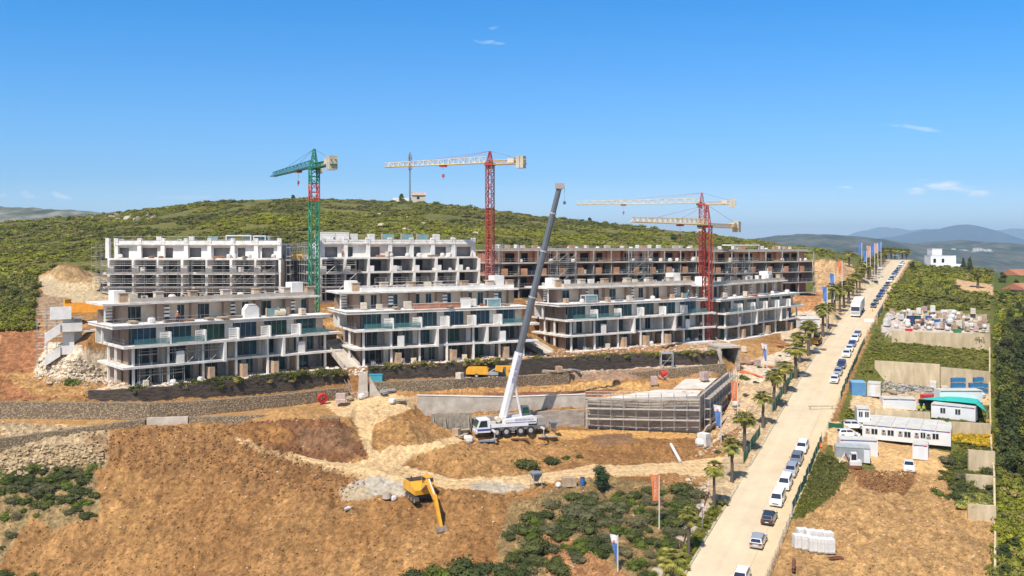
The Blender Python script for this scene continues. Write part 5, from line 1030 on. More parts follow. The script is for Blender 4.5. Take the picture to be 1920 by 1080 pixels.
gn = thing("generator", place(946, 708, .05, 150), "grey and yellow box generator just left of the white boom", "generator", .05); MB().bx(-1.3, .2, -.8, .8, .1, 1.9).obj('grey_housing', cgrey, gn); MB().bx(.203, 1.7, -.8, .8, .1, 1.95).obj('yellow_housing', yel, gn); MB().bx(-1.3, 1.7, -.8, .8, 1.953, 2.03).obj('lid', yel, gn); MB().bx(.7, 1.2, -.83, -.8, 1.0, 1.4).obj('control_panel', blk, gn)
# orange tipper body behind the stair tower
tp = thing("tipper_body", W(125, 580, 172), "orange yellow steel skip behind the white stair tower", "skip", .05); op = mat("orange_steel", (.72, .29, .02), .5, .15, 1)
MB().bx(0, .25, -1.4, 1.4, -.6, 1.9).obj('tailgate', mat("bright_yellow_steel", (.78, .42, .02), .5, .1, 1), tp); MB().bx(.25, 7.5, -1.4, -1.25, -.5, 1.2).bx(.25, 7.5, 1.25, 1.4, -.5, 1.2).bx(.25, 7.5, -1.25, 1.25, -.5, -.3).obj('body', op, tp)

# ---------------------------------------------------------------- cabins and containers
cabw = mat("cabin_white", (.66, .65, .655), .5, .06, .5, dirt=(.62, .61, .60)); cabr = mat("cabin_roof", (.58, .555, .50), .7, .12, .7); cont = mat("container_blue", (.10, .26, .46), .5, .12, .8); redband = mat("red_band", (.45, .05, .06), .5, .1, 1); blueband = mat("blue_band", (.05, .06, .25), .5, .1, 1); ac = mat("air_conditioner", (.5, .49, .48), .5, .1, 1)
def cabin(p, rz, Lx, D, hgt, label, nwin=0, mods=1, m=None, roof=None, acs=False, door=None, band=True, name="site_cabin", cat="cabin", ribs=False, wins=None):
    t = thing(name, p, label, cat, rz); m = m or cabw; roof = roof or cabr
    MB().bx(0, Lx, 0, D, .12, hgt).obj('wall_shell', m, t)
    for i in range(mods): w = Lx / mods; MB().bx(i * w + .02, (i + 1) * w - .02, -.06, D + .06, hgt, hgt + .14).obj('roof_panel', roof, t)
    for i in range(mods + 1): x = min(max(i * Lx / mods, .06), Lx - .06); MB().bx(x - .06, x + .06, -.035, -.002, .12, hgt).obj('corner_post', m, t)
    if band: MB().bx(.1, Lx - .1, -.03, -.004, hgt - .16, hgt - .06).obj('blue_band', blueband, t); MB().bx(.15, .6, -.045, -.031, hgt - .18, hgt - .04).obj('red_mark', redband, t); MB().bx(Lx - .6, Lx - .15, -.045, -.031, hgt - .18, hgt - .04).obj('red_mark', redband, t)
    for (x, w, z) in (wins or [(i * Lx / mods + Lx / mods * .38, .95, 1.0) for i in range(nwin)]):
        f = MB(); f.bx(x - .06, x + w + .06, -.04, -.003, z - .06, z + 1.0).bx(x + w / 2 - .03, x + w / 2 + .03, -.055, -.041, z, z + .94); o = f.obj('window', mat("window_frame_white", (.6, .6, .6), .5, .05, 1), t)
        MB().bx(x, x + w / 2 - .04, -.052, -.042, z, z + .9).bx(x + w / 2 + .04, x + w, -.052, -.042, z, z + .9).obj('pane', glassC, o)
        if acs: a_ = MB().bx(x - .95, x - .25, -.38, -.01, 1.45, 1.98).obj('air_conditioner', ac, t); MB().tube((x - .6, -.4, 1.72), (x - .6, -.38, 1.72), .22, n=10).obj('fan', blk, a_)
    if door is not None: MB().bx(door, door + .85, -.04, -.003, .15, 2.15).obj('door', mat("cabin_door", (.62, .63, .64), .5, .05, 1), t)
    if ribs:
        r_ = MB()
        for k in range(int(Lx / .25)): r_.bx(k * .25 + .06, k * .25 + .16, -.045, -.002, .2, hgt - .1)
        r_.obj('door_ribs', m, t)
    return t
def ang2p(p, q): return math.atan2(q[1] - p[1], q[0] - p[0])
def cab_px(pa, pb, D, hgt, label, **k):        # between two photo points of the front foot
    a, b = Vector(W(*pa)), Vector(W(*pb)); k.setdefault('nwin', 0); return cabin(a, ang2p(a, b), math.hypot(b.x - a.x, b.y - a.y), D, hgt, label, **k)
cab_px((1617, 823, 155), (1783, 846, 148.6), 9.5, 2.5, "long white cabin row of six joined modules with air conditioners", mods=6, wins=[(1.45, .95, 1.0), (4.0, .95, 1.0), (6.6, .95, 1.0), (9.1, .7, 1.1), (10.9, .9, 1.1)], acs=True)
cab_px((1711, 862, 142), (1740, 866, 141), 3.2, 2.4, "small white cabin standing in front of the long cabin row", door=.8)
cab_px((1566, 866, 141.5), (1632, 872, 140), 2.6, 2.35, "grey shelter with corrugated roof behind the white mini excavator", m=mat("shelter_grey", (.30, .31, .32), .7, .15, .8), roof=mat("grey_tin_roof", (.40, .42, .41), .6, .15, 1.2), band=False, door=4.2, name="shelter", cat="shelter")
cab_px((1574, 858, 144.6), (1646, 862, 143.5), 2.4, 2.9, "white cabin with red and blue band behind the grey shelter")
cab_px((1607, 793, 158), (1631, 797, 157.5), 3.4, 2.45, "narrow white cabin with blue lettering at the left end of the long row", wins=[(.3, .6, 1.1), (1.3, .6, 1.1)])
cab_px((1655, 770, 167), (1718, 774, 166), 2.5, 2.2, "low white cabin with ribbed walls beside the turquoise awning", mods=2)
cab_px((1746, 784, 161.5), (1829, 789, 157.5), 2.6, 2.5, "white cabin with two windows under the turquoise awning", mods=3, wins=[(1.5, .8, 1.1), (3.9, .8, 1.1)])
cab_px((1762, 756, 170), (1842, 754, 170), 2.4, 2.3, "beige roofed cabin hidden behind the turquoise awning", roof=cabr)
cab_px((1597, 743, 171), (1624, 745, 170.5), 3.0, 2.55, "blue shipping container beside the white one", m=cont, roof=mat("container_blue_roof", (.22, .40, .58), .5, .1, 1), band=False, ribs=True, name="shipping_container", cat="container")
cab_px((1626, 744, 171), (1651, 746, 170), 3.0, 2.5, "white shipping container with rust stained doors next to the blue one", m=mat("container_white", (.62, .60, .57), .6, .2, .6, dirt=(.42, .34, .26)), band=False, door=.6, name="shipping_container", cat="container")
# turquoise awning sheet
aw = thing("awning_sheet", W(1745, 765, 165), "turquoise shade sheet stretched over the two windowed cabin", "awning"); o0 = Vector(W(1745, 765, 165)); tq = mat("turquoise_sheet", (.03, .50, .42), .7, .15, .6)
R_ = [[W(1722, 748, 166), W(1760, 751, 163), W(1800, 754, 160.5), W(1828, 757, 158.5), W(1851, 773, 157.3)], [W(1721, 750, 170), W(1765, 744, 167), W(1800, 746, 166), W(1834, 752, 164), W(1848, 768, 162)], [W(1720, 748, 174), W(1782, 743, 172), W(1800, 743, 172), W(1832, 747, 171), W(1836, 750, 171)]]
vs = [Vector(p_) - o0 for r_ in R_ for p_ in r_]; vs += [v_ - Vector((0, 0, .04)) for v_ in vs]; MB().add(vs, [(i * 5 + j, i * 5 + j + 1, i * 5 + j + 6, i * 5 + j + 5) for i in range(2) for j in range(4)] + [(15 + i * 5 + j + 5, 15 + i * 5 + j + 6, 15 + i * 5 + j + 1, 15 + i * 5 + j) for i in range(2) for j in range(4)]).obj('sheet', tq, aw)
for q_ in (W(1851, 773, 157.3), W(1722, 748, 166), W(1848, 768, 162)): MB().tube(Vector(q_) - o0, Vector(q_) - o0 - Vector((0, 0, 2.4)), .05).obj('pole', steel, aw)
# plot walls
def pw(pa, pb, ta, tb, label, m=oldwall, **k): return wallpx("plot_wall", [pa, pb], [ta, tb], .35, m, label, "wall", "concrete plot walls", **k)
pw((1640, 742, 176.5), (1762, 745, 176), 738, 741, "hidden step wall")if False else None
pw((1640, 716, 184.6), (1762, 730, 180.6), 677, 684, "tall stained concrete wall behind the grey rubble heap"); pw((1764, 732, 180), (1857, 734, 179), 689, 698, "stained wall behind the stacked blue tanks")
wallpx("plot_wall", [(1672, 641, 210.4), (1750, 649, 207.7), (1857, 656, 206)], [622, 626, 628], .35, oldwall, "long stained wall below the rubbish yard", "wall", "concrete plot walls", up=.3); pw((1690, 597, 245.8), (1805, 600, 244), 583, 586, "pale wall along the back of the rubbish yard", up=.3)
pw((1640, 791, 162.9), (1744, 797, 161.4), 770, 774, "stained wall behind the long cabin row"); pw((1786, 816, 153), (1858, 820, 153.2), 792, 796, "stained wall above the yellow flowers")
pw((1816, 883, 138.2), (1866, 884, 137.8), 848, 852, "short plot wall below the yellow flowers", up=.4); pw((1812, 900, 131.6), (1866, 917, 131.4), 893, 897, "low plot wall among the green scrub", up=.3); pw((1815, 973, 119.4), (1868, 978, 119.2), 950, 953, "lowest plot wall beside the big dirt plot", up=.3)
def bline(pts, hgt, th, m, label): return wall_line("boundary_wall", [hit(*p_) for p_ in pts], hgt, th, m, label, "wall", "concrete plot walls")
bline([(1868, 1079), (1868, 1020), (1867, 960), (1866, 900), (1860, 840), (1858, 780), (1857, 720), (1857, 660)], 1.0, .25, oldwall, "long low boundary wall on the right, between the plots and the trees")

# ---------------------------------------------------------------- palms
leafp = vcmat("palm_leaf", .6, 0, 1, .25, 2.0, spec=.3); barkm = mat("palm_bark", (.13, .10, .075), .95, .3, 2.5, bump=.6, streak=4); deadm = mat("dead_fronds", (.19, .13, .07), .95, .3, 3)
def vc_mesh(name, V_, F_, Ccol, m):
    me = bpy.data.meshes.new(name); me.from_pydata(V_, [], F_); a = me.color_attributes.new("Col", 'FLOAT_COLOR', 'POINT')
    a.data.foreach_set("color", [c for cc in Ccol for c in (*cc, 1.0)]); me.materials.append(m); return me
def palm(name, hgt, R, seed, label, loc, skirt=1.0):
    q = random.Random(seed); t = thing(name, loc, label, "palm tree", q.uniform(0, 6)); hz = hgt
    MB().tube((0, 0, -.4), (q.uniform(-.1, .1), 0, hz * .5), .30, .21, 9).tube((0, 0, hz * .5), (0, 0, hz), .21, .19, 9).obj('trunk', barkm, t)
    V_, F_, K = [], [], []
    for i in range(74):
        az = q.uniform(0, 2 * math.pi); el = math.radians(q.uniform(-30, 88)); ln = R * q.uniform(.8, 1.1) * (1 if el < 1 else .85); dx, dy = math.cos(az), math.sin(az); ps = []
        for k in range(5):
            s = k / 4; r_ = ln * s * math.cos(el) + ln * .15 * s * s; z = ln * s * math.sin(el) - ln * .42 * s ** 2.2; ps.append(Vector((dx * r_, dy * r_, hz + z)))
        side = Vector((-dy, dx, 0)); g = q.uniform(.7, 1.25); c0 = (.20 * g, .205 * g, .035 * g) if q.random() < .6 else (.34 * g, .29 * g, .06)
        # fan: leaflets spread from the middle of the frond outwards
        hub = ps[2]
        for m_ in range(9):
            f_ = (m_ - 4) / 4; tip = ps[4] + side * f_ * ln * .45 - Vector((dx, dy, 0)) * abs(f_) ** 2 * ln * .38 - Vector((0, 0, abs(f_) * ln * .1)); n0 = len(V_); w_ = side * .075 * R / 1.6
            mid = hub.lerp(tip, .5) + Vector((0, 0, .05)); V_ += [hub - w_ * .4, hub + w_ * .4, mid + w_, tip, mid - w_]; F_.append((n0, n0 + 1, n0 + 2, n0 + 3, n0 + 4)); K += [c0] * 5
        n0 = len(V_); w_ = side * .03; V_ += [ps[0] - w_, ps[0] + w_, ps[2] + w_, ps[2] - w_]; F_.append((n0, n0 + 1, n0 + 2, n0 + 3)); K += [(.2, .17, .06)] * 4
    o = bpy.data.objects.new('crown', vc_mesh('crown', V_, F_, K, leafp)); C.objects.link(o); o.parent = t
    mb = MB()
    for i in range(26):
        az = q.uniform(0, 6.28); r_ = q.uniform(.35, .6) * R * .8; z1 = hz - q.uniform(.8, 1.5) * skirt; sd = Vector((-math.sin(az), math.cos(az), 0)) * .16
        a_ = Vector((math.cos(az) * .2, math.sin(az) * .2, hz)); b_ = Vector((math.cos(az) * r_, math.sin(az) * r_, hz - .35)); c_ = Vector((math.cos(az) * r_ * .9, math.sin(az) * r_ * .9, z1)); n0 = len(mb.v)
        mb.v += [tuple(x_) for x_ in (a_ - sd * .3, a_ + sd * .3, b_ + sd, b_ - sd, c_ + sd * .7, c_ - sd * .7)]; mb.f += [(n0, n0 + 1, n0 + 2, n0 + 3), (n0 + 3, n0 + 2, n0 + 4, n0 + 5)]
    mb.obj('dead_fronds', deadm, t); return t
PV = [palm("palm_tree", 5.0, 1.55, s, None, (0, 0, -500), sk) for s, sk in ((1, .8), (2, 1.2), (3, 1.0))]; PK = [kidtree(p_) for p_ in PV]; used = set()
def put_palm(x, y, hgt, R, label, k, group="palms along the left side of the road"):
    z = gz(x, y) - .05; sc = (R / 1.55, R / 1.55, hgt / 5.0)
    if k not in used: used.add(k); o = PV[k]; o.location = (x, y, z); o.scale = sc; tag(o, label, "palm tree", group); return o
    o = dup(PV[k], (x, y, z), rnd.uniform(0, 6), label, group, sc, PK[k]); o["category"] = "palm tree"; return o
ORD = ["nearest", "second", "third", "fourth", "fifth", "sixth", "seventh", "eighth", "ninth", "tenth", "eleventh", "twelfth", "thirteenth", "fourteenth", "fifteenth", "sixteenth", "seventeenth", "eighteenth", "nineteenth", "twentieth", "twenty-first", "twenty-second", "twenty-third", "twenty-fourth", "twenty-fifth", "twenty-sixth", "twenty-seventh", "twenty-eighth", "twenty-ninth", "thirtieth", "thirty-first", "thirty-second", "thirty-third", "thirty-fourth", "thirty-fifth"]
pd = [(88.5, -31.4, 3.6, 1.35), (97, -29.9, 4.9, 1.9), (107.5, -31.2, 5.0, 1.25), (120.5, -31.6, 5.6, 1.35), (129.5, -31.4, 5.5, 1.55), (141, -32.2, 5.6, 1.95), (153, -31.8, 5.4, 1.7), (162.5, -31.8, 6.3, 1.9), (171, -31.5, 5.4, 1.9), (181, -31.2, 6.2, 2.3), (193, -32.4, 5.8, 2.0), (200, -31.6, 6.6, 2.1), (209, -32.6, 5.2, 2.0), (221, -31.4, 7.0, 2.2)]
dd = 233
while dd < 445: pd.append((dd, -31.6 + rnd.uniform(-.7, .4), 6.0 + rnd.uniform(-.6, 1.0), 2.1 + rnd.uniform(-.2, .3))); dd += rnd.uniform(7.5, 11)
for i, (d_, a_, h_, R_) in enumerate(pd):
    put_palm(a_ + RS * d_, d_, h_, R_, ((ORD[i] if i < len(ORD) else "last") + " palm from the bottom of the photo, left of the road") if i else "palm at the photo's bottom edge, only its crown showing, left of the road", i % 3)
for i, (px, d_, h_) in enumerate(((1678, 470, 10), (1662, 475, 11), (1656, 470, 10), (1650, 468, 11), (1644, 466, 10), (1671, 480, 10), (1692, 500, 11), (1700, 505, 10))):
    o = put_palm(WX(px, d_), d_, 8, 2.6, "palm in the cluster rising beyond the crest of the road", i % 3, "palms beyond the crest of the road"); o.location.z = WZ(497, d_)
put_palm(WX(1833, 300), 300, 5, 2.6, "squat palm on the green slope below the white villa", 1, "single palms on the slopes"); put_palm(WX(1592, 380), 380, 6, 2.4, "lone palm on the skyline left of the flags", 2, "single palms on the slopes")

# ---------------------------------------------------------------- flags, lamps
pole_m = mat("flag_pole", (.66, .62, .58), .5, .1, 1); fblue = mat("flag_blue", (.09, .19, .46), .7, .1, 1); fwhite = mat("flag_white", (.68, .66, .70), .7, .08, 1); forange = mat("flag_orange", (.68, .19, .06), .7, .1, 1); fpale = mat("flag_salmon", (.60, .32, .24), .7, .1, 1); flet = mat("flag_letters", (.72, .55, .48), .7, .05, 1)
def flag(px, d, ytop, ybot, fw, fh, kind, label, taper=.35, group="banner flags along the road"):
    x = WX(px, d); zt = WZ(ytop, d); zb = gz(x, d) if ybot is None else WZ(ybot, d); t = thing("banner_flag", (x, d, zb), label, "flag", 0, group); h_ = zt - zb
    MB().tube((0, 0, -.3), (0, 0, h_), .085 if d < 200 else .11, .06 if d < 200 else .1, 8).obj('pole', pole_m, t)
    m = {"blue": fblue, "orange": forange, "salmon": fpale}[kind]; N = 10; V_ = []
    for i in range(N + 1):
        s = i / N; z = h_ - .08 - fh * s; w = fw * (1 - (1 - taper) * s); sw = .12 * math.sin(s * 7 + px)
        z2 = z + .22 * (1 - s)
        V_ += [(-.09, 0, z), (-.09 - w * .5, sw * .8, (z + z2) / 2), (-.09 - w, -sw * .6, z2)]
    nt_ = 3 if kind == "blue" and d < 200 else 0
    def piece(i0, i1, name, mm, par):
        vs = V_[i0 * 3:(i1 + 1) * 3]; k = len(vs); vs2 = [(a, b + .025, c) for a, b, c in vs]; fs = []
        for i in range(i1 - i0):
            for j in range(2): a = i * 3 + j; fs += [(a, a + 1, a + 4, a + 3), (k + a + 3, k + a + 4, k + a + 1, k + a)]
        return MB().add(vs + vs2, fs).obj(name, mm, par)
    b_ = piece(nt_, N, 'banner', m, t)
    if nt_:
        piece(0, nt_, 'white_top', fwhite, t); zc = h_ - .1 - fh * .2; MB().tube((-.09 - fw * .46, -.16, zc), (-.09 - fw * .46, -.14, zc), fw * .17, n=12).obj('orange_disc', forange, t)
    if kind == "orange" and d < 170: text("OLIVE DESIGN", fh * .125, flet, t, (-.09 - fw * .42, -.15, h_ - fh * .47), (math.pi / 2, -math.pi / 2, 0), 'lettering')
    return t
flag(1158.5, 103, 1003, 1180, .85, 3.0, "blue", "blue flag with white top and orange disc, nearest the photo's bottom", .12); flag(1236, 113, 891, 988, .95, 3.1, "orange", "orange lettered flag above the green bushes", .75)
flag(1352, 147, 760, None, 1.15, 3.3, "blue", "blue flag with orange disc beside the garage shell", .55); flag(1383, 158, 716, 786, 1.1, 3.3, "orange", "orange flag standing between two blue ones, right of the garage shell", .8)
flag(1438, 183, 645, 708, 1.05, 3.4, "blue", "blue flag standing alone in front of the right end front block", .25)
for k, (px, d_, yt, yb, kd, lb) in enumerate([(1551, 226, 538, 596, "blue", "blue flag among the palms, in front of the orange cut bank"), (1564.5, 240, 513, 560, "blue", "blue flag just right of and behind the nearer palm-side blue one"), (1579, 262, 489, 545, "orange", "orange flag in front of the far orange bank"), (1552, 285, 488, 0, "blue", "teal blue banner low behind the palm tops"),
    (1616, 330, 455, 0, "blue", "leftmost blue flag of the crowd near the crest"), (1625, 318, 470, 500, "blue", "lower blue flag of the crowd near the crest"), (1632, 322, 461, 498, "salmon", "faded orange flag left in the crowd near the crest"), (1640, 345, 458, 0, "blue", "blue flag between the two faded orange ones near the crest"), (1646, 350, 456, 0, "salmon", "faded orange flag right in the crowd near the crest"), (1652, 355, 453, 0, "blue", "rightmost and tallest blue flag near the crest")]):
    if k == 3: continue
    flag(px, d_, yt, yb or None, 1.2 if d_ < 300 else 1.3, 3.6 if d_ < 300 else 3.9, kd, lb, .7)
lampm = mat("lamp_post_grey", (.20, .19, .18), .6, .1, 1)
def lamp(loc, hgt, label, arm=False):
    t = thing("street_lamp", loc, label, "street lamp", 0, "street lamps beside the road"); MB().tube((0, 0, -.2), (0, 0, hgt), .09, .05, 8).obj('post', pole_m if arm else lampm, t)
    if arm: MB().tube((0, 0, hgt), (-1.6, 0, hgt + .2), .05).obj('arm', pole_m, t); B((-1.9, 0, hgt + .2), (.8, .25, .12)).obj('lamp_head', lens, t)
    else: MB().box((0, 0, hgt + .25), (.3, .3, .5), top=1.3).obj('lamp_head', lens, t); MB().box((0, 0, hgt + .55), (.45, .45, .12), top=.3).obj('cap', lampm, t)
p_ = place(1317, 990); lamp(p_, 2.7, "short lantern lamp post on the pavement between the near palms")
lamp((RA_R + 1.2 + RS * 345, 345, CZ - road_h(345)), 9.5, "tall grey street lamp at the right edge of the road near the crest", True)
lamp((RA_L - 1.0 + RS * 226, 226, CZ - road_h(226)), 7.0, "pale lamp post standing behind the palms beside the lorry", True)
# ---------------------------------------------------------------- vegetation
leafm = vcmat("foliage", .75, 0, 1, .3, 1.2, spec=.25)
rng = np.random.default_rng(5)
def leafcloud(clumps, n, size, base, var=.3, core=True, up=.25, hil=None, hip=0.0, tall=1.0):
    cl = np.array(clumps, float); w = cl[:, 3] * cl[:, 4] + cl[:, 3] * cl[:, 5]; ci = rng.choice(len(cl), n, p=w / w.sum()); c = cl[ci]
    d = rng.normal(size=(n, 3)); d[:, 2] = np.abs(d[:, 2]) * 1.0 - up; d /= np.linalg.norm(d, axis=1)[:, None]; rr = rng.uniform(.72, 1.08, n)[:, None]
    p = c[:, :3] + d * c[:, 3:6] * rr; nr = d + rng.normal(size=(n, 3)) * .55; nr /= np.linalg.norm(nr, axis=1)[:, None]
    a = np.cross(nr, rng.normal(size=(n, 3))); a /= np.linalg.norm(a, axis=1)[:, None] + 1e-9; b = np.cross(nr, a); s = size * rng.uniform(.6, 1.4, n)[:, None]
    V = np.stack([p - a * s, p + b * s * .6, p + a * s, p - b * s * .6], 1).reshape(-1, 3); Fc = np.arange(n * 4).reshape(-1, 4)
    cb = np.array(base) * (1 + rng.uniform(-var, var, (len(cl), 1))); col = cb[ci] * (1 + rng.uniform(-var, var, (n, 1)))
    if hil is not None: m = rng.random(n) < hip; col[m] = np.array(hil)
    K = np.repeat(col, 4, 0); vs, fs, ks = [V], [Fc], [K]; off = len(V)
    if core:  # inner blob added to block light through the leaves, coloured slightly darker
        for j, q in enumerate(cl):
            mb = MB().blob(q[:3], q[3:6] * .66, int(rng.integers(1e6)), 7, 5, .18); v = np.array(mb.v); vs.append(v); ks.append(np.repeat(cb[j:j + 1] * .9, len(v), 0))
            f = np.array([(*f_, f_[-1]) if len(f_) == 3 else f_ for f_ in mb.f]) + off; fs.append(f); off += len(v)
    return np.concatenate(vs), np.concatenate(fs), np.concatenate(ks)
def npmesh(name, V, Fq, K, m, smooth=False):
    me = bpy.data.meshes.new(name); me.vertices.add(len(V)); me.vertices.foreach_set("co", V.astype(np.float32).ravel())
    tri = Fq[:, 2] == Fq[:, 3]; cnt = np.where(tri, 3, 4); msk = np.ones(Fq.shape, bool); msk[tri, 3] = False; li = Fq[msk]
    me.loops.add(len(li)); me.loops.foreach_set("vertex_index", li.astype(np.int32)); me.polygons.add(len(Fq)); st_ = np.concatenate([[0], np.cumsum(cnt)[:-1]])
    me.polygons.foreach_set("loop_start", st_.astype(np.int32)); me.polygons.foreach_set('use_smooth', np.zeros(len(Fq), bool)); me.update(calc_edges=True)
    if K is not None: a = me.color_attributes.new("Col", 'FLOAT_COLOR', 'POINT'); a.data.foreach_set("color", np.concatenate([np.clip(K, 0, 1), np.ones((len(K), 1))], 1).astype(np.float32).ravel())
    me.materials.append(m); return me
def npobj(name, V, Fq, K, m, parent=None):
    o = bpy.data.objects.new(name, npmesh(name, V, Fq, K, m)); C.objects.link(o)
    if parent: o.parent = parent
    return o
def scatter(name, P, templates, scale, tint, m, label=None, kind="stuff", zs=None, cat=None):
    n = len(P); ti = rng.integers(0, len(templates), n); vs, fs, ks, off = [], [], [], 0; th = rng.uniform(0, 2 * np.pi, n)
    for t_, (V, Fq, K) in enumerate(templates):
        idx = np.nonzero(ti == t_)[0]
        if not len(idx): continue
        c, s = np.cos(th[idx]), np.sin(th[idx]); sc = scale[idx]; z = sc if zs is None else sc * zs[idx]
        x = (V[None, :, 0] * c[:, None] - V[None, :, 1] * s[:, None]) * sc[:, None] + P[idx, 0:1]; y = (V[None, :, 0] * s[:, None] + V[None, :, 1] * c[:, None]) * sc[:, None] + P[idx, 1:2]
        zz = V[None, :, 2] * z[:, None] + P[idx, 2:3]; vs.append(np.stack([x, y, zz], -1).reshape(-1, 3))
        fs.append((Fq[None] + (np.arange(len(idx)) * len(V))[:, None, None] + off).reshape(-1, 4)); ks.append((K[None] * tint[idx][:, None, :]).reshape(-1, 3)); off += len(idx) * len(V)
    o = npobj(name, np.concatenate(vs), np.concatenate(fs), np.concatenate(ks), m); tag(o, label, cat, kind=kind); return o
def clumps(q, k, r=1.0, h=1.0): return [(q.uniform(-.5, .5) * r, q.uniform(-.5, .5) * r, q.uniform(.15, .55) * h, q.uniform(.4, .75) * r, q.uniform(.4, .75) * r, q.uniform(.3, .6) * h) for _ in range(k)]
q = random.Random(3)
CORE = .8
SM = [leafcloud(clumps(q, 3), 60, .135, (1, 1, 1), .22) for _ in range(6)]
MD = [leafcloud(clumps(q, 7), 620, .062, (1, 1, 1), .22) for _ in range(5)]
TUFT = [leafcloud([(0, 0, .1, .5, .5, .25), (.3, .2, .05, .4, .4, .2)], 22, .13, (1, 1, 1), .25, core=False) for _ in range(4)]
def gzv(X, Y):
    u = X / Y; fi = np.clip(np.interp(Y, ds, np.arange(ND)), 0, ND - 1.001); fj = np.clip((u - U0) / (U1 - U0) * (NU - 1), 0, NU - 1.001); i, j = fi.astype(int), fj.astype(int); a, b = fi - i, fj - j
    return (GZ[i, j] * (1 - b) + GZ[i, j + 1] * b) * (1 - a) + (GZ[i + 1, j] * (1 - b) + GZ[i + 1, j + 1] * b) * a
def sample(n, u0, u1, d0, d1, keep, power=1.0):
    Y = np.sqrt(rng.uniform(d0 ** 2, d1 ** 2, n)) if power == 1 else d0 * (d1 / d0) ** rng.uniform(0, 1, n); X = rng.uniform(u0, u1, n) * Y; Z = gzv(X, Y); px = CX + F * X / Y; py = H - F * (Z - CZ) / Y
    k = keep(px, py, X, Y); return np.stack([X, Y, Z], -1)[k]
def pip(px, py, poly):
    r = np.zeros(px.shape, bool); n = len(poly)
    for i in range(n):
        (x0, y0), (x1, y1) = poly[i], poly[(i + 1) % n]
        if y0 != y1: r ^= ((y0 > py) != (y1 > py)) & (px < (x1 - x0) * (py - y0) / (y1 - y0) + x0)
    return r
def greens(P, s=1.0):
    a = np.clip(fbm(P[:, 0] * .022, P[:, 1] * .035, 61) * 3 + .5, 0, 1)[:, None]; b = np.clip(fbm(P[:, 0] * .05, P[:, 1] * .05, 71) * 3 + .4, 0, 1)[:, None]; r = rng.random((len(P), 1))
    g1, g2, g3, g4 = np.array((.165, .172, .012)), np.array((.062, .068, .012)), np.array((.17, .14, .05)), np.array((.10, .10, .032))
    k = (g2 * (1 - a) + g1 * a) * (1 - .55 * b) + .55 * b * g4; k = np.where(r < .10, g3, k); return k * (1 + rng.uniform(-.32, .32, (len(P), 1))) * s * np.array((1.17, 1.12, .9))
sand = [(60, 520), (100, 500), (180, 500), (240, 540), (230, 600), (60, 600)]
P = sample(40000, U0, .42, 216, 500, lambda px, py, X, Y: ((Y > 226) | (px < 60)) & ((px < 880) | (Y > 262 + (px - 930) * .09)) & ~((px > 1440) & (Y < 330) & (py > 500)) & (X < RA_L - 5 + RS * Y) & ~(pip(px, py, sand) & (Y < 240)) & ~pip(px, py, [(1515, 480), (1610, 490), (1615, 550), (1520, 555)]) & (vnoise(X * .09, Y * .06, 91) > .30), 2)
sc = (.55 + 1.9 * rng.random(len(P)) ** 3) * (1 + (P[:, 1] > 300) * .15); P[:, 2] -= .12 * sc
scatter("hill_shrubs", P, SM, sc, greens(P), leafm, "dense green shrubs covering the long hill behind the blocks", cat="shrubs", zs=rng.uniform(.35, .75, len(P)))
P = sample(9000, -.66, -.50, 160, 225, lambda px, py, X, Y: (px < 62 + 25 * fbm(Y * .2, X * .2, 4)) & (Y > 172), 2); P = P[:2200]
scatter("flank_shrubs", P, SM, .7 + 1.0 * rng.random(len(P)), greens(P, .9), leafm, "thick green shrubs on the slope at the photo's left edge", cat="shrubs")
# right of the road
def rk(px, py, X, Y):
    g = (X > RA_R + 2.2 + RS * Y) & (px < 1856) & (Y > 128); g &= ~pip(px, py, [(1640, 582), (1857, 582), (1857, 640), (1660, 632), (1640, 610)]) & ~pip(px, py, [(1585, 715), (1640, 702), (1860, 700), (1860, 760), (1640, 780), (1560, 760)])
    g &= ~pip(px, py, [(1555, 795), (1640, 790), (1792, 800), (1790, 850), (1750, 890), (1580, 884), (1545, 835)]) & ~pip(px, py, [(1580, 880), (1760, 880), (1810, 960), (1868, 985), (1868, 1100), (1440, 1100), (1475, 975), (1560, 925)]) & ~pip(px, py, [(1785, 522), (1862, 534), (1862, 556), (1795, 545)]); return g
P = sample(26000, .28, .54, 128, 430, rk, 2); fl = P[:, 1] > 250
scatter("slope_scrub", P, SM, np.where(fl, .4 + 1.9 * rng.random(len(P)) ** 3, .25 + .55 * rng.random(len(P)) ** 3), greens(P, 1.0), leafm, "green scrub and grass on the plots and slope right of the road", cat="scrub", zs=rng.uniform(.35, .9, len(P)))
yel_l = [leafcloud([(0, 0, .2, .6, .6, .3)], 60, .10, (1, 1, 1), .2) for _ in range(3)]
P = sample(3500, .48, .54, 140, 165, lambda px, py, X, Y: pip(px, py, [(1783, 812), (1862, 818), (1866, 842), (1830, 836), (1785, 828)]) | pip(px, py, [(1828, 778), (1856, 770), (1858, 792), (1830, 792)]))
scatter("yellow_flowers", P, yel_l, .5 + .5 * rng.random(len(P)), np.array((.60, .40, .02)) * rng.uniform(.5, 1.15, (len(P), 1)), leafm, "bed of bright yellow flowers on the plots right of the cabins", cat="flowers")
P = sample(2500, .48, .54, 118, 130, lambda px, py, X, Y: pip(px, py, [(1790, 930), (1855, 930), (1862, 955), (1800, 955)]))
scatter("pale_flowers", P, yel_l, .6 + .5 * rng.random(len(P)), np.where(rng.random((len(P), 1)) < .4, np.array((.42, .36, .08)), np.array((.12, .16, .04))), leafm, "low mixed yellow and green flowering scrub beside the dirt plot", cat="flowers")
P = sample(9000, .30, .40, 118, 150, lambda px, py, X, Y: pip(px, py, [(1537, 850), (1560, 858), (1590, 885), (1568, 922), (1520, 960), (1486, 978)]))
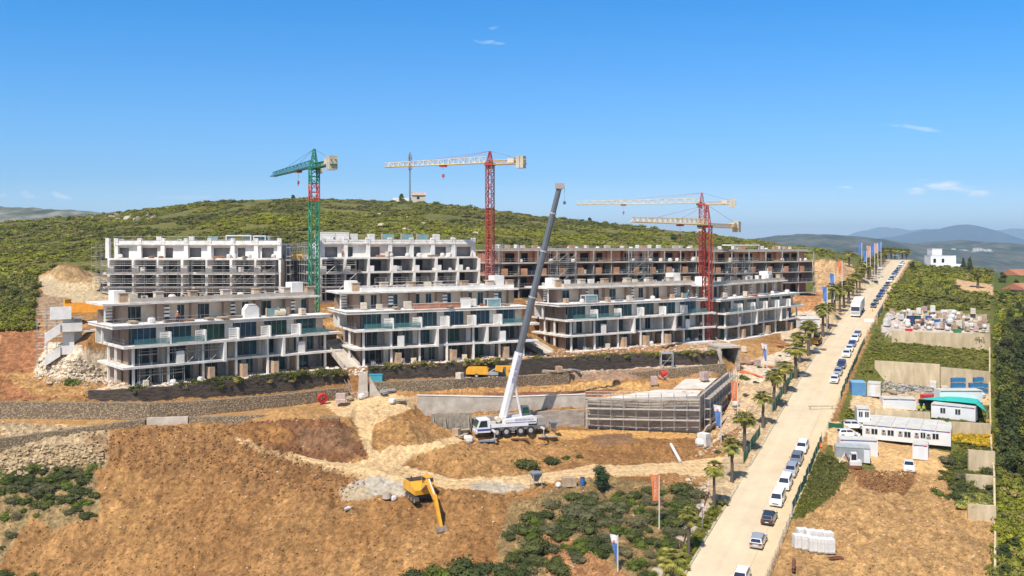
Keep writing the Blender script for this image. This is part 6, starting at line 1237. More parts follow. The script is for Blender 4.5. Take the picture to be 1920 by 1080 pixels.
scatter("verge_grass", P, TUFT, .4 + .35 * rng.random(len(P)), greens(P, 1.15), leafm, "thick green grass strip between the green fence and the dirt plot", cat="grass")
P = sample(9000, .53, .70, 95, 300, lambda px, py, X, Y: (px > 1866) , 2)
scatter("lane_grass", P, TUFT + SM[:3], .6 + .9 * rng.random(len(P)), greens(P, 1.15), leafm, "long green grass and scrub beyond the right boundary wall", cat="grass")
# planted strip beside the pavement and the bank tops
P = sample(9000, .05, .30, 75, 122, lambda px, py, X, Y: (X > RA_L - 2.1 + RS * Y) & (X < RA_L - .25 + RS * Y), 2)
scatter("verge_plants", P, TUFT + SM[:2], .35 + .35 * rng.random(len(P)), greens(P, .9), leafm, "green planted strip between the pavement and the road kerb", cat="plants")
def along(line, n, jit, lo, hi):
    out = []
    for _ in range(n):
        i = rnd.randrange(len(line) - 1); t = rnd.random(); a, b = W(*line[i]), W(*line[i + 1]); out.append([a[k] * (1 - t) + b[k] * t + (rnd.uniform(-jit, jit) if k < 2 else rnd.uniform(lo, hi)) for k in range(3)])
    return np.array(out)
P = along([(250, 731, 137.5), (400, 718, 143.7), (520, 706, 149.3), (645, 698, 154.2)], 420, .7, -1.0, .1); P = P[(fbm(P[:, 0] * .25, P[:, 1] * .25, 7) > -.06) | (P[:, 0] > -42)]
scatter("bank_plants", P, SM, .4 + .7 * rng.random(len(P)), greens(P, .85), leafm, "shrubs and weeds hanging over the left black bank", cat="plants")
P = along([(690, 689, 154), (850, 682, 160.4), (1000, 676, 168), (1070, 671, 171.8), (1180, 666, 178.8), (1345, 661, 186)], 420, .6, -.6, .1); P = P[fbm(P[:, 0] * .3, P[:, 1] * .3, 17) > -.1]
scatter("bank_plants", P, SM, .35 + .55 * rng.random(len(P)), np.where(rng.random((len(P), 1)) < .3, np.array((.26, .19, .06)), greens(P, .9)), leafm, "weeds and dry shrubs along the top of the long middle black bank", cat="plants")
# individual bushes
BM = [npmesh("bush", *[(a, b, c * np.array(cc)) for (a, b, c), cc in [(MD[i % 5], cc)]][0], leafm) for i, cc in enumerate([(.075, .082, .020), (.055, .068, .016), (.105, .10, .045), (.09, .115, .014), (.135, .115, .05)])]
def bush(px, py, r, k, label, group, hz=1.0, dmin=55):
    p_ = hit(px, py, dmin); o = bpy.data.objects.new("bush", BM[k]); C.objects.link(o); o.location = (p_.x, p_.y + r * .3, p_.z - .12 * r); o.scale = (r, r, r * hz); o.rotation_euler = (0, 0, rnd.uniform(0, 6)); return tag(o, label, "bush", group)
big = [(1010, 1035, 2.6, 0, "big round olive green bush left of the near blue flag"), (1085, 975, 2.5, 2, "wide grey green bush uphill of the near blue flag"), (1120, 1030, 2.1, 1, "dark bush just left of the near blue flag's pole"), (990, 980, 1.9, 0, "dark bush at the left edge of the bushy slope"), (950, 1080, 1.9, 1, "dark bush at the bottom edge, left of the olive bush"),
       (880, 1085, 2.9, 1, "large dark green bush cut by the photo's bottom edge, middle one"), (830, 1088, 2.3, 3, "dark green bush at the bottom edge, between two others"), (775, 1090, 2.1, 1, "leftmost dark green bush at the bottom edge below the excavator"), (1285, 960, 2.2, 3, "yellow green bush beside the pavement below the junction"), (1275, 930, 2.5, 0, "tall dark bush at the upper right of the bushy slope"), (1255, 985, 2.0, 0, "dark bush right of the orange flag pole"),
       (1150, 955, 1.7, 2, "greyish bush above the near blue flag, right of the wide grey green one"), (995, 882, 2.4, 0, "dark bush cluster left part, on the bank above the haul track"), (1030, 870, 1.7, 1, "dark bush cluster right part, on the bank above the haul track"), (1062, 862, 1.1, 3, "small bush right of the dark cluster above the haul track"), (1085, 858, .8, 0, "smallest bush in the row above the haul track"),
       (140, 722, 1.9, 3, "bright green bush in the rubble below the white stair tower"), (1840, 640, 2.9, 3, "round green tree-like bush standing on the plot wall by the rubbish yard"), (1398, 712, 1.5, 3, "green bush between the orange flag and the lone blue flag")]
for px, py, r_, k, lb in big: bush(px, py, r_, k, lb, "single large bushes", .8 if r_ < 2.8 else .95)
BC = ["olive green", "dark green", "grey green", "bright green", "dry yellowish"]
def bush_label(px, py):
    v_ = "left of the orange flag" if px < 1150 else "near the orange flag pole" if px < 1245 else "beside the pavement"
    return BC[bk_] + " bush " + v_ + (", high on the bushy slope" if py < 985 else ", low on the bushy slope")
n_ = 0
while n_ < 170:
    px, py = rnd.uniform(950, 1320), rnd.uniform(925, 1090)
    if not (py > 925 + max(0, (1060 - px)) * .8 and px < 1335 - (py - 925) * .62) or (1060 < px < 1190 and py > 1045 + rnd.uniform(-15, 15)): continue
    bk_ = rnd.randrange(5); bush(px, py, rnd.uniform(.6, 1.9), bk_, bush_label(px, py), "bushes of the slope around the near flags", rnd.uniform(.6, .9)); n_ += 1
for _ in range(84):
    px, py = rnd.uniform(-10, 178), rnd.uniform(878, 975)
    if py > 985 - px * .1: continue
    bk_ = rnd.randrange(4); bush(px, py, rnd.uniform(.6, 1.7), bk_, BC[bk_] + (" bush in the upper part" if py < 915 else " bush in the lower part") + " of the scrub patch at the left edge", "bushes of the scrub patch at the left edge", rnd.uniform(.6, .85))
for px, py in ((5, 1030), (20, 1005), (60, 1085), (95, 1090), (10, 1080), (150, 1092), (200, 1094)): bush(px, py, rnd.uniform(.7, 1.3), rnd.randrange(3), "dark low bush in the photo's bottom left corner", "bushes in the bottom left corner", .7)
for _ in range(34): bush(rnd.uniform(1760, 1864), rnd.uniform(862, 945), rnd.uniform(.6, 1.5), rnd.randrange(4), "green bush on the stepped plots beside the boundary wall", "bushes on the stepped plots")
for px, py in ((1380, 770), (1392, 790), (1400, 742), (1418, 718), (1366, 822), (1450, 712), (1345, 850), (1426, 690), (1462, 668)): bush(px, py, rnd.uniform(.5, .9), rnd.randrange(5), "small roadside bush among the rubble left of the palms", "small bushes left of the palms", .8)
# trees
def tree(name, clist, n, size, base, trunk_h, tr, label, loc, cat="tree", group=None, hil=None, hip=0.0):
    t = thing(name, loc, label, cat, 0, group); V, Fq, K = leafcloud(clist, n, size, base, .3, hil=hil, hip=hip); npobj('crown', V, Fq, K, leafm, t)
    mb = MB().tube((0, 0, -.5), (.1, 0, trunk_h), tr, tr * .6, 8)
    for c_ in clist[:5]: mb.tube((.1, 0, trunk_h * .8), c_[:3], tr * .45, tr * .15, 5)
    mb.obj('trunk', barkm, t); return t
def crown(q_, R, h0, h1, k):
    out = []
    for i in range(k):
        f_ = i / (k - 1); rr = R * (1 - .55 * f_) * q_.uniform(.35, .6); an_ = q_.uniform(0, 6.28); o_ = R * (1 - .75 * f_) * q_.uniform(.1, .65); out.append((o_ * math.cos(an_), o_ * math.sin(an_), h0 + (h1 - h0) * f_, rr, rr, rr * q_.uniform(.8, 1.3)))
    return out
q = random.Random(9); TT = []
for i in range(5): TT.append(tree("evergreen_tree", crown(q, 3.0, 2.0, 7.6, 20), 4200, .17, [(.065, .078, .018), (.085, .095, .02), (.05, .065, .02), (.12, .125, .022), (.085, .085, .03)][i], 3.0, .28, "x", (0, 0, -500)))
TK = [kidtree(t_) for t_ in TT]; usedt = set()
def put_tree(x, y, s, k, label, group, zs=1.0, dz=0):
    z = gz(x, y) + dz; sc_ = (s, s, s * zs)
    if k not in usedt: usedt.add(k); o = TT[k]; o.location = (x, y, z); o.scale = sc_
    else: o = dup(TT[k], (x, y, z), rnd.uniform(0, 6), scale=sc_, kids=TK[k])
    return tag(o, label, "tree", group)
i = 0
for px, d_, s in ((1893, 138, .95), (1935, 137, 1.0), (1890, 146, 1.0), (1925, 148, 1.15), (1965, 146, 1.2), (1888, 156, 1.1), (1922, 160, 1.2), (1960, 160, 1.2), (1886, 168, 1.15), (1918, 171, 1.1), (1955, 172, 1.3), (1884, 181, 1.15), (1912, 184, 1.2), (1950, 186, 1.3), (1886, 196, 1.1), (1910, 199, 1.15), (1945, 201, 1.2), (1990, 190, 1.3), (1888, 212, 1.0), (1912, 216, 1.1), (1940, 218, 1.2), (1895, 234, .9), (1925, 236, 1.0), (1960, 240, 1.1)):
    put_tree(WX(px, d_), d_, s * .92, i % 5, "dark evergreen tree, " + ORD[i] + " from the near end of the right edge belt", "evergreen belt along the right edge", 1.0); i += 1
for px, d_, s in ((1886, 103, .55), (1905, 100, .6), (1884, 110, .6), (1905, 113, .55), (1930, 108, .6), (1882, 120, .5)): put_tree(WX(px, d_), d_, s, i % 3, "low dark shrubby tree beyond the wall in the bottom right corner", "low trees in the bottom right corner", .75, -1.5); i += 1
for px, d_, s, lb in ((1712, 385, 1.2, "dark tree left of the white villa"), (1818, 375, .9, "dark slim tree just right of the white villa"), (1806, 380, .8, "second slim tree right of the white villa"), (1850, 330, 1.0, "green tree on the slope right of the villa"), (1880, 320, 1.1, "tree in front of the red roofed house"), (1905, 300, 1.1, "tree near the right edge below the red roofed houses"), (1878, 280, 1.0, "pale green tree beyond the wall near the far boundary"), (1910, 265, 1.0, "green tree at the right edge below the houses"),
        (1725, 300, .9, "dark bushy tree on the slope right of the road"), (1740, 270, .85, "dark bushy tree above the rubbish yard"), (1775, 285, .8, "green bushy tree on the slope above the yard"), (1800, 260, .7, "low bushy tree above the right of the yard")): put_tree(WX(px, d_), d_, s * .62, i % 5, lb, "trees on the slopes right of the road", .8 if 'slim' not in lb else 1.5, -.8); i += 1
for px, d_, s, lb, dz in ((549, 468, .9, "dark round tree on the hill crest left of the green crane", -2.5), (753, 496, 1.25, "dark broad tree on the crest beside the radio mast", -2), (775, 498, .7, "small tree between the mast and the hilltop house", -2), (1105, 462, .9, "round tree on the crest right of the mobile crane boom", -2), (1264, 395, 1.5, "large dark blue-green tree on the hillside above the brick blocks", -5), (1228, 452, .9, "tree on the crest under the lower yellow jib", -2.5), (130, 420, 1.0, "golden brown round bush tree near the pale boulders", -3), (955, 470, .7, "round tree on the crest right of the left red crane", -2.5)): put_tree(WX(px, d_), d_, s * .9, i % 5, lb, "single trees on the hill", .7, dz); i += 1
# dark thicket at the left edge
for px, py, s in ((8, 552, .7), (30, 560, .65), (52, 556, .55), (15, 575, .6), (-15, 560, .8)): p_ = hit(px, py, 100); put_tree(p_.x, p_.y, s, i % 3, "dark bushy tree in the thicket at the photo's left edge", "thicket at the left edge", .6, -1.2); i += 1
p_ = place(1127, 921); t = thing("evergreen_tree", p_, "single dark green round topped tree beside the haul track", "tree"); V, Fq, K = leafcloud([(0, 0, 1.0, 1.0, 1.0, .9), (.1, 0, 2.0, 1.1, 1.1, 1.0), (-.2, 0, 2.8, .9, .9, .8), (.3, .2, 1.4, .9, .9, .9)], 1500, .10, (.035, .06, .02), .25); npobj('crown', V, Fq, K, leafm, t); MB().tube((0, 0, -.3), (0, 0, 1.2), .15).obj('trunk', barkm, t)

# ---------------------------------------------------------------- loose soil, stones
dirtm = vcmat("loose_soil", .95, .3, 4, .2, 2.0)
clod = []
for s_ in range(5): mb = MB().blob((0, 0, .12), (.5, .42, .30), s_, 5, 4, .5); clod.append((np.array(mb.v), np.array([(*f_, f_[-1]) if len(f_) == 3 else f_ for f_ in mb.f]), np.ones((len(mb.v), 3))))
def rough_at(P):
    fi = np.clip(np.interp(P[:, 1], ds, np.arange(ND)), 0, ND - 1).astype(int); fj = np.clip((P[:, 0] / P[:, 1] - U0) / (U1 - U0) * (NU - 1), 0, NU - 1).astype(int); return ROUGH[fi, fj], COL[fi, fj]
P = sample(110000, -.60, .56, 84, 190, lambda px, py, X, Y: (py > 690) & ~((X > RA_L - 5 + RS * Y) & (X < RA_R + 2 + RS * Y)), 2)
R_, K_ = rough_at(P); g = (R_ > .25) & (K_[:, 0] > K_[:, 1] * 1.15) & (rng.random(len(P)) < np.clip(R_ * 1.1, .25, 1)); P, K_ = P[g], K_[g]
sz = .09 + .30 * rng.random(len(P)) ** 4; pale_ = rng.random((len(P), 1)) < .05
scatter("soil_clods", P, clod, sz, np.where(pale_, np.array((.50, .40, .27)), K_ * rng.uniform(.7, 1.3, (len(P), 1))), dirtm, "loose clods and small stones strewn over the bare dirt", cat="soil")
def rocks(name, poly, n, s0, s1, col, label, dmin=55, var=.25):
    xs, ys = [a[0] for a in poly], [a[1] for a in poly]; pts_ = []
    while len(pts_) < n:
        px, py = rnd.uniform(min(xs), max(xs)), rnd.uniform(min(ys), max(ys))
        if pip(np.array([px]), np.array([py]), poly)[0]: pts_.append(tuple(hit(px, py, dmin)))
    P = np.array(pts_); return scatter(name, P, clod, rng.uniform(0, 1, n) ** 2 * (s1 - s0) + s0, np.array(col) * rng.uniform(1 - var, 1 + var, (n, 1)), dirtm, label, cat="rubble")
rocks("rubble", [(0, 850), (70, 835), (180, 830), (200, 865), (120, 878), (0, 900)], 800, .15, .95, (.42, .31, .18), "pale broken rocks piled at the left edge above the scrub patch")
rocks("rubble", [(70, 680), (150, 672), (240, 725), (160, 722), (100, 722), (60, 712)], 500, .2, .8, (.55, .46, .35), "white rubble around the foot of the white stair tower")
rocks("rubble", [(250, 722), (640, 688), (690, 684), (690, 705), (560, 706), (250, 735)], 500, .2, .8, (.60, .52, .44), "pale rubble strip in front of the left front block"); rocks("rubble", [(690, 677), (980, 664), (1060, 655), (1340, 640), (1345, 660), (1060, 671), (860, 680), (690, 689)], 800, .2, .7, (.52, .38, .28), "pinkish rubble strip in front of the middle front blocks", 140)
rocks("rubble", [(1340, 800), (1385, 740), (1420, 760), (1400, 850), (1340, 850), (1300, 860)], 420, .2, .8, (.50, .38, .25), "broken pale stones between the garage shell and the palms"); rocks("rubble", [(1660, 690), (1740, 690), (1760, 728), (1720, 742), (1655, 735)], 500, .25, 1.1, (.34, .30, .26), "heap of grey scrap and rubble behind the cabins")
rocks("rubble", [(150, 805), (470, 795), (690, 905), (640, 940), (400, 880), (200, 880)], 1100, .12, .42, (.24, .115, .048), "big reddish dirt clods along the top of the large slope", var=.35); rocks("rubble", [(1600, 882), (1720, 884), (1690, 925), (1620, 915)], 900, .12, .42, (.27, .145, .062), "dark fresh dirt heap on the plot below the pickup")
rocks("boulders", [(1280, 900), (1320, 890), (1345, 925), (1335, 935), (1300, 930)], 40, .3, .9, (.5, .4, .3), "pale stones near the pavement's upper end"); rocks("boulders", [(150, 404), (290, 398), (290, 416), (150, 418)], 22, 1.2, 4.2, (.34, .29, .23), "pale boulders on the skyline of the left hill", 300)
rocks("boulders", [(550, 440), (560, 400), (900, 400), (930, 440)], 14, 1.0, 3.0, (.42, .36, .28), "scattered pale rocks on the hill face", 300)

# ---------------------------------------------------------------- far country
farm = vcmat("far_country", 1.0, 0, 1, .5, .02)
farv = vcmat("far_forest", 1.0, .0, .01, .35, .02)
def ridge(name, prof, d, depth, base, col, m, seed, amp=.08, nx=260, nr=34, col2=None, back=None):
    xs = [p_[0] for p_ in prof]; px = np.linspace(xs[0], xs[-1], nx); t = np.linspace(0, 1, nr); T, PX = np.meshgrid(t, px, indexing='ij')
    crest = CZ + (H - np.interp(px, xs, [p_[1] for p_ in prof]) + (9 if d > 5000 else 6) * fbm(px * .07, px * 0 + seed, seed, 6, .6)) * d / F; D = d - depth * (1 - T); X = (PX - CX) / F * d; X = X * (1 - .0 * T)
    sh = (1 - (1 - T) ** 1.35); Z = base + (crest[None] - base) * sh; rel = (crest[None] - base) * amp; Z = Z + rel * fbm(X * 9 / d, D * 9 / d, seed, 6) * 2 * np.clip((1 - T) * 6, .25, 1) * np.clip(T * 6, 0, 1)
    t2 = np.linspace(0, 1, 8)[1:]; back = back or depth; T2, _ = np.meshgrid(t2, px, indexing='ij'); X = np.concatenate([X, np.repeat(X[-1:], 7, 0)]); D = np.concatenate([D, d + back * T2]); Z = np.concatenate([Z, Z[-1:] + (base - Z[-1:]) * T2 ** 1.5])
    c2 = np.array(col2 if col2 else col); k = np.clip(fbm(X * 60 / d, D * 60 / d, seed + 5, 6, .65) * 5 + .35, 0, 1)[..., None]; K = np.array(col) * (1 - k) + c2 * k
    return tag(grid_mesh(name, X, D, Z, K, m), kind="structure")
LOW = CZ - 150
pl = np.linspace(-1, 1, 60); PLX, PLY = np.meshgrid(pl * 16000, np.concatenate([np.linspace(520, 3000, 60), np.linspace(3300, 15800, 60)])); nzv = np.clip(fbm(PLX * .002, PLY * .002, 8, 4) * 4 + .45, 0, 1)[..., None]
PZ = LOW + 6 * fbm(PLX * .002, PLY * .002, 4, 4) - np.clip((600 - PLY) / 80, 0, 1) * 30
tag(grid_mesh("valley", PLX, PLY, PZ, np.array((.055, .07, .035)) * (1 - nzv) + np.array((.20, .18, .10)) * nzv, farm), kind="structure")
ridge("hills", [(1380, 452), (1440, 444), (1500, 438), (1545, 439), (1590, 443), (1640, 452), (1700, 459), (1760, 456), (1800, 452), (1850, 456), (1900, 461), (1960, 466), (2300, 470)], 3600, 1900, LOW, (.03, .042, .02), farm, 3, .07, col2=(.11, .095, .06))
ridge("hills", [(-700, 388), (-300, 384), (0, 386), (40, 388), (100, 390), (150, 394), (200, 400), (260, 410), (400, 440), (600, 470)], 1700, 700, LOW, (.075, .085, .045), farm, 9, .05, col2=(.20, .19, .16))
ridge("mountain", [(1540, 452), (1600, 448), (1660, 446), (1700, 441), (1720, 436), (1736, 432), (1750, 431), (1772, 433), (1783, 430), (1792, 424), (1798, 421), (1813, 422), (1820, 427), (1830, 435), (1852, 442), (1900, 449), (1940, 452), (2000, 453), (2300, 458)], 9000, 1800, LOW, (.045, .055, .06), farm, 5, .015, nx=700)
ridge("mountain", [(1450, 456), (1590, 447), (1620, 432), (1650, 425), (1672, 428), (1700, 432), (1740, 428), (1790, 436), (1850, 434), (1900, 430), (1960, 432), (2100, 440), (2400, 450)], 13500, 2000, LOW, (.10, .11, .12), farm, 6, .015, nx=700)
# far village houses
hw = mat("far_house_white", (.55, .54, .52), .9, .05, .1); hr = mat("roof_tiles", (.42, .17, .09), .9, .2, .4); hr2 = mat("pale_far_roof", (.42, .38, .34), .9, .1, .4); hn_ = 0
fh_ = thing("village_house", (0, 0, 0), "x", "house"); MB().bx(-7, 7, -5, 5, -2, 6).obj('wall', hw, fh_); MB().prism_x([(-5.2, 6), (5.2, 6), (0, 6.9)], -7.2, 7.2).obj('roof', hr2, fh_); fk = kidtree(fh_)
for i in range(64):
    px, py = rnd.choice([(rnd.uniform(1780, 1860), rnd.uniform(469, 478)), (rnd.uniform(1840, 1920), rnd.uniform(474, 512)), (rnd.uniform(1690, 1740), rnd.uniform(466, 476)), (rnd.uniform(1820, 1920), rnd.uniform(486, 506))])
    hgt_ = (H - py); d_ = 3300 if py < 458 else min(3300, F * 120 / max(8, py - H)) ; d_ = min(max(d_, 1500), 3100); z = WZ(py, d_)
    o = fh_ if i == 0 else dup(fh_, (0, 0, 0), rnd.uniform(0, 3), kids=fk); o.location = (WX(px, d_), d_, z - 2); o.scale = (1.3 * d_ / 2600,) * 3; tag(o, "tiny white house far off in the valley villages", "house", "far houses of the valley villages")
# white villa
vl = thing("villa", (WX(1745, 398), 398, WZ(501, 398)), "white cubic villa on the green slope right of the road crest", "villa", -.12); vl.scale = (.92, .92, .92); vw = mat("villa_white", (.80, .79, .80), .8, .04, .3)
MB().bx(0, 11.5, 0, 9, -1, 5.6).obj('wall', vw, vl); MB().bx(1.0, 5.5, 1, 8, 5.603, 8.6).obj('upper_storey', vw, vl); MB().bx(.9, 5.6, .9, 8.1, 8.6, 8.8).obj('roof', vw, vl); MB().bx(-.1, 11.6, -.1, 9.1, 5.45, 5.6).obj('parapet', vw, vl); MB().bx(5, 13, -2.5, -.01, -3, 1.0).obj('terrace_wall', vw, vl); MB().bx(11.8, 14.5, 1, 6, -1.5, 1.5).obj('outbuilding', vw, vl)
for x, z in ((1.2, 2.2), (5.0, 2.2)): w2 = MB().bx(x - .1, x + 1.3, -.05, -.01, z - .1, z + 2.0).obj('window', vw, vl); MB().bx(x, x + 1.2, -.1, -.052, z, z + 1.9).obj('pane', glassC, w2)
MB().bx(4.0, 11, -.1, -.012, -.9, .9).obj('garage_opening', greyw, vl)
for k, (px, py, d_, s) in enumerate(((1905, 522, 352, 1.3), (1916, 552, 300, 1.0))):
    t = thing("house", (WX(px, d_), d_, WZ(py + 10, d_)), ("upper" if k == 0 else "lower") + " red roofed house at the photo's right edge", "house", .5); MB().bx(-4, 6, -4, 4, -3, 3.4).obj('wall', mat("house_wall", (.55, .48, .4), .9, .1, .5), t); MB().prism_x([(-4.6, 3.4), (4.6, 3.4), (0, 5.6)], -4.6, 6.6).obj('roof', hr, t); MB().bx(-2, -1, -4.06, -4.003, .5, 2).obj('window', glassC, t)
hh_ = thing("hilltop_house", (WX(785, 497), 497, WZ(374, 497)), "small pale house with tiled roof on the hill crest", "house", .1); MB().bx(-3.4, 3.4, -3, 3, -2, 2.2).obj('wall', mat("house_wall", (.55, .48, .4), .9, .1, .5), hh_); MB().prism_x([(-3.6, 2.2), (3.6, 2.2), (0, 3.8)], -4, 4).obj('roof', mat("pale_tiles", (.5, .33, .22), .9, .2, .5), hh_); MB().bx(-1, .5, -3.05, -3.003, 0, 1.5).obj('window', glassC, hh_); MB().bx(-14, -4, -1, -.6, -2, .8).obj('garden_wall', white, hh_)
ms = thing("radio_mast", (WX(768.5, 495), 495, WZ(376, 495)), "grey radio mast with antenna panels on the hill crest", "mast"); MB().tube((0, 0, -2), (0, 0, 26.5), .5, .3, 8).obj('pole', lampm, ms)
for z in (18.5, 22.0, 24.0):
    for k in range(3): an_ = k * 2.1 + .3; MB().box((math.cos(an_) * 1.0, math.sin(an_) * 1.0, z), (.55, .3, 2.6), rz=an_).obj('antenna_panel', greyc, ms)
MB().tube((0, 0, 17), (0, 0, 17.3), 1.2, n=8).obj('platform', lampm, ms)
# air
hz_m = bpy.data.materials.new("haze"); hz_m.use_nodes = True; nt = hz_m.node_tree; nt.nodes.clear(); hv = nt.nodes.new("ShaderNodeVolumePrincipled"); ho = nt.nodes.new("ShaderNodeOutputMaterial")
hv.inputs['Color'].default_value = (.52, .76, 1.0, 1); hv.inputs['Density'].default_value = HAZE = 1.05e-4; hv.inputs['Anisotropy'].default_value = 0.0; nt.links.new(hv.outputs[0], ho.inputs['Volume'])
tag(MB().bx(-16500, 16500, -600, 16500, LOW - 60, CZ + 330).obj("haze", hz_m), kind="stuff")
# ---------------------------------------------------------------- building materials, waste and small plant, each a thing
sack = mat("white_sack", (.66, .63, .60), .9, .12, 1.5, bump=.3); pinkp = mat("pinkish_blocks", (.50, .36, .32), .9, .2, 2); cream = mat("cream_blocks", (.62, .53, .42), .9, .15, 2); bluep = mat("blue_plastic", (.03, .14, .42), .5, .15, 1); tankb = mat("tank_blue", (.02, .17, .38), .5, .2, 1); grnp = mat("green_plastic", (.05, .28, .10), .6, .15, 1); orgp = mat("orange_plastic", (.68, .18, .05), .6, .1, 1); redp2 = mat("bright_red_plastic", (.60, .03, .03), .5, .1, 1); darkb = mat("dark_box", (.06, .06, .075), .7, .2, 1); rust = mat("rusty_steel", (.19, .07, .035), .85, .3, 1.5)
def new(name, label, cat, group=None, loc=(0, 0, -500), rz=0): return thing(name, loc, label, cat, rz, group)
def mk_sack():
    t = new("big_sack", "x", "sack"); m = MB(); q = random.Random(3); vs = [(rr_ * q.uniform(.92, 1.08) * math.cos(a_ * math.pi / 5 + .3) * (1.15 if a_ % 2 else 1), rr_ * q.uniform(.92, 1.08) * math.sin(a_ * math.pi / 5 + .3), zz_ + q.uniform(-.03, .03)) for rr_, zz_ in ((.46, 0), (.56, .25), (.55, .62), (.38, .84)) for a_ in range(10)]
    m.add(vs, [(r_ * 10 + a_, r_ * 10 + (a_ + 1) % 10, r_ * 10 + 10 + (a_ + 1) % 10, r_ * 10 + 10 + a_) for r_ in range(3) for a_ in range(10)] + [tuple(range(30, 40))]); m.obj('sack_body', sack, t); MB().tube((-.3, 0, .8), (-.1, 0, .98), .03, n=4).tube((.1, 0, .98), (.3, 0, .8), .03, n=4).obj('lifting_loop', sack, t); return t
def pallet(t, w=1.2, d_=1.0):
    m = MB()
    for y in (-d_ / 2 + .05, 0, d_ / 2 - .05): m.bx(-w / 2, w / 2, y - .05, y + .05, 0, .1)
    m.bx(-w / 2, w / 2, -d_ / 2, d_ / 2, .1, .14); m.obj('pallet', wood, t)
def mk_stack(m, h_=1.1, n=3):
    t = new("pallet_stack", "x", "pallet stack"); pallet(t)
    for k in range(n): MB().bx(-.56 + .02 * (k % 2), .56 - .02 * (k % 2), -.47, .47, .143 + k * h_ / n, .13 + (k + 1) * h_ / n).obj('block_layer', m, t)
    return t
def mk_ac():
    t = new("air_conditioner_unit", "x", "air conditioner"); MB().bx(-.45, .45, -.18, .18, .1, .85).obj('casing', ac, t); MB().tube((-.1, -.2, .48), (-.1, -.181, .48), .27, n=12).obj('fan', blk, t); MB().bx(-.4, -.3, -.2, .2, 0, .1).bx(.3, .4, -.2, .2, 0, .1).obj('feet', blk, t); return t
def mk_boards(m=None):
    t = new("board_pile", "x", "board pile"); q = random.Random(5)
    for k in range(5): MB().box((q.uniform(-.1, .1), q.uniform(-.2, .2), .06 + k * .09), (2.6, .7, .07), rz=q.uniform(-.15, .15)).obj('board', m or wood, t)
    return t
def mk_hopper():
    t = new("concrete_skip", "x", "concrete skip"); m = MB(); vs = [(-.55, -.55, 1.6), (.55, -.55, 1.6), (.55, .55, 1.6), (-.55, .55, 1.6), (-.15, -.15, .7), (.15, -.15, .7), (.15, .15, .7), (-.15, .15, .7)]
    m.add(vs, [(0, 1, 5, 4), (1, 2, 6, 5), (2, 3, 7, 6), (3, 0, 4, 7), (4, 5, 6, 7)]).bx(-.55, .55, -.55, .55, 1.6, 1.75); m.obj('hopper', mat("blue_grey_steel", (.22, .25, .29), .6, .2, 1), t); f = MB()
    for x in (-.5, .5):
        for y in (-.5, .5): f.tube((x, y, 0), (x, y, 1.6), .04, n=4)
    f.obj('legs', steel, t); return t
def mk_glasscrate():
    t = new("glass_crate", "x", "glass crate"); MB().bx(-1.1, 1.1, -.35, .35, 0, .12).obj('base', wood, t)
    for k in range(4): MB().bx(-1.0, 1.0, -.25 + k * .13, -.19 + k * .13, .123, 1.4).obj('glass_sheet', glassA if k % 2 else mat("pale_glass", (.20, .33, .34), .2, .2, 1), t)
    MB().bx(-1.08, -1.0, -.33, .33, .123, 1.5).bx(1.0, 1.08, -.33, .33, .123, 1.5).obj('end_frame', wood, t); return t
def mk_drum(m): t = new("plastic_drum", "x", "drum"); MB().tube((0, 0, 0), (0, 0, .95), .32, .32, 12).obj('barrel', m, t); MB().tube((0, 0, .951), (0, 0, 1.0), .34, n=12).obj('lid', blk, t); return t
def mk_tank():
    t = new("stacked_tank", "x", "tank"); MB().bx(-.5, .5, -.5, .5, .14, 1.1).obj('tank_body', tankb, t); m = MB()
    for z in (.3, .7, 1.05): m.bx(-.53, .53, -.53, -.503, z, z + .05)
    for x in (-.5, 0, .47): m.bx(x, x + .04, -.53, -.504, .14, .299)
    m.obj('cage', mat("tank_cage", (.16, .34, .52), .5, .1, 1), t); pallet(t, 1.0, 1.0); return t
KINDS = {"sack": mk_sack(), "cream": mk_stack(cream), "pink": mk_stack(pinkp, 1.2, 4), "white": mk_stack(sack, 1.3, 3), "brown": mk_stack(tan, 1.0, 2), "ac": mk_ac(), "boards": mk_boards(), "steelb": mk_boards(steel), "hopper": mk_hopper(), "glass": mk_glasscrate(), "blue": mk_drum(bluep), "green": mk_drum(grnp), "tank": mk_tank(), "redb": mk_boards(brick2)}
KK = {k: kidtree(v_) for k, v_ in KINDS.items()}; usedk = set(); WORD = {"sack": "white bulk sack", "cream": "cream block pallet", "pink": "pinkish block pallet", "white": "white wrapped pallet", "brown": "tan block pallet", "ac": "grey air conditioner unit", "boards": "timber board pile", "steelb": "grey steel plank pile", "hopper": "grey concrete skip", "glass": "teal glass sheet crate", "blue": "blue plastic drum", "green": "green plastic drum", "tank": "blue cubic tank", "redb": "red panel pile"}
def put(kind, loc, where, group, rz=None, s=1.0):
    rz = rnd.uniform(0, 6.28) if rz is None else rz; r = KINDS[kind]
    if kind not in usedk: usedk.add(kind); o = r; o.location = loc; o.rotation_euler = (0, 0, rz); o.scale = (s,) * 3
    else: o = dup(r, loc, rz, scale=s, kids=KK[kind])
    return tag(o, WORD[kind] + " " + where, r["category"], group)
NM = ["the left front block", "the second front block", "the third front block", "the right end front block"]
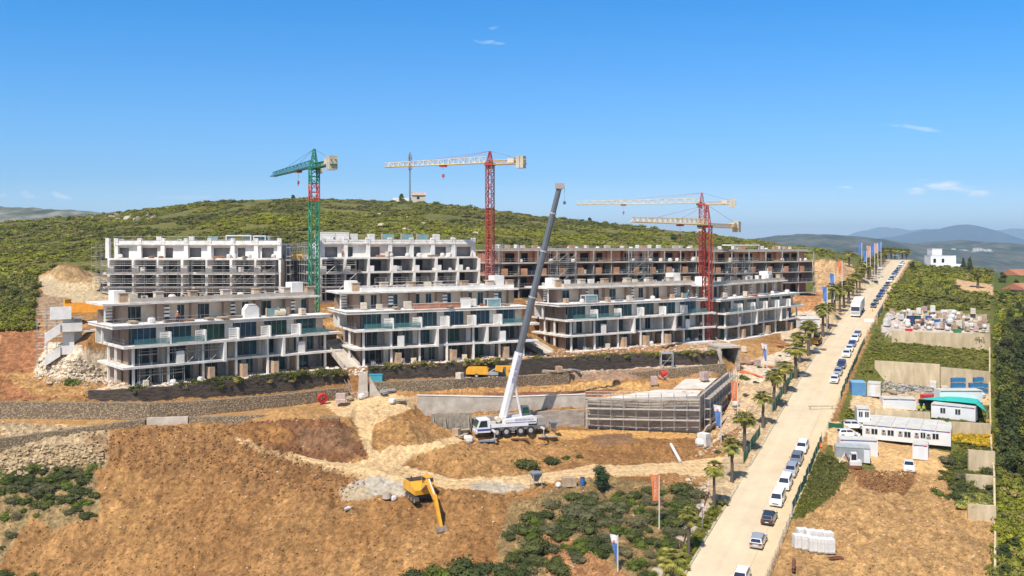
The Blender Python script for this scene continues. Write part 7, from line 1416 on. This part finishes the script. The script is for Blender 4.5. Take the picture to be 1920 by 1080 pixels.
for i, (rr, lc, Lx, bw, an) in enumerate(FR):
    q = random.Random(40 + i)
    for k in range(13):      # roof
        x = 1.5 + (Lx - 4) * k / 13 + q.uniform(-.4, .4); put(q.choice(["ac", "ac", "ac", "sack", "cream", "white", "boards"]), lc(x, 3.2 + q.uniform(0, 2.5), 12.8), "on the roof of " + NM[i], "materials on the roof of " + NM[i], an + q.uniform(-.2, .2), q.uniform(.85, 1.15))
    for k in range(11):      # upper terrace
        x = .5 + (Lx - 2) * k / 11 + q.uniform(-.5, .8); put(q.choice(["sack", "cream", "boards", "boards", "brown", "redb", "steelb", "white", "glass" if i < 3 else "sack"]), lc(x, q.uniform(-.4, 1.6), 9.6), "on the upper terrace of " + NM[i], "materials on the upper terrace of " + NM[i], an + q.choice([0, 0, 1.57]) + q.uniform(-.2, .2), q.uniform(.8, 1.1))
    for k in range(6): put(q.choice(["sack", "boards", "cream", "steelb"]), lc(q.uniform(1, Lx - 1), q.uniform(-1.6, 1.2), 0), "on the ground floor edge of " + NM[i], "materials at the foot of " + NM[i], None, .8)
NB_ = ["the rear-left white block", "the rear white block by the green crane", "the brick block behind the boom", "the middle brick block", "the brick block at the right end"]
for i, (rr, lc, Lx, bw, an) in enumerate(RB):
    q = random.Random(60 + i); n = 9 if i < 2 else 12
    for k in range(n):
        x = 1 + (Lx - 2) * k / n + q.uniform(-.3, .8); rz_ = 13.05 if i < 2 else 12.8
        if i < 2: put(q.choice(["glass", "glass", "white", "sack"]) if x > Lx * .5 or i else q.choice(["white", "sack", "ac"]), lc(x, 3.0 + q.uniform(0, 2), rz_), "on the roof of " + NB_[i], "materials on the roof of " + NB_[i], an, 1.3 if i else 1.0)
        else: put(q.choice(["sack", "white", "cream", "pink", "boards"]), lc(x, 2.6 + q.uniform(0, 3), rz_), "on the roof of " + NB_[i], "materials on the roof of " + NB_[i], None, 1.0)
    for k in range(9): put(q.choice(["sack", "sack", "boards", "cream", "redb"]), lc(q.uniform(1, Lx - 1), q.uniform(-.6, .8), 9.6), "on the top slab of " + NB_[i], "materials on the top slab of " + NB_[i])
    for k in range(7): put(q.choice(["sack", "boards", "white"]), lc(q.uniform(1, Lx - 1), q.uniform(-.9, .5), 6.4), "on the middle slab of " + NB_[i], "materials on the middle slab of " + NB_[i], None, .8)
# roof lights, props, frame, glass box on terraces
def frame_box(name, loc, rz, sx, sy, sz, label, cat, m=white, pan=None, r_=.08):
    t = thing(name, loc, label, cat, rz); f = MB()
    for x in (0, sx):
        for y in (0, sy): f.bx(x - r_, x + r_, y - r_, y + r_, 0, sz)
    f.obj('posts', m, t); MB().bx(-r_, sx + r_, -r_, sy + r_, sz + .003, sz + .2).obj('top_frame', m, t)
    if pan: MB().bx(.1, sx - .1, -.03, .03, .1, sz - .05).obj('panel', pan, t)
    return t
frame_box("pergola_frame", loc0(25.0, 3, 13.0), ang0, 5.6, 3, 1.6, "white pergola frame on the roof of the rear-left white block", "frame")
frame_box("glass_stairhead", loc0(31.3, 3, 13.0), ang0, 2.6, 2.6, 1.5, "teal glazed stair head on the roof of the rear-left white block", "stair head", white, glassA)
for k, x in enumerate((.8, 4.4)): frame_box("roof_stairhead", loc1(x, 3, 13.0), ang1, 2.8, 2.6, 2.0, ["left", "right"][k] + " white stair head at the left end of the rear block by the green crane", "stair head", white, white)
_, loc3, L3, _, ang3 = FR[1]; _, loc4, L4, _, ang4 = FR[2]
frame_box("glass_box", loc3(L3 - 7.5, -.4, 9.6), ang3, 2.6, 1.6, 1.3, "pale glass box on the terrace of the second front block", "glass box", mat("pale_glass_frame", (.5, .56, .58), .3, .1, 1), mat("pale_glass", (.20, .33, .34), .2, .2, 1)); frame_box("glass_box", loc4(4.2, -.4, 9.6), ang4, 3.0, 1.6, 1.4, "pale glass box on the terrace of the third front block", "glass box", mat("pale_glass_frame", (.5, .56, .58), .3, .1, 1), mat("pale_glass", (.20, .33, .34), .2, .2, 1))
def simple(name, cat, label, loc, rz, parts, group=None):
    t = thing(name, loc, label, cat, rz, group)
    for nm, mb, m in parts: mb.obj(nm, m, t)
    return t
simple("brick_planter", "planter", "long low red brick wall on the terrace of the second front block", loc3(9.5, -.6, 9.6), ang3, [('brick_wall', MB().bx(0, 9, 0, .5, 0, .9), brick), ('coping', MB().bx(-.05, 9.05, -.05, .55, .903, 1.0), palec)])
simple("white_screen_wall", "wall", "short white wall standing on the terrace of the second front block", loc3(18.6, -.7, 9.6), ang3, [('wall_panel', MB().bx(0, 1.9, 0, .3, 0, 1.7), white), ('coping', MB().bx(-.05, 1.95, -.05, .35, 1.703, 1.78), white)])
simple("white_block", "shed", "white stepped plant housing on the upper terrace of the left front block", loc2(18.5, -.3, 9.6), ang2, [('wall', MB().prism_y([(0, 0), (2.6, 0), (2.6, 1.6), (2.0, 2.2), (.6, 2.2), (0, 1.4)], 0, 1.2), white), ('lid', MB().bx(.6, 2.0, -.05, 1.25, 2.203, 2.28), white)])
simple("water_heater", "boiler", "cream cylindrical heater lying on the upper terrace of the left front block", loc2(24.0, .2, 9.6), ang2, [('tank', MB().tube((0, 0, .65), (2.0, 0, .65), .6, n=14), cream_p), ('cradle', MB().bx(.2, .4, -.5, .5, 0, .2).bx(1.6, 1.8, -.5, .5, 0, .2), steel)])
# dark shell between the rear blocks
simple("lift_core", "concrete shell", "dark unfinished concrete shell between the rear-left block and the green crane", W(533, 552, 207), 0, [('wall', MB().bx(0, .3, 0, 6, 0, 9).bx(.303, 5, 5.7, 6, 0, 9), greyc), ('netting', MB().bx(.32, 4.9, .4, .5, 0, 7.6), mat("black_netting", (.055, .055, .06), .9, .3, 1)), ('slab', MB().bx(-.5, 5.6, -1, 5.6, 7.7, 8.0), greyc), ('barrier', MB().bx(2.0, 4.6, -.9, -.7, 8.0, 9.2), yel_p)])
simple("rooftop_canopy", "canopy", "white flat canopy on the roof of the brick block at the right end", RB[4][1](12, 4, 12.8), RB[4][4], [('canopy_slab', MB().bx(0, 12, 0, 4, 1.6, 1.9), white), ('posts', MB().bx(.2, .4, .2, .4, 0, 1.597).bx(11.6, 11.8, .2, .4, 0, 1.597), white)])
# rubbish yard
yard = [(1668, 590), (1700, 588), (1850, 598), (1853, 622), (1760, 618), (1672, 612)]; q = random.Random(11)
for k in range(88):
    while True:
        px, py = q.uniform(1655, 1852), q.uniform(588, 623)
        if pip(np.array([px]), np.array([py]), [(1665, 590), (1710, 586), (1850, 597), (1852, 624), (1760, 622), (1660, 616)])[0]: break
    kd = q.choices(["sack", "white", "pink", "cream", "boards", "redb", "brown"], [40, 18, 9, 9, 8, 6, 8])[0]
    if px > 1790 and py > 604: kd = "brown" if px > 1800 and q.random() < .6 else kd
    zone = "left part" if px < 1715 else "middle" if px < 1780 else "right part"; p_ = hit(px, py, 215); put(kd, p_ + Vector((0, 0, .2 if q.random() < .75 else 1.0)), "in the " + zone + " of the rubbish yard", "materials in the rubbish yard", None, q.uniform(.9, 1.35))
def skipbox(px, py, w, h_, d_, m, label, dm=215, rz=0.05): p_ = hit(px, py, dm); return simple("waste_container", "container", label, p_, rz, [('body', MB().bx(-w / 2, w / 2, -d_ / 2, d_ / 2, .1, h_), m), ('lid', MB().bx(-w / 2 - .04, w / 2 + .04, -d_ / 2 - .04, d_ / 2 + .04, h_ + .003, h_ + .12), m), ('skid', MB().bx(-w / 2, w / 2, -d_ / 2 + .1, -d_ / 2 + .2, 0, .097), blk)])
skipbox(1707, 610, 1.4, 2.4, 1.5, mat("navy_steel", (.03, .05, .14), .6, .2, 1), "left navy container in the rubbish yard"); skipbox(1720, 610, 1.2, 2.4, 1.5, mat("dark_green_steel", (.02, .07, .05), .6, .2, 1), "right dark green container in the rubbish yard"); skipbox(1757, 612, 1.0, 1.7, 1, bluep, "tall blue box standing at the middle of the rubbish yard"); skipbox(1741, 600, 1.3, 1.0, 1, bluep, "small blue box behind the tall blue one in the rubbish yard"); skipbox(1704, 621, 1.6, .5, .8, redp2, "red low box on the wall edge of the rubbish yard"); skipbox(1795, 624, 1.6, .8, 1.1, grnp, "green round topped box near the yard's right end")
for r_ in range(3):
    for c in range(8):
        if (r_ == 2 and c in (3, 4, 7)) or (r_ == 1 and c == 3): continue
        p_ = Vector(W(1788 + c * 8.4, 741 - (3 if c < 4 else 0), 176)); p_.z = gz(p_.x, p_.y) + r_ * 1.05; put("tank", p_, "in the " + ("left" if c < 3 else "right") + " stack beside the far plot wall, " + ("bottom", "second", "top")[r_] + " layer", "stacked blue tanks", 0, .86)
for px, py, kd in ((1745, 741, "steelb"), (1735, 735, "steelb"), (1770, 735, "cream"), (1750, 728, "white"), (1820, 745, "steelb"), (1832, 743, "steelb"), (1842, 745, "sack"), (1690, 735, "steelb"), (1672, 738, "boards"), (1700, 728, "steelb"), (1715, 732, "steelb")): put(kd, hit(px, py, 160), "in the scrap yard behind the cabins", "materials in the scrap yard")
skipbox(1771, 728, 1.6, 1.8, 1.2, cream_p, "pale grey cabinet standing in the scrap yard", 165); skipbox(1738, 750, 2.0, .9, 1.3, redp2, "red steel box by the awning's left end", 165, .2); skipbox(1672, 715, 1.0, .8, .8, bluep, "small blue box on top of the grey scrap heap", 165)
# plot pallets
for k, (px, py) in enumerate(((1497, 1028), (1511, 1030), (1525, 1033), (1540, 1035), (1553, 1036), (1504, 1017), (1520, 1019), (1537, 1021), (1551, 1023))): put("white", place(px, py, .02), "in the pale stacked row on the dirt plot, " + ("front" if k < 5 else "back") + " line", "pale stacked blocks on the dirt plot", .05, 1.15)
simple("rusty_beam", "steel beam", "rusty steel beam lying left on the dirt plot near the fence", place(1488, 1062), math.radians(72), [('web', MB().bx(-1.7, 1.7, -.04, .04, .04, .36), rust), ('flange', MB().bx(-1.7, 1.7, -.2, .2, .363, .4).bx(-1.7, 1.7, -.2, .2, 0, .037), rust)]); simple("rusty_plate", "steel plate", "small rusty plate below the pale stacked blocks", place(1566, 1048), .2, [('plate', MB().prism([(-1.1, -.3), (1.0, -.2), (.9, .35), (-.8, .4)], .05, .16), rust), ('rib', MB().bx(-.9, .8, 0, .08, .163, .3), rust)])
# around the mobile crane
simple("blue_tarpaulin", "tarpaulin", "blue tarpaulin lying on the ground in front of the mobile crane", place(905, 829, .05), .1, [('sheet', MB().prism([(-1.9, -.5), (1.8, -.2), (2.0, .6), (-1.6, .4)], .02, .12), mat("tarp_blue", (.07, .20, .36), .7, .15, 1))])
put("sack", place(880, 829), "beside the blue tarpaulin", "sacks by the mobile crane", None, 1.2); put("sack", place(874, 824), "left of the blue tarpaulin, small one", "sacks by the mobile crane", None, .8); put("boards", place(862, 812), "at the foot of the formwork panels", "boards by the mobile crane", .4, 1.3); put("boards", place(868, 820), "leaning between formwork and mobile crane", "boards by the mobile crane", 1.2, 1.0); put("brown", place(856, 816), "by the formwork panels", "boards by the mobile crane")
put("hopper", place(1037, 812), "right of the mobile crane on its plate", "concrete skips", .2, 1.1); put("hopper", place(1005, 914), "beside the lower haul track", "concrete skips", .4, 1.2); put("hopper", W(1171, 722, 171.5), "on the sand mound behind the garage", "concrete skips", .4, 1.1)
simple("steel_plate", "steel plate", "flat steel plate lying right of the mobile crane", place(1026, 818, .02), .1, [('plate', MB().bx(-1.6, 1.6, -.5, .5, 0, .1), steel)]); simple("rusty_sheet", "steel sheet", "rusty brown sheet lying in front of the crane's wheels", place(974, 824, .02), .05, [('sheet', MB().bx(-1.4, 1.4, -.35, .35, .02, .14), rust)])
put("brown", place(1062, 911), "right of the haul track, timber framed", "items beside the haul track", .1, 1.1); put("brown", place(1072, 911), "second of two beside the haul track", "items beside the haul track", .15, 1.0); put("sack", place(1047, 913), "flattened beside the haul track", "items beside the haul track", None, .7); put("blue", place(1092, 909), "standing right of the haul track pallets", "items beside the haul track")
simple("white_sheet", "plastic sheet", "crumpled white plastic on the dirt slope left of the excavator", place(653, 955, .05), 1.0, [('sheet', MB().prism([(-.9, -.2), (.3, -.3), (1.0, .1), (.4, .35), (-.5, .2)], 0, .22), sack)]); simple("manhole_ring", "concrete ring", "round concrete ring and dark box left of the excavator", place(725, 934, .02), .3, [('ring', MB().tube((0, 0, 0), (0, 0, .7), .6, n=14), palec), ('cover', MB().tube((0, 0, .703), (0, 0, .76), .5, n=14), tan)]); put("sack", place(738, 938), "right of the round concrete ring", "sacks by the excavator", None, .7)
# red ring, concrete wedges, blocks at the gabion's end
rg = thing("cable_reel_ring", W(604, 755, 145.8), "bright red ring shaped reel standing at the gabion wall", "reel", .2); rg.scale = (.8,) * 3; rg.rotation_euler = (.3, 0, .5); n_ = 18; vs, fs = [], []
for i in range(n_):
    a_ = 2 * math.pi * i / n_
    for r_, y in ((1.05, -.3), (1.05, .3), (.5, .3), (.5, -.3)): vs.append((r_ * math.cos(a_), y, 1.0 + r_ * math.sin(a_)))
    for k in range(4): fs.append((4 * i + k, 4 * i + (k + 1) % 4, (4 * (i + 1) + (k + 1) % 4) % (4 * n_), (4 * (i + 1) + k) % (4 * n_)))
MB().add(vs, fs).obj('ring', redp2, rg); MB().tube((0, -.2, .55), (0, .2, 1.45), .06).obj('spoke', blk, rg)
simple("concrete_wedge", "concrete block", "tall pale triangular concrete buttress beside the track", W(693, 744, 148.3), .1, [('face', MB().prism_y([(0, -.3), (2.2, -.3), (1.3, 1.0), (.0, 3.4)], 0, .5), palec)]); simple("concrete_post", "concrete block", "tall pale concrete slab leaning left of the triangular buttress", W(684, 745, 148.6), .1, [('slab', MB().prism_y([(-1.2, -.3), (.5, -.3), (.4, 3.9), (-.9, 4.0)], 0, .45), palec), ('footing', MB().bx(-1.3, .6, -.5, -.003, -.3, .9), palec)]); simple("block_stack", "block stack", "reddish brown block cube right of the red ring", W(639, 754, 145.2), .1, [('blocks', MB().bx(-.75, .75, -.6, .6, 0, 1.4), pinkp), ('wrap', MB().bx(-.78, .78, -.63, .63, .5, .6), sack)]); simple("ladder", "ladder", "grey ladder leaning on the concrete debris", W(662, 748, 147), .5, [('rails', MB().tube((0, 0, 0), (-1.4, .3, 3.2), .06).tube((.6, 0, 0), (-.8, .3, 3.2), .06), steel), ('rungs', MB().tube((-.35, .07, .8), (.25, .07, .8), .04).tube((-.7, .15, 1.6), (-.1, .15, 1.6), .04).tube((-1.05, .22, 2.4), (-.45, .22, 2.4), .04), steel)])
for k, (px, py, kd) in enumerate(((718, 738, "steelb"), (727, 736, "steelb"), (678, 748, "sack"), (655, 750, "boards"), (735, 757, "sack"), (745, 755, "boards"))): put(kd, place(px, py, .05, 135), "among the debris beside the upper haul track", "debris beside the upper haul track")
simple("blue_tank", "tank", "small turquoise tank in front of the black bank's left end", W(705, 716, 152.4), 0, [('body', MB().bx(-1.1, 1.1, -.5, .5, .1, 1.2), mat("turquoise_paint", (.06, .32, .40), .5, .1, 1)), ('lid', MB().bx(-1.15, 1.15, -.55, .55, 1.203, 1.3), mat("turquoise_paint", (.06, .32, .40), .5, .1, 1))])
for px, py, d_, kd in ((1030, 699, 166.5, "boards"), (1048, 698, 166.8, "brown"), (1060, 697, 168, "boards"), (1076, 697, 169.5, "steelb"), (870, 712, 156, "boards"), (862, 712, 155.5, "cream"), (1012, 730, 163, "boards"), (1100, 733, 166, "steelb"), (1130, 735, 166, "steelb")): put(kd, W(px, py, d_), "on the bench below the black bank" if py < 720 else "on the dirt behind the garage shell", "items on the bench below the black bank")
ft = frame_box("small_scaffold_tower", W(1240, 690, 179), 0, 2.3, 1.4, 2.8, "small grey scaffold tower standing at the black bank", "scaffold", steel); MB().tube((0, 0, 1.4), (2.3, 0, 1.4), .05).tube((2.3, 0, .2), (3.4, -.4, -.2), .05).tube((0, 0, .2), (2.3, 0, 2.7), .04).obj('brace', steel, ft)
for k, (px, py, d_) in enumerate(((1240, 711, 172.5), (1320, 713, 171), (1226, 722, 167))): put("redb" if k < 1 else "pink", W(px, py, d_), "on the garage deck behind the white screed", "items on the garage deck", None, 1.2)
simple("red_mixer", "mixer", "red mortar mixer on the garage deck", W(1245, 711, 171), .2, [('drum', MB().tube((-.5, 0, .9), (.6, 0, 1.3), .6, .4, 10), redp2), ('frame', MB().tube((-.6, -.4, 0), (.6, -.4, .9), .06).tube((.6, .4, 0), (-.6, .4, .9), .06), steel)])
rb = thing("rebar_starter_bars", W(800, 745, 150), "row of thin starter bars rising from the low wall left of the crane", "rebar"); m_ = MB()
for k in range(110):
    t_ = k / 109; p_ = Vector(W(786 + 308 * t_, 745 - 4 * t_ + 3 * math.sin(3.1 * t_), 149.8 + 6.5 * t_)) - rb.location; m_.tube(p_ - Vector((0, 0, .6)), p_ + Vector((0, 0, 1.0 + .3 * ((k * 7) % 3))), .025, n=3)
m_.tube(Vector(W(788, 738, 149.9)) - rb.location, Vector(W(1092, 735, 156.3)) - rb.location, .03, n=3); m_.obj('bars', rust, rb)
# slabs on the garage's road side
for k, (a_, b_, lb) in enumerate((((1335, 806, 156), (1352, 768, 164), "first"), ((1345, 812, 155), (1372, 752, 168), "second"), ((1320, 818, 152), (1346, 790, 158), "third"))):
    A_, B_ = Vector(W(*a_)), Vector(W(*b_)); dd_ = B_ - A_; simple("leaning_precast_slab", "precast slab", lb + " long pale precast slab leaning beside the garage shell's road side", A_, math.atan2(dd_.y, dd_.x), [('slab', MB().box((dd_.xy.length / 2, 0, .9), (dd_.xy.length, .25, 1.9), rx=.5), palec)], "precast slabs by the garage")
put("sack", place(1379, 762, .1), "white, beside the second orange flag", "sacks near the flags", None, 1.2); put("white", place(1320, 838, .0), "on the bank below the garage corner", "sacks near the flags", None, 1.5); put("sack", place(1312, 835), "left of the wrapped pallet on the bank", "sacks near the flags", None, 1.3)
pl_ = simple("white_pipe", "pipe", "long white plastic pipe lying down the bank below the garage", place(1258, 836, .3), 0, [('pipe', MB().tube((0, 0, 0), Vector(hit(1275, 868)) - Vector(hit(1258, 836)), .25, n=8), sack)])
for k, (pa, pb, lb) in enumerate((((1385, 693, 187), (1420, 700, 184), "near orange pipe lying on the pale ground beside the culvert"), ((1388, 690, 188), (1430, 704, 182), "far orange pipe lying on the pale ground beside the culvert"))): A_, B_ = Vector(W(*pa)), Vector(W(*pb)); A_.z, B_.z = gz(A_.x, A_.y) + .2, gz(B_.x, B_.y) + .2; simple("orange_pipe", "pipe", lb, A_, 0, [('pipe', MB().tube((0, 0, 0), B_ - A_, .16, n=8), orgp)])
for px, py, kd in ((1400, 684, "pink"), (1410, 682, "redb"), (1392, 684, "redb"), (1420, 686, "pink"), (1445, 690, "redb"), (1452, 694, "steelb"), (1458, 687, "pink"), (1470, 690, "white"), (1435, 705, "sack"), (1478, 668, "sack"), (1530, 660, "sack"), (1538, 657, "boards"), (1500, 706, "steelb"), (1395, 660, "cream"), (1460, 650, "redb"), (1510, 620, "cream"), (1520, 600, "white"), (1535, 585, "white"), (1480, 640, "boards")): put(kd, place(px, py, .05, 150), "between the right front block and the palms", "materials by the palms below the right front block")
simple("site_shed", "shed", "low pale shed with sloping roof beside the blue flag palms", place(1515, 610, .0, 200), .1, [('wall', MB().bx(-2.5, 2.5, -1.5, 1.5, -.5, 1.8), cabw), ('roof', MB().prism_x([(-1.7, 1.803), (1.7, 1.803), (1.7, 2.3)], -2.7, 2.7), cabr)])
# fences
gnet = mat("green_mesh", (.03, .17, .07), .8, .2, 2); redn = mat("red_barrier", (.55, .10, .06), .7, .15, 1)
def fence(pts, hgt, label, m=gnet, step=2.5, nm="mesh_fence", cat="fence", grp=None, solid=True):
    P = []; 
    for a_, b_ in zip(pts[:-1], pts[1:]):
        a_, b_ = Vector(a_), Vector(b_); n = max(1, int((b_ - a_).length / step)); P += [a_.lerp(b_, i / n) for i in range(n)]
    P.append(Vector(pts[-1])); P = [Vector((p_.x, p_.y, gz(p_.x, p_.y))) for p_ in P]; t = thing(nm, P[0], label, cat, 0, grp); f = MB(); q = random.Random(len(label))
    pm_ = f.tube((0, 0, -.2), (0, 0, hgt + .1), .04, n=5).mesh('post', steel)
    for p_ in P: o_ = bpy.data.objects.new('post', pm_); C.objects.link(o_); o_.parent = t; o_.location = p_ - P[0]
    s_ = MB()
    if solid:
        for a_, b_ in zip(P[:-1], P[1:]):
            a_, b_ = a_ - P[0], b_ - P[0]; n0 = len(s_.v); h1, h2 = hgt * q.uniform(.8, 1), hgt * q.uniform(.8, 1); nn = Vector((-(b_ - a_).y, (b_ - a_).x, 0)).normalized() * .02; mid = (a_ + b_) / 2 + nn * q.uniform(-8, 8)
            s_.v += [tuple(v_) for v_ in (a_, mid, b_, b_ + Vector((0, 0, h2)), mid + Vector((0, 0, (h1 + h2) / 2 - .15)), a_ + Vector((0, 0, h1)))]; s_.f += [(n0, n0 + 1, n0 + 4, n0 + 5), (n0 + 1, n0 + 2, n0 + 3, n0 + 4)]
        s_.obj('mesh_sheet', m, t)
    else:
        for z in (.4, .8, 1.2):
            for a_, b_ in zip(P[:-1], P[1:]): s_.tube(a_ - P[0] + Vector((0, 0, z)), b_ - P[0] + Vector((0, 0, z)), .02, n=3)
        s_.obj('wires', steel, t)
    return t
def rp(a_, d_): return (a_ + RS * d_, d_, 0)
G_ = "green mesh fences along the road"
fence([rp(RA_R + .35, 119), rp(RA_R + .35, 146)], 1.5, "green mesh fence between the near parked cars and the grass strip", grp=G_); fence([rp(RA_R + .7, 168), rp(RA_R + .7, 214)], 1.5, "green mesh fence along the road above the blue container", grp=G_); fence([rp(RA_R + 1.4, 244), rp(RA_R + 1.4, 262)], 2.0, "green mesh fence at the left edge of the rubbish yard", grp=G_)
fence([rp(RA_L - 1.4, 137), rp(RA_L - 1.4, 149)], 1.8, "leaning green mesh fence left of the road between the near palms", grp=G_); fence([rp(RA_L - 1.6, 160), rp(RA_L - 1.6, 182)], 1.8, "green mesh fence left of the road beside the tall palms", grp=G_)
fence([hit(1385, 853), hit(1376, 843), hit(1372, 850)], 1.2, "short green mesh fence piece at the foot of the left kerb palms", grp=G_); fence([hit(1553, 804), hit(1582, 806)], 1.2, "green mesh gate across the entrance of the cabin plot", grp=G_)
fence([rp(RA_R + .9, 96), rp(RA_R + .6, 118)], 1.5, "thin wire fence along the right edge of the near road", nm="wire_fence", solid=False); fence([hit(1330, 928), hit(1300, 985), hit(1265, 1050), hit(1245, 1090)], .7, "red plastic barrier along the outer edge of the pavement", redn, nm="barrier_fence")
# road barriers and cones
bw_ = place(1629, 604, .05); simple("road_barrier", "barrier", "white plastic barrier standing across the road below the lorry", bw_, .05, [('barrier_body', MB().prism_x([(-.35, 0), (.35, 0), (.12, .85), (-.12, .85)], -1.4, 1.4), white), ('base', MB().bx(-1.4, 1.4, -.4, .4, -.1, -.003), white)])
for k, (px, py) in enumerate(((1636, 585), (1650, 586), (1537, 838), (1627, 625))): simple("traffic_cone", "cone", ("orange cone left of the navy car", "orange cone right of the navy car", "orange cone at the green fence's upper end", "orange cone on the verge right of the five parked cars")[k], place(px, py, .02), 0, [('cone', MB().tube((0, 0, .05), (0, 0, .9), .28, .05, 10), orgp), ('base', MB().bx(-.35, .35, -.35, .35, 0, .05), orgp)])
simple("wooden_trestle", "barrier", "low orange timber trestle lying on the road's right side near the entrance", place(1540, 770, .03), .05, [('beam', MB().bx(-2.4, 2.4, -.06, .06, .7, .85), wood), ('legs', MB().tube((-2, -.4, 0), (-2, 0, .8), .05).tube((-2, .4, 0), (-2, 0, .8), .05).tube((2, -.4, 0), (2, 0, .8), .05).tube((2, .4, 0), (2, 0, .8), .05), wood)])
# people
skin = mat("skin", (.45, .28, .2), .7, .05, 3); hiv = mat("hi_vis_yellow", (.45, .62, .04), .7, .1, 2); nav = mat("work_trousers", (.03, .04, .08), .9, .1, 2); hor = mat("hi_vis_orange", (.70, .16, .04), .7, .1, 2); hel = mat("white_helmet", (.75, .72, .68), .4, .05, 2); bluej = mat("blue_jacket", (.05, .14, .28), .8, .1, 2)
def person(loc, rz, label, vest, arm=.3, step=.12):
    t = thing("person", loc, label, "person", rz); J = [(0, 0, .95), (0, 0, 1.2), (0, 0, 1.42), (0, .01, 1.54), (0, .02, 1.68), (-.1, 0, .92), (-.11, step, .5), (-.11, step * .6, .06), (-.11, step + .14, .03), (.1, 0, .92), (.11, -step, .5), (.11, -step * 1.6, .06), (.11, -step * 1.6 + .15, .03), (-.2, 0, 1.4), (-.27, -.05, 1.12), (-.26, .12 + arm * .3, .92 + arm * .2), (-.25, .19 + arm * .4, .9 + arm * .25), (.2, 0, 1.4), (.27, -.05, 1.12), (.27, .1, .88), (.27, .14, .8)]
    E = [(0, 1), (1, 2), (2, 3), (3, 4), (0, 5), (5, 6), (6, 7), (7, 8), (0, 9), (9, 10), (10, 11), (11, 12), (2, 13), (13, 14), (14, 15), (15, 16), (2, 17), (17, 18), (18, 19), (19, 20)]; R = [.15, .14, .15, .055, .095, .1, .07, .045, .04, .1, .07, .045, .04, .065, .045, .035, .035, .065, .045, .035, .035]
    me = bpy.data.meshes.new('body'); me.from_pydata(J, E, []); me.materials.append(skin); o = bpy.data.objects.new('body', me); C.objects.link(o); o.parent = t; md = o.modifiers.new('Skin', 'SKIN'); o.modifiers.new('Sub', 'SUBSURF').levels = 1; o.modifiers['Sub'].render_levels = 1
    for i, sv_ in enumerate(me.skin_vertices[0].data): sv_.radius = (R[i], R[i] * .85)
    me.skin_vertices[0].data[0].use_root = True
    MB().tube((0, 0, .98), (0, 0, 1.45), .19, .21, 10).obj('vest', vest, t); MB().tube((-.1, 0, .98), (-.11, step, .5), .12, .085, 8).tube((-.11, step, .5), (-.11, step * .6, .1), .085, .065, 8).tube((.1, 0, .98), (.11, -step, .5), .12, .085, 8).tube((.11, -step, .5), (.11, -step * 1.6, .1), .085, .065, 8).obj('trousers', nav, t)
    MB().blob((0, .02, 1.76), (.13, .15, .09), 1, 10, 6, 0).obj('helmet', hel, t); MB().tube((-.2, 0, 1.42), (-.27, -.05, 1.12), .08, .06).tube((.2, 0, 1.42), (.27, -.05, 1.12), .08, .06).obj('sleeves', vest, t); return t
person(place(1732, 776, 0, 150), 3.3, "person in yellow hi-vis vest standing between the two upper cabins, right one", hiv); person(place(1723, 776, 0, 150), 3.0, "person in dark yellow vest standing left of the other one between the cabins", hiv, .1)
person(loc4(33.0 if L4 > 34 else L4 - 3, -.2, 9.6), ang4 + 3.1, "person in blue jacket on the terrace edge of the third front block", bluej); person(loc1(5.2, .6, 9.6), ang1 + 2.8, "person in orange vest on the top slab right of the green crane", hor); person(loc2(7.0, -.9, 9.6), ang2 + 3, "person in orange vest on the upper terrace of the left front block", hor, .6)
person(place(1497, 707, .02), 2.0, "person in yellow hi-vis crouching by the tall palm beside the road", hiv, .5)
# yellow excavator arm tip near the far flags
for k_, v_ in KINDS.items():
    if k_ not in usedk:
        for c_ in [o for o in C.objects if o.parent == v_]: bpy.data.objects.remove(c_)
        bpy.data.objects.remove(v_)
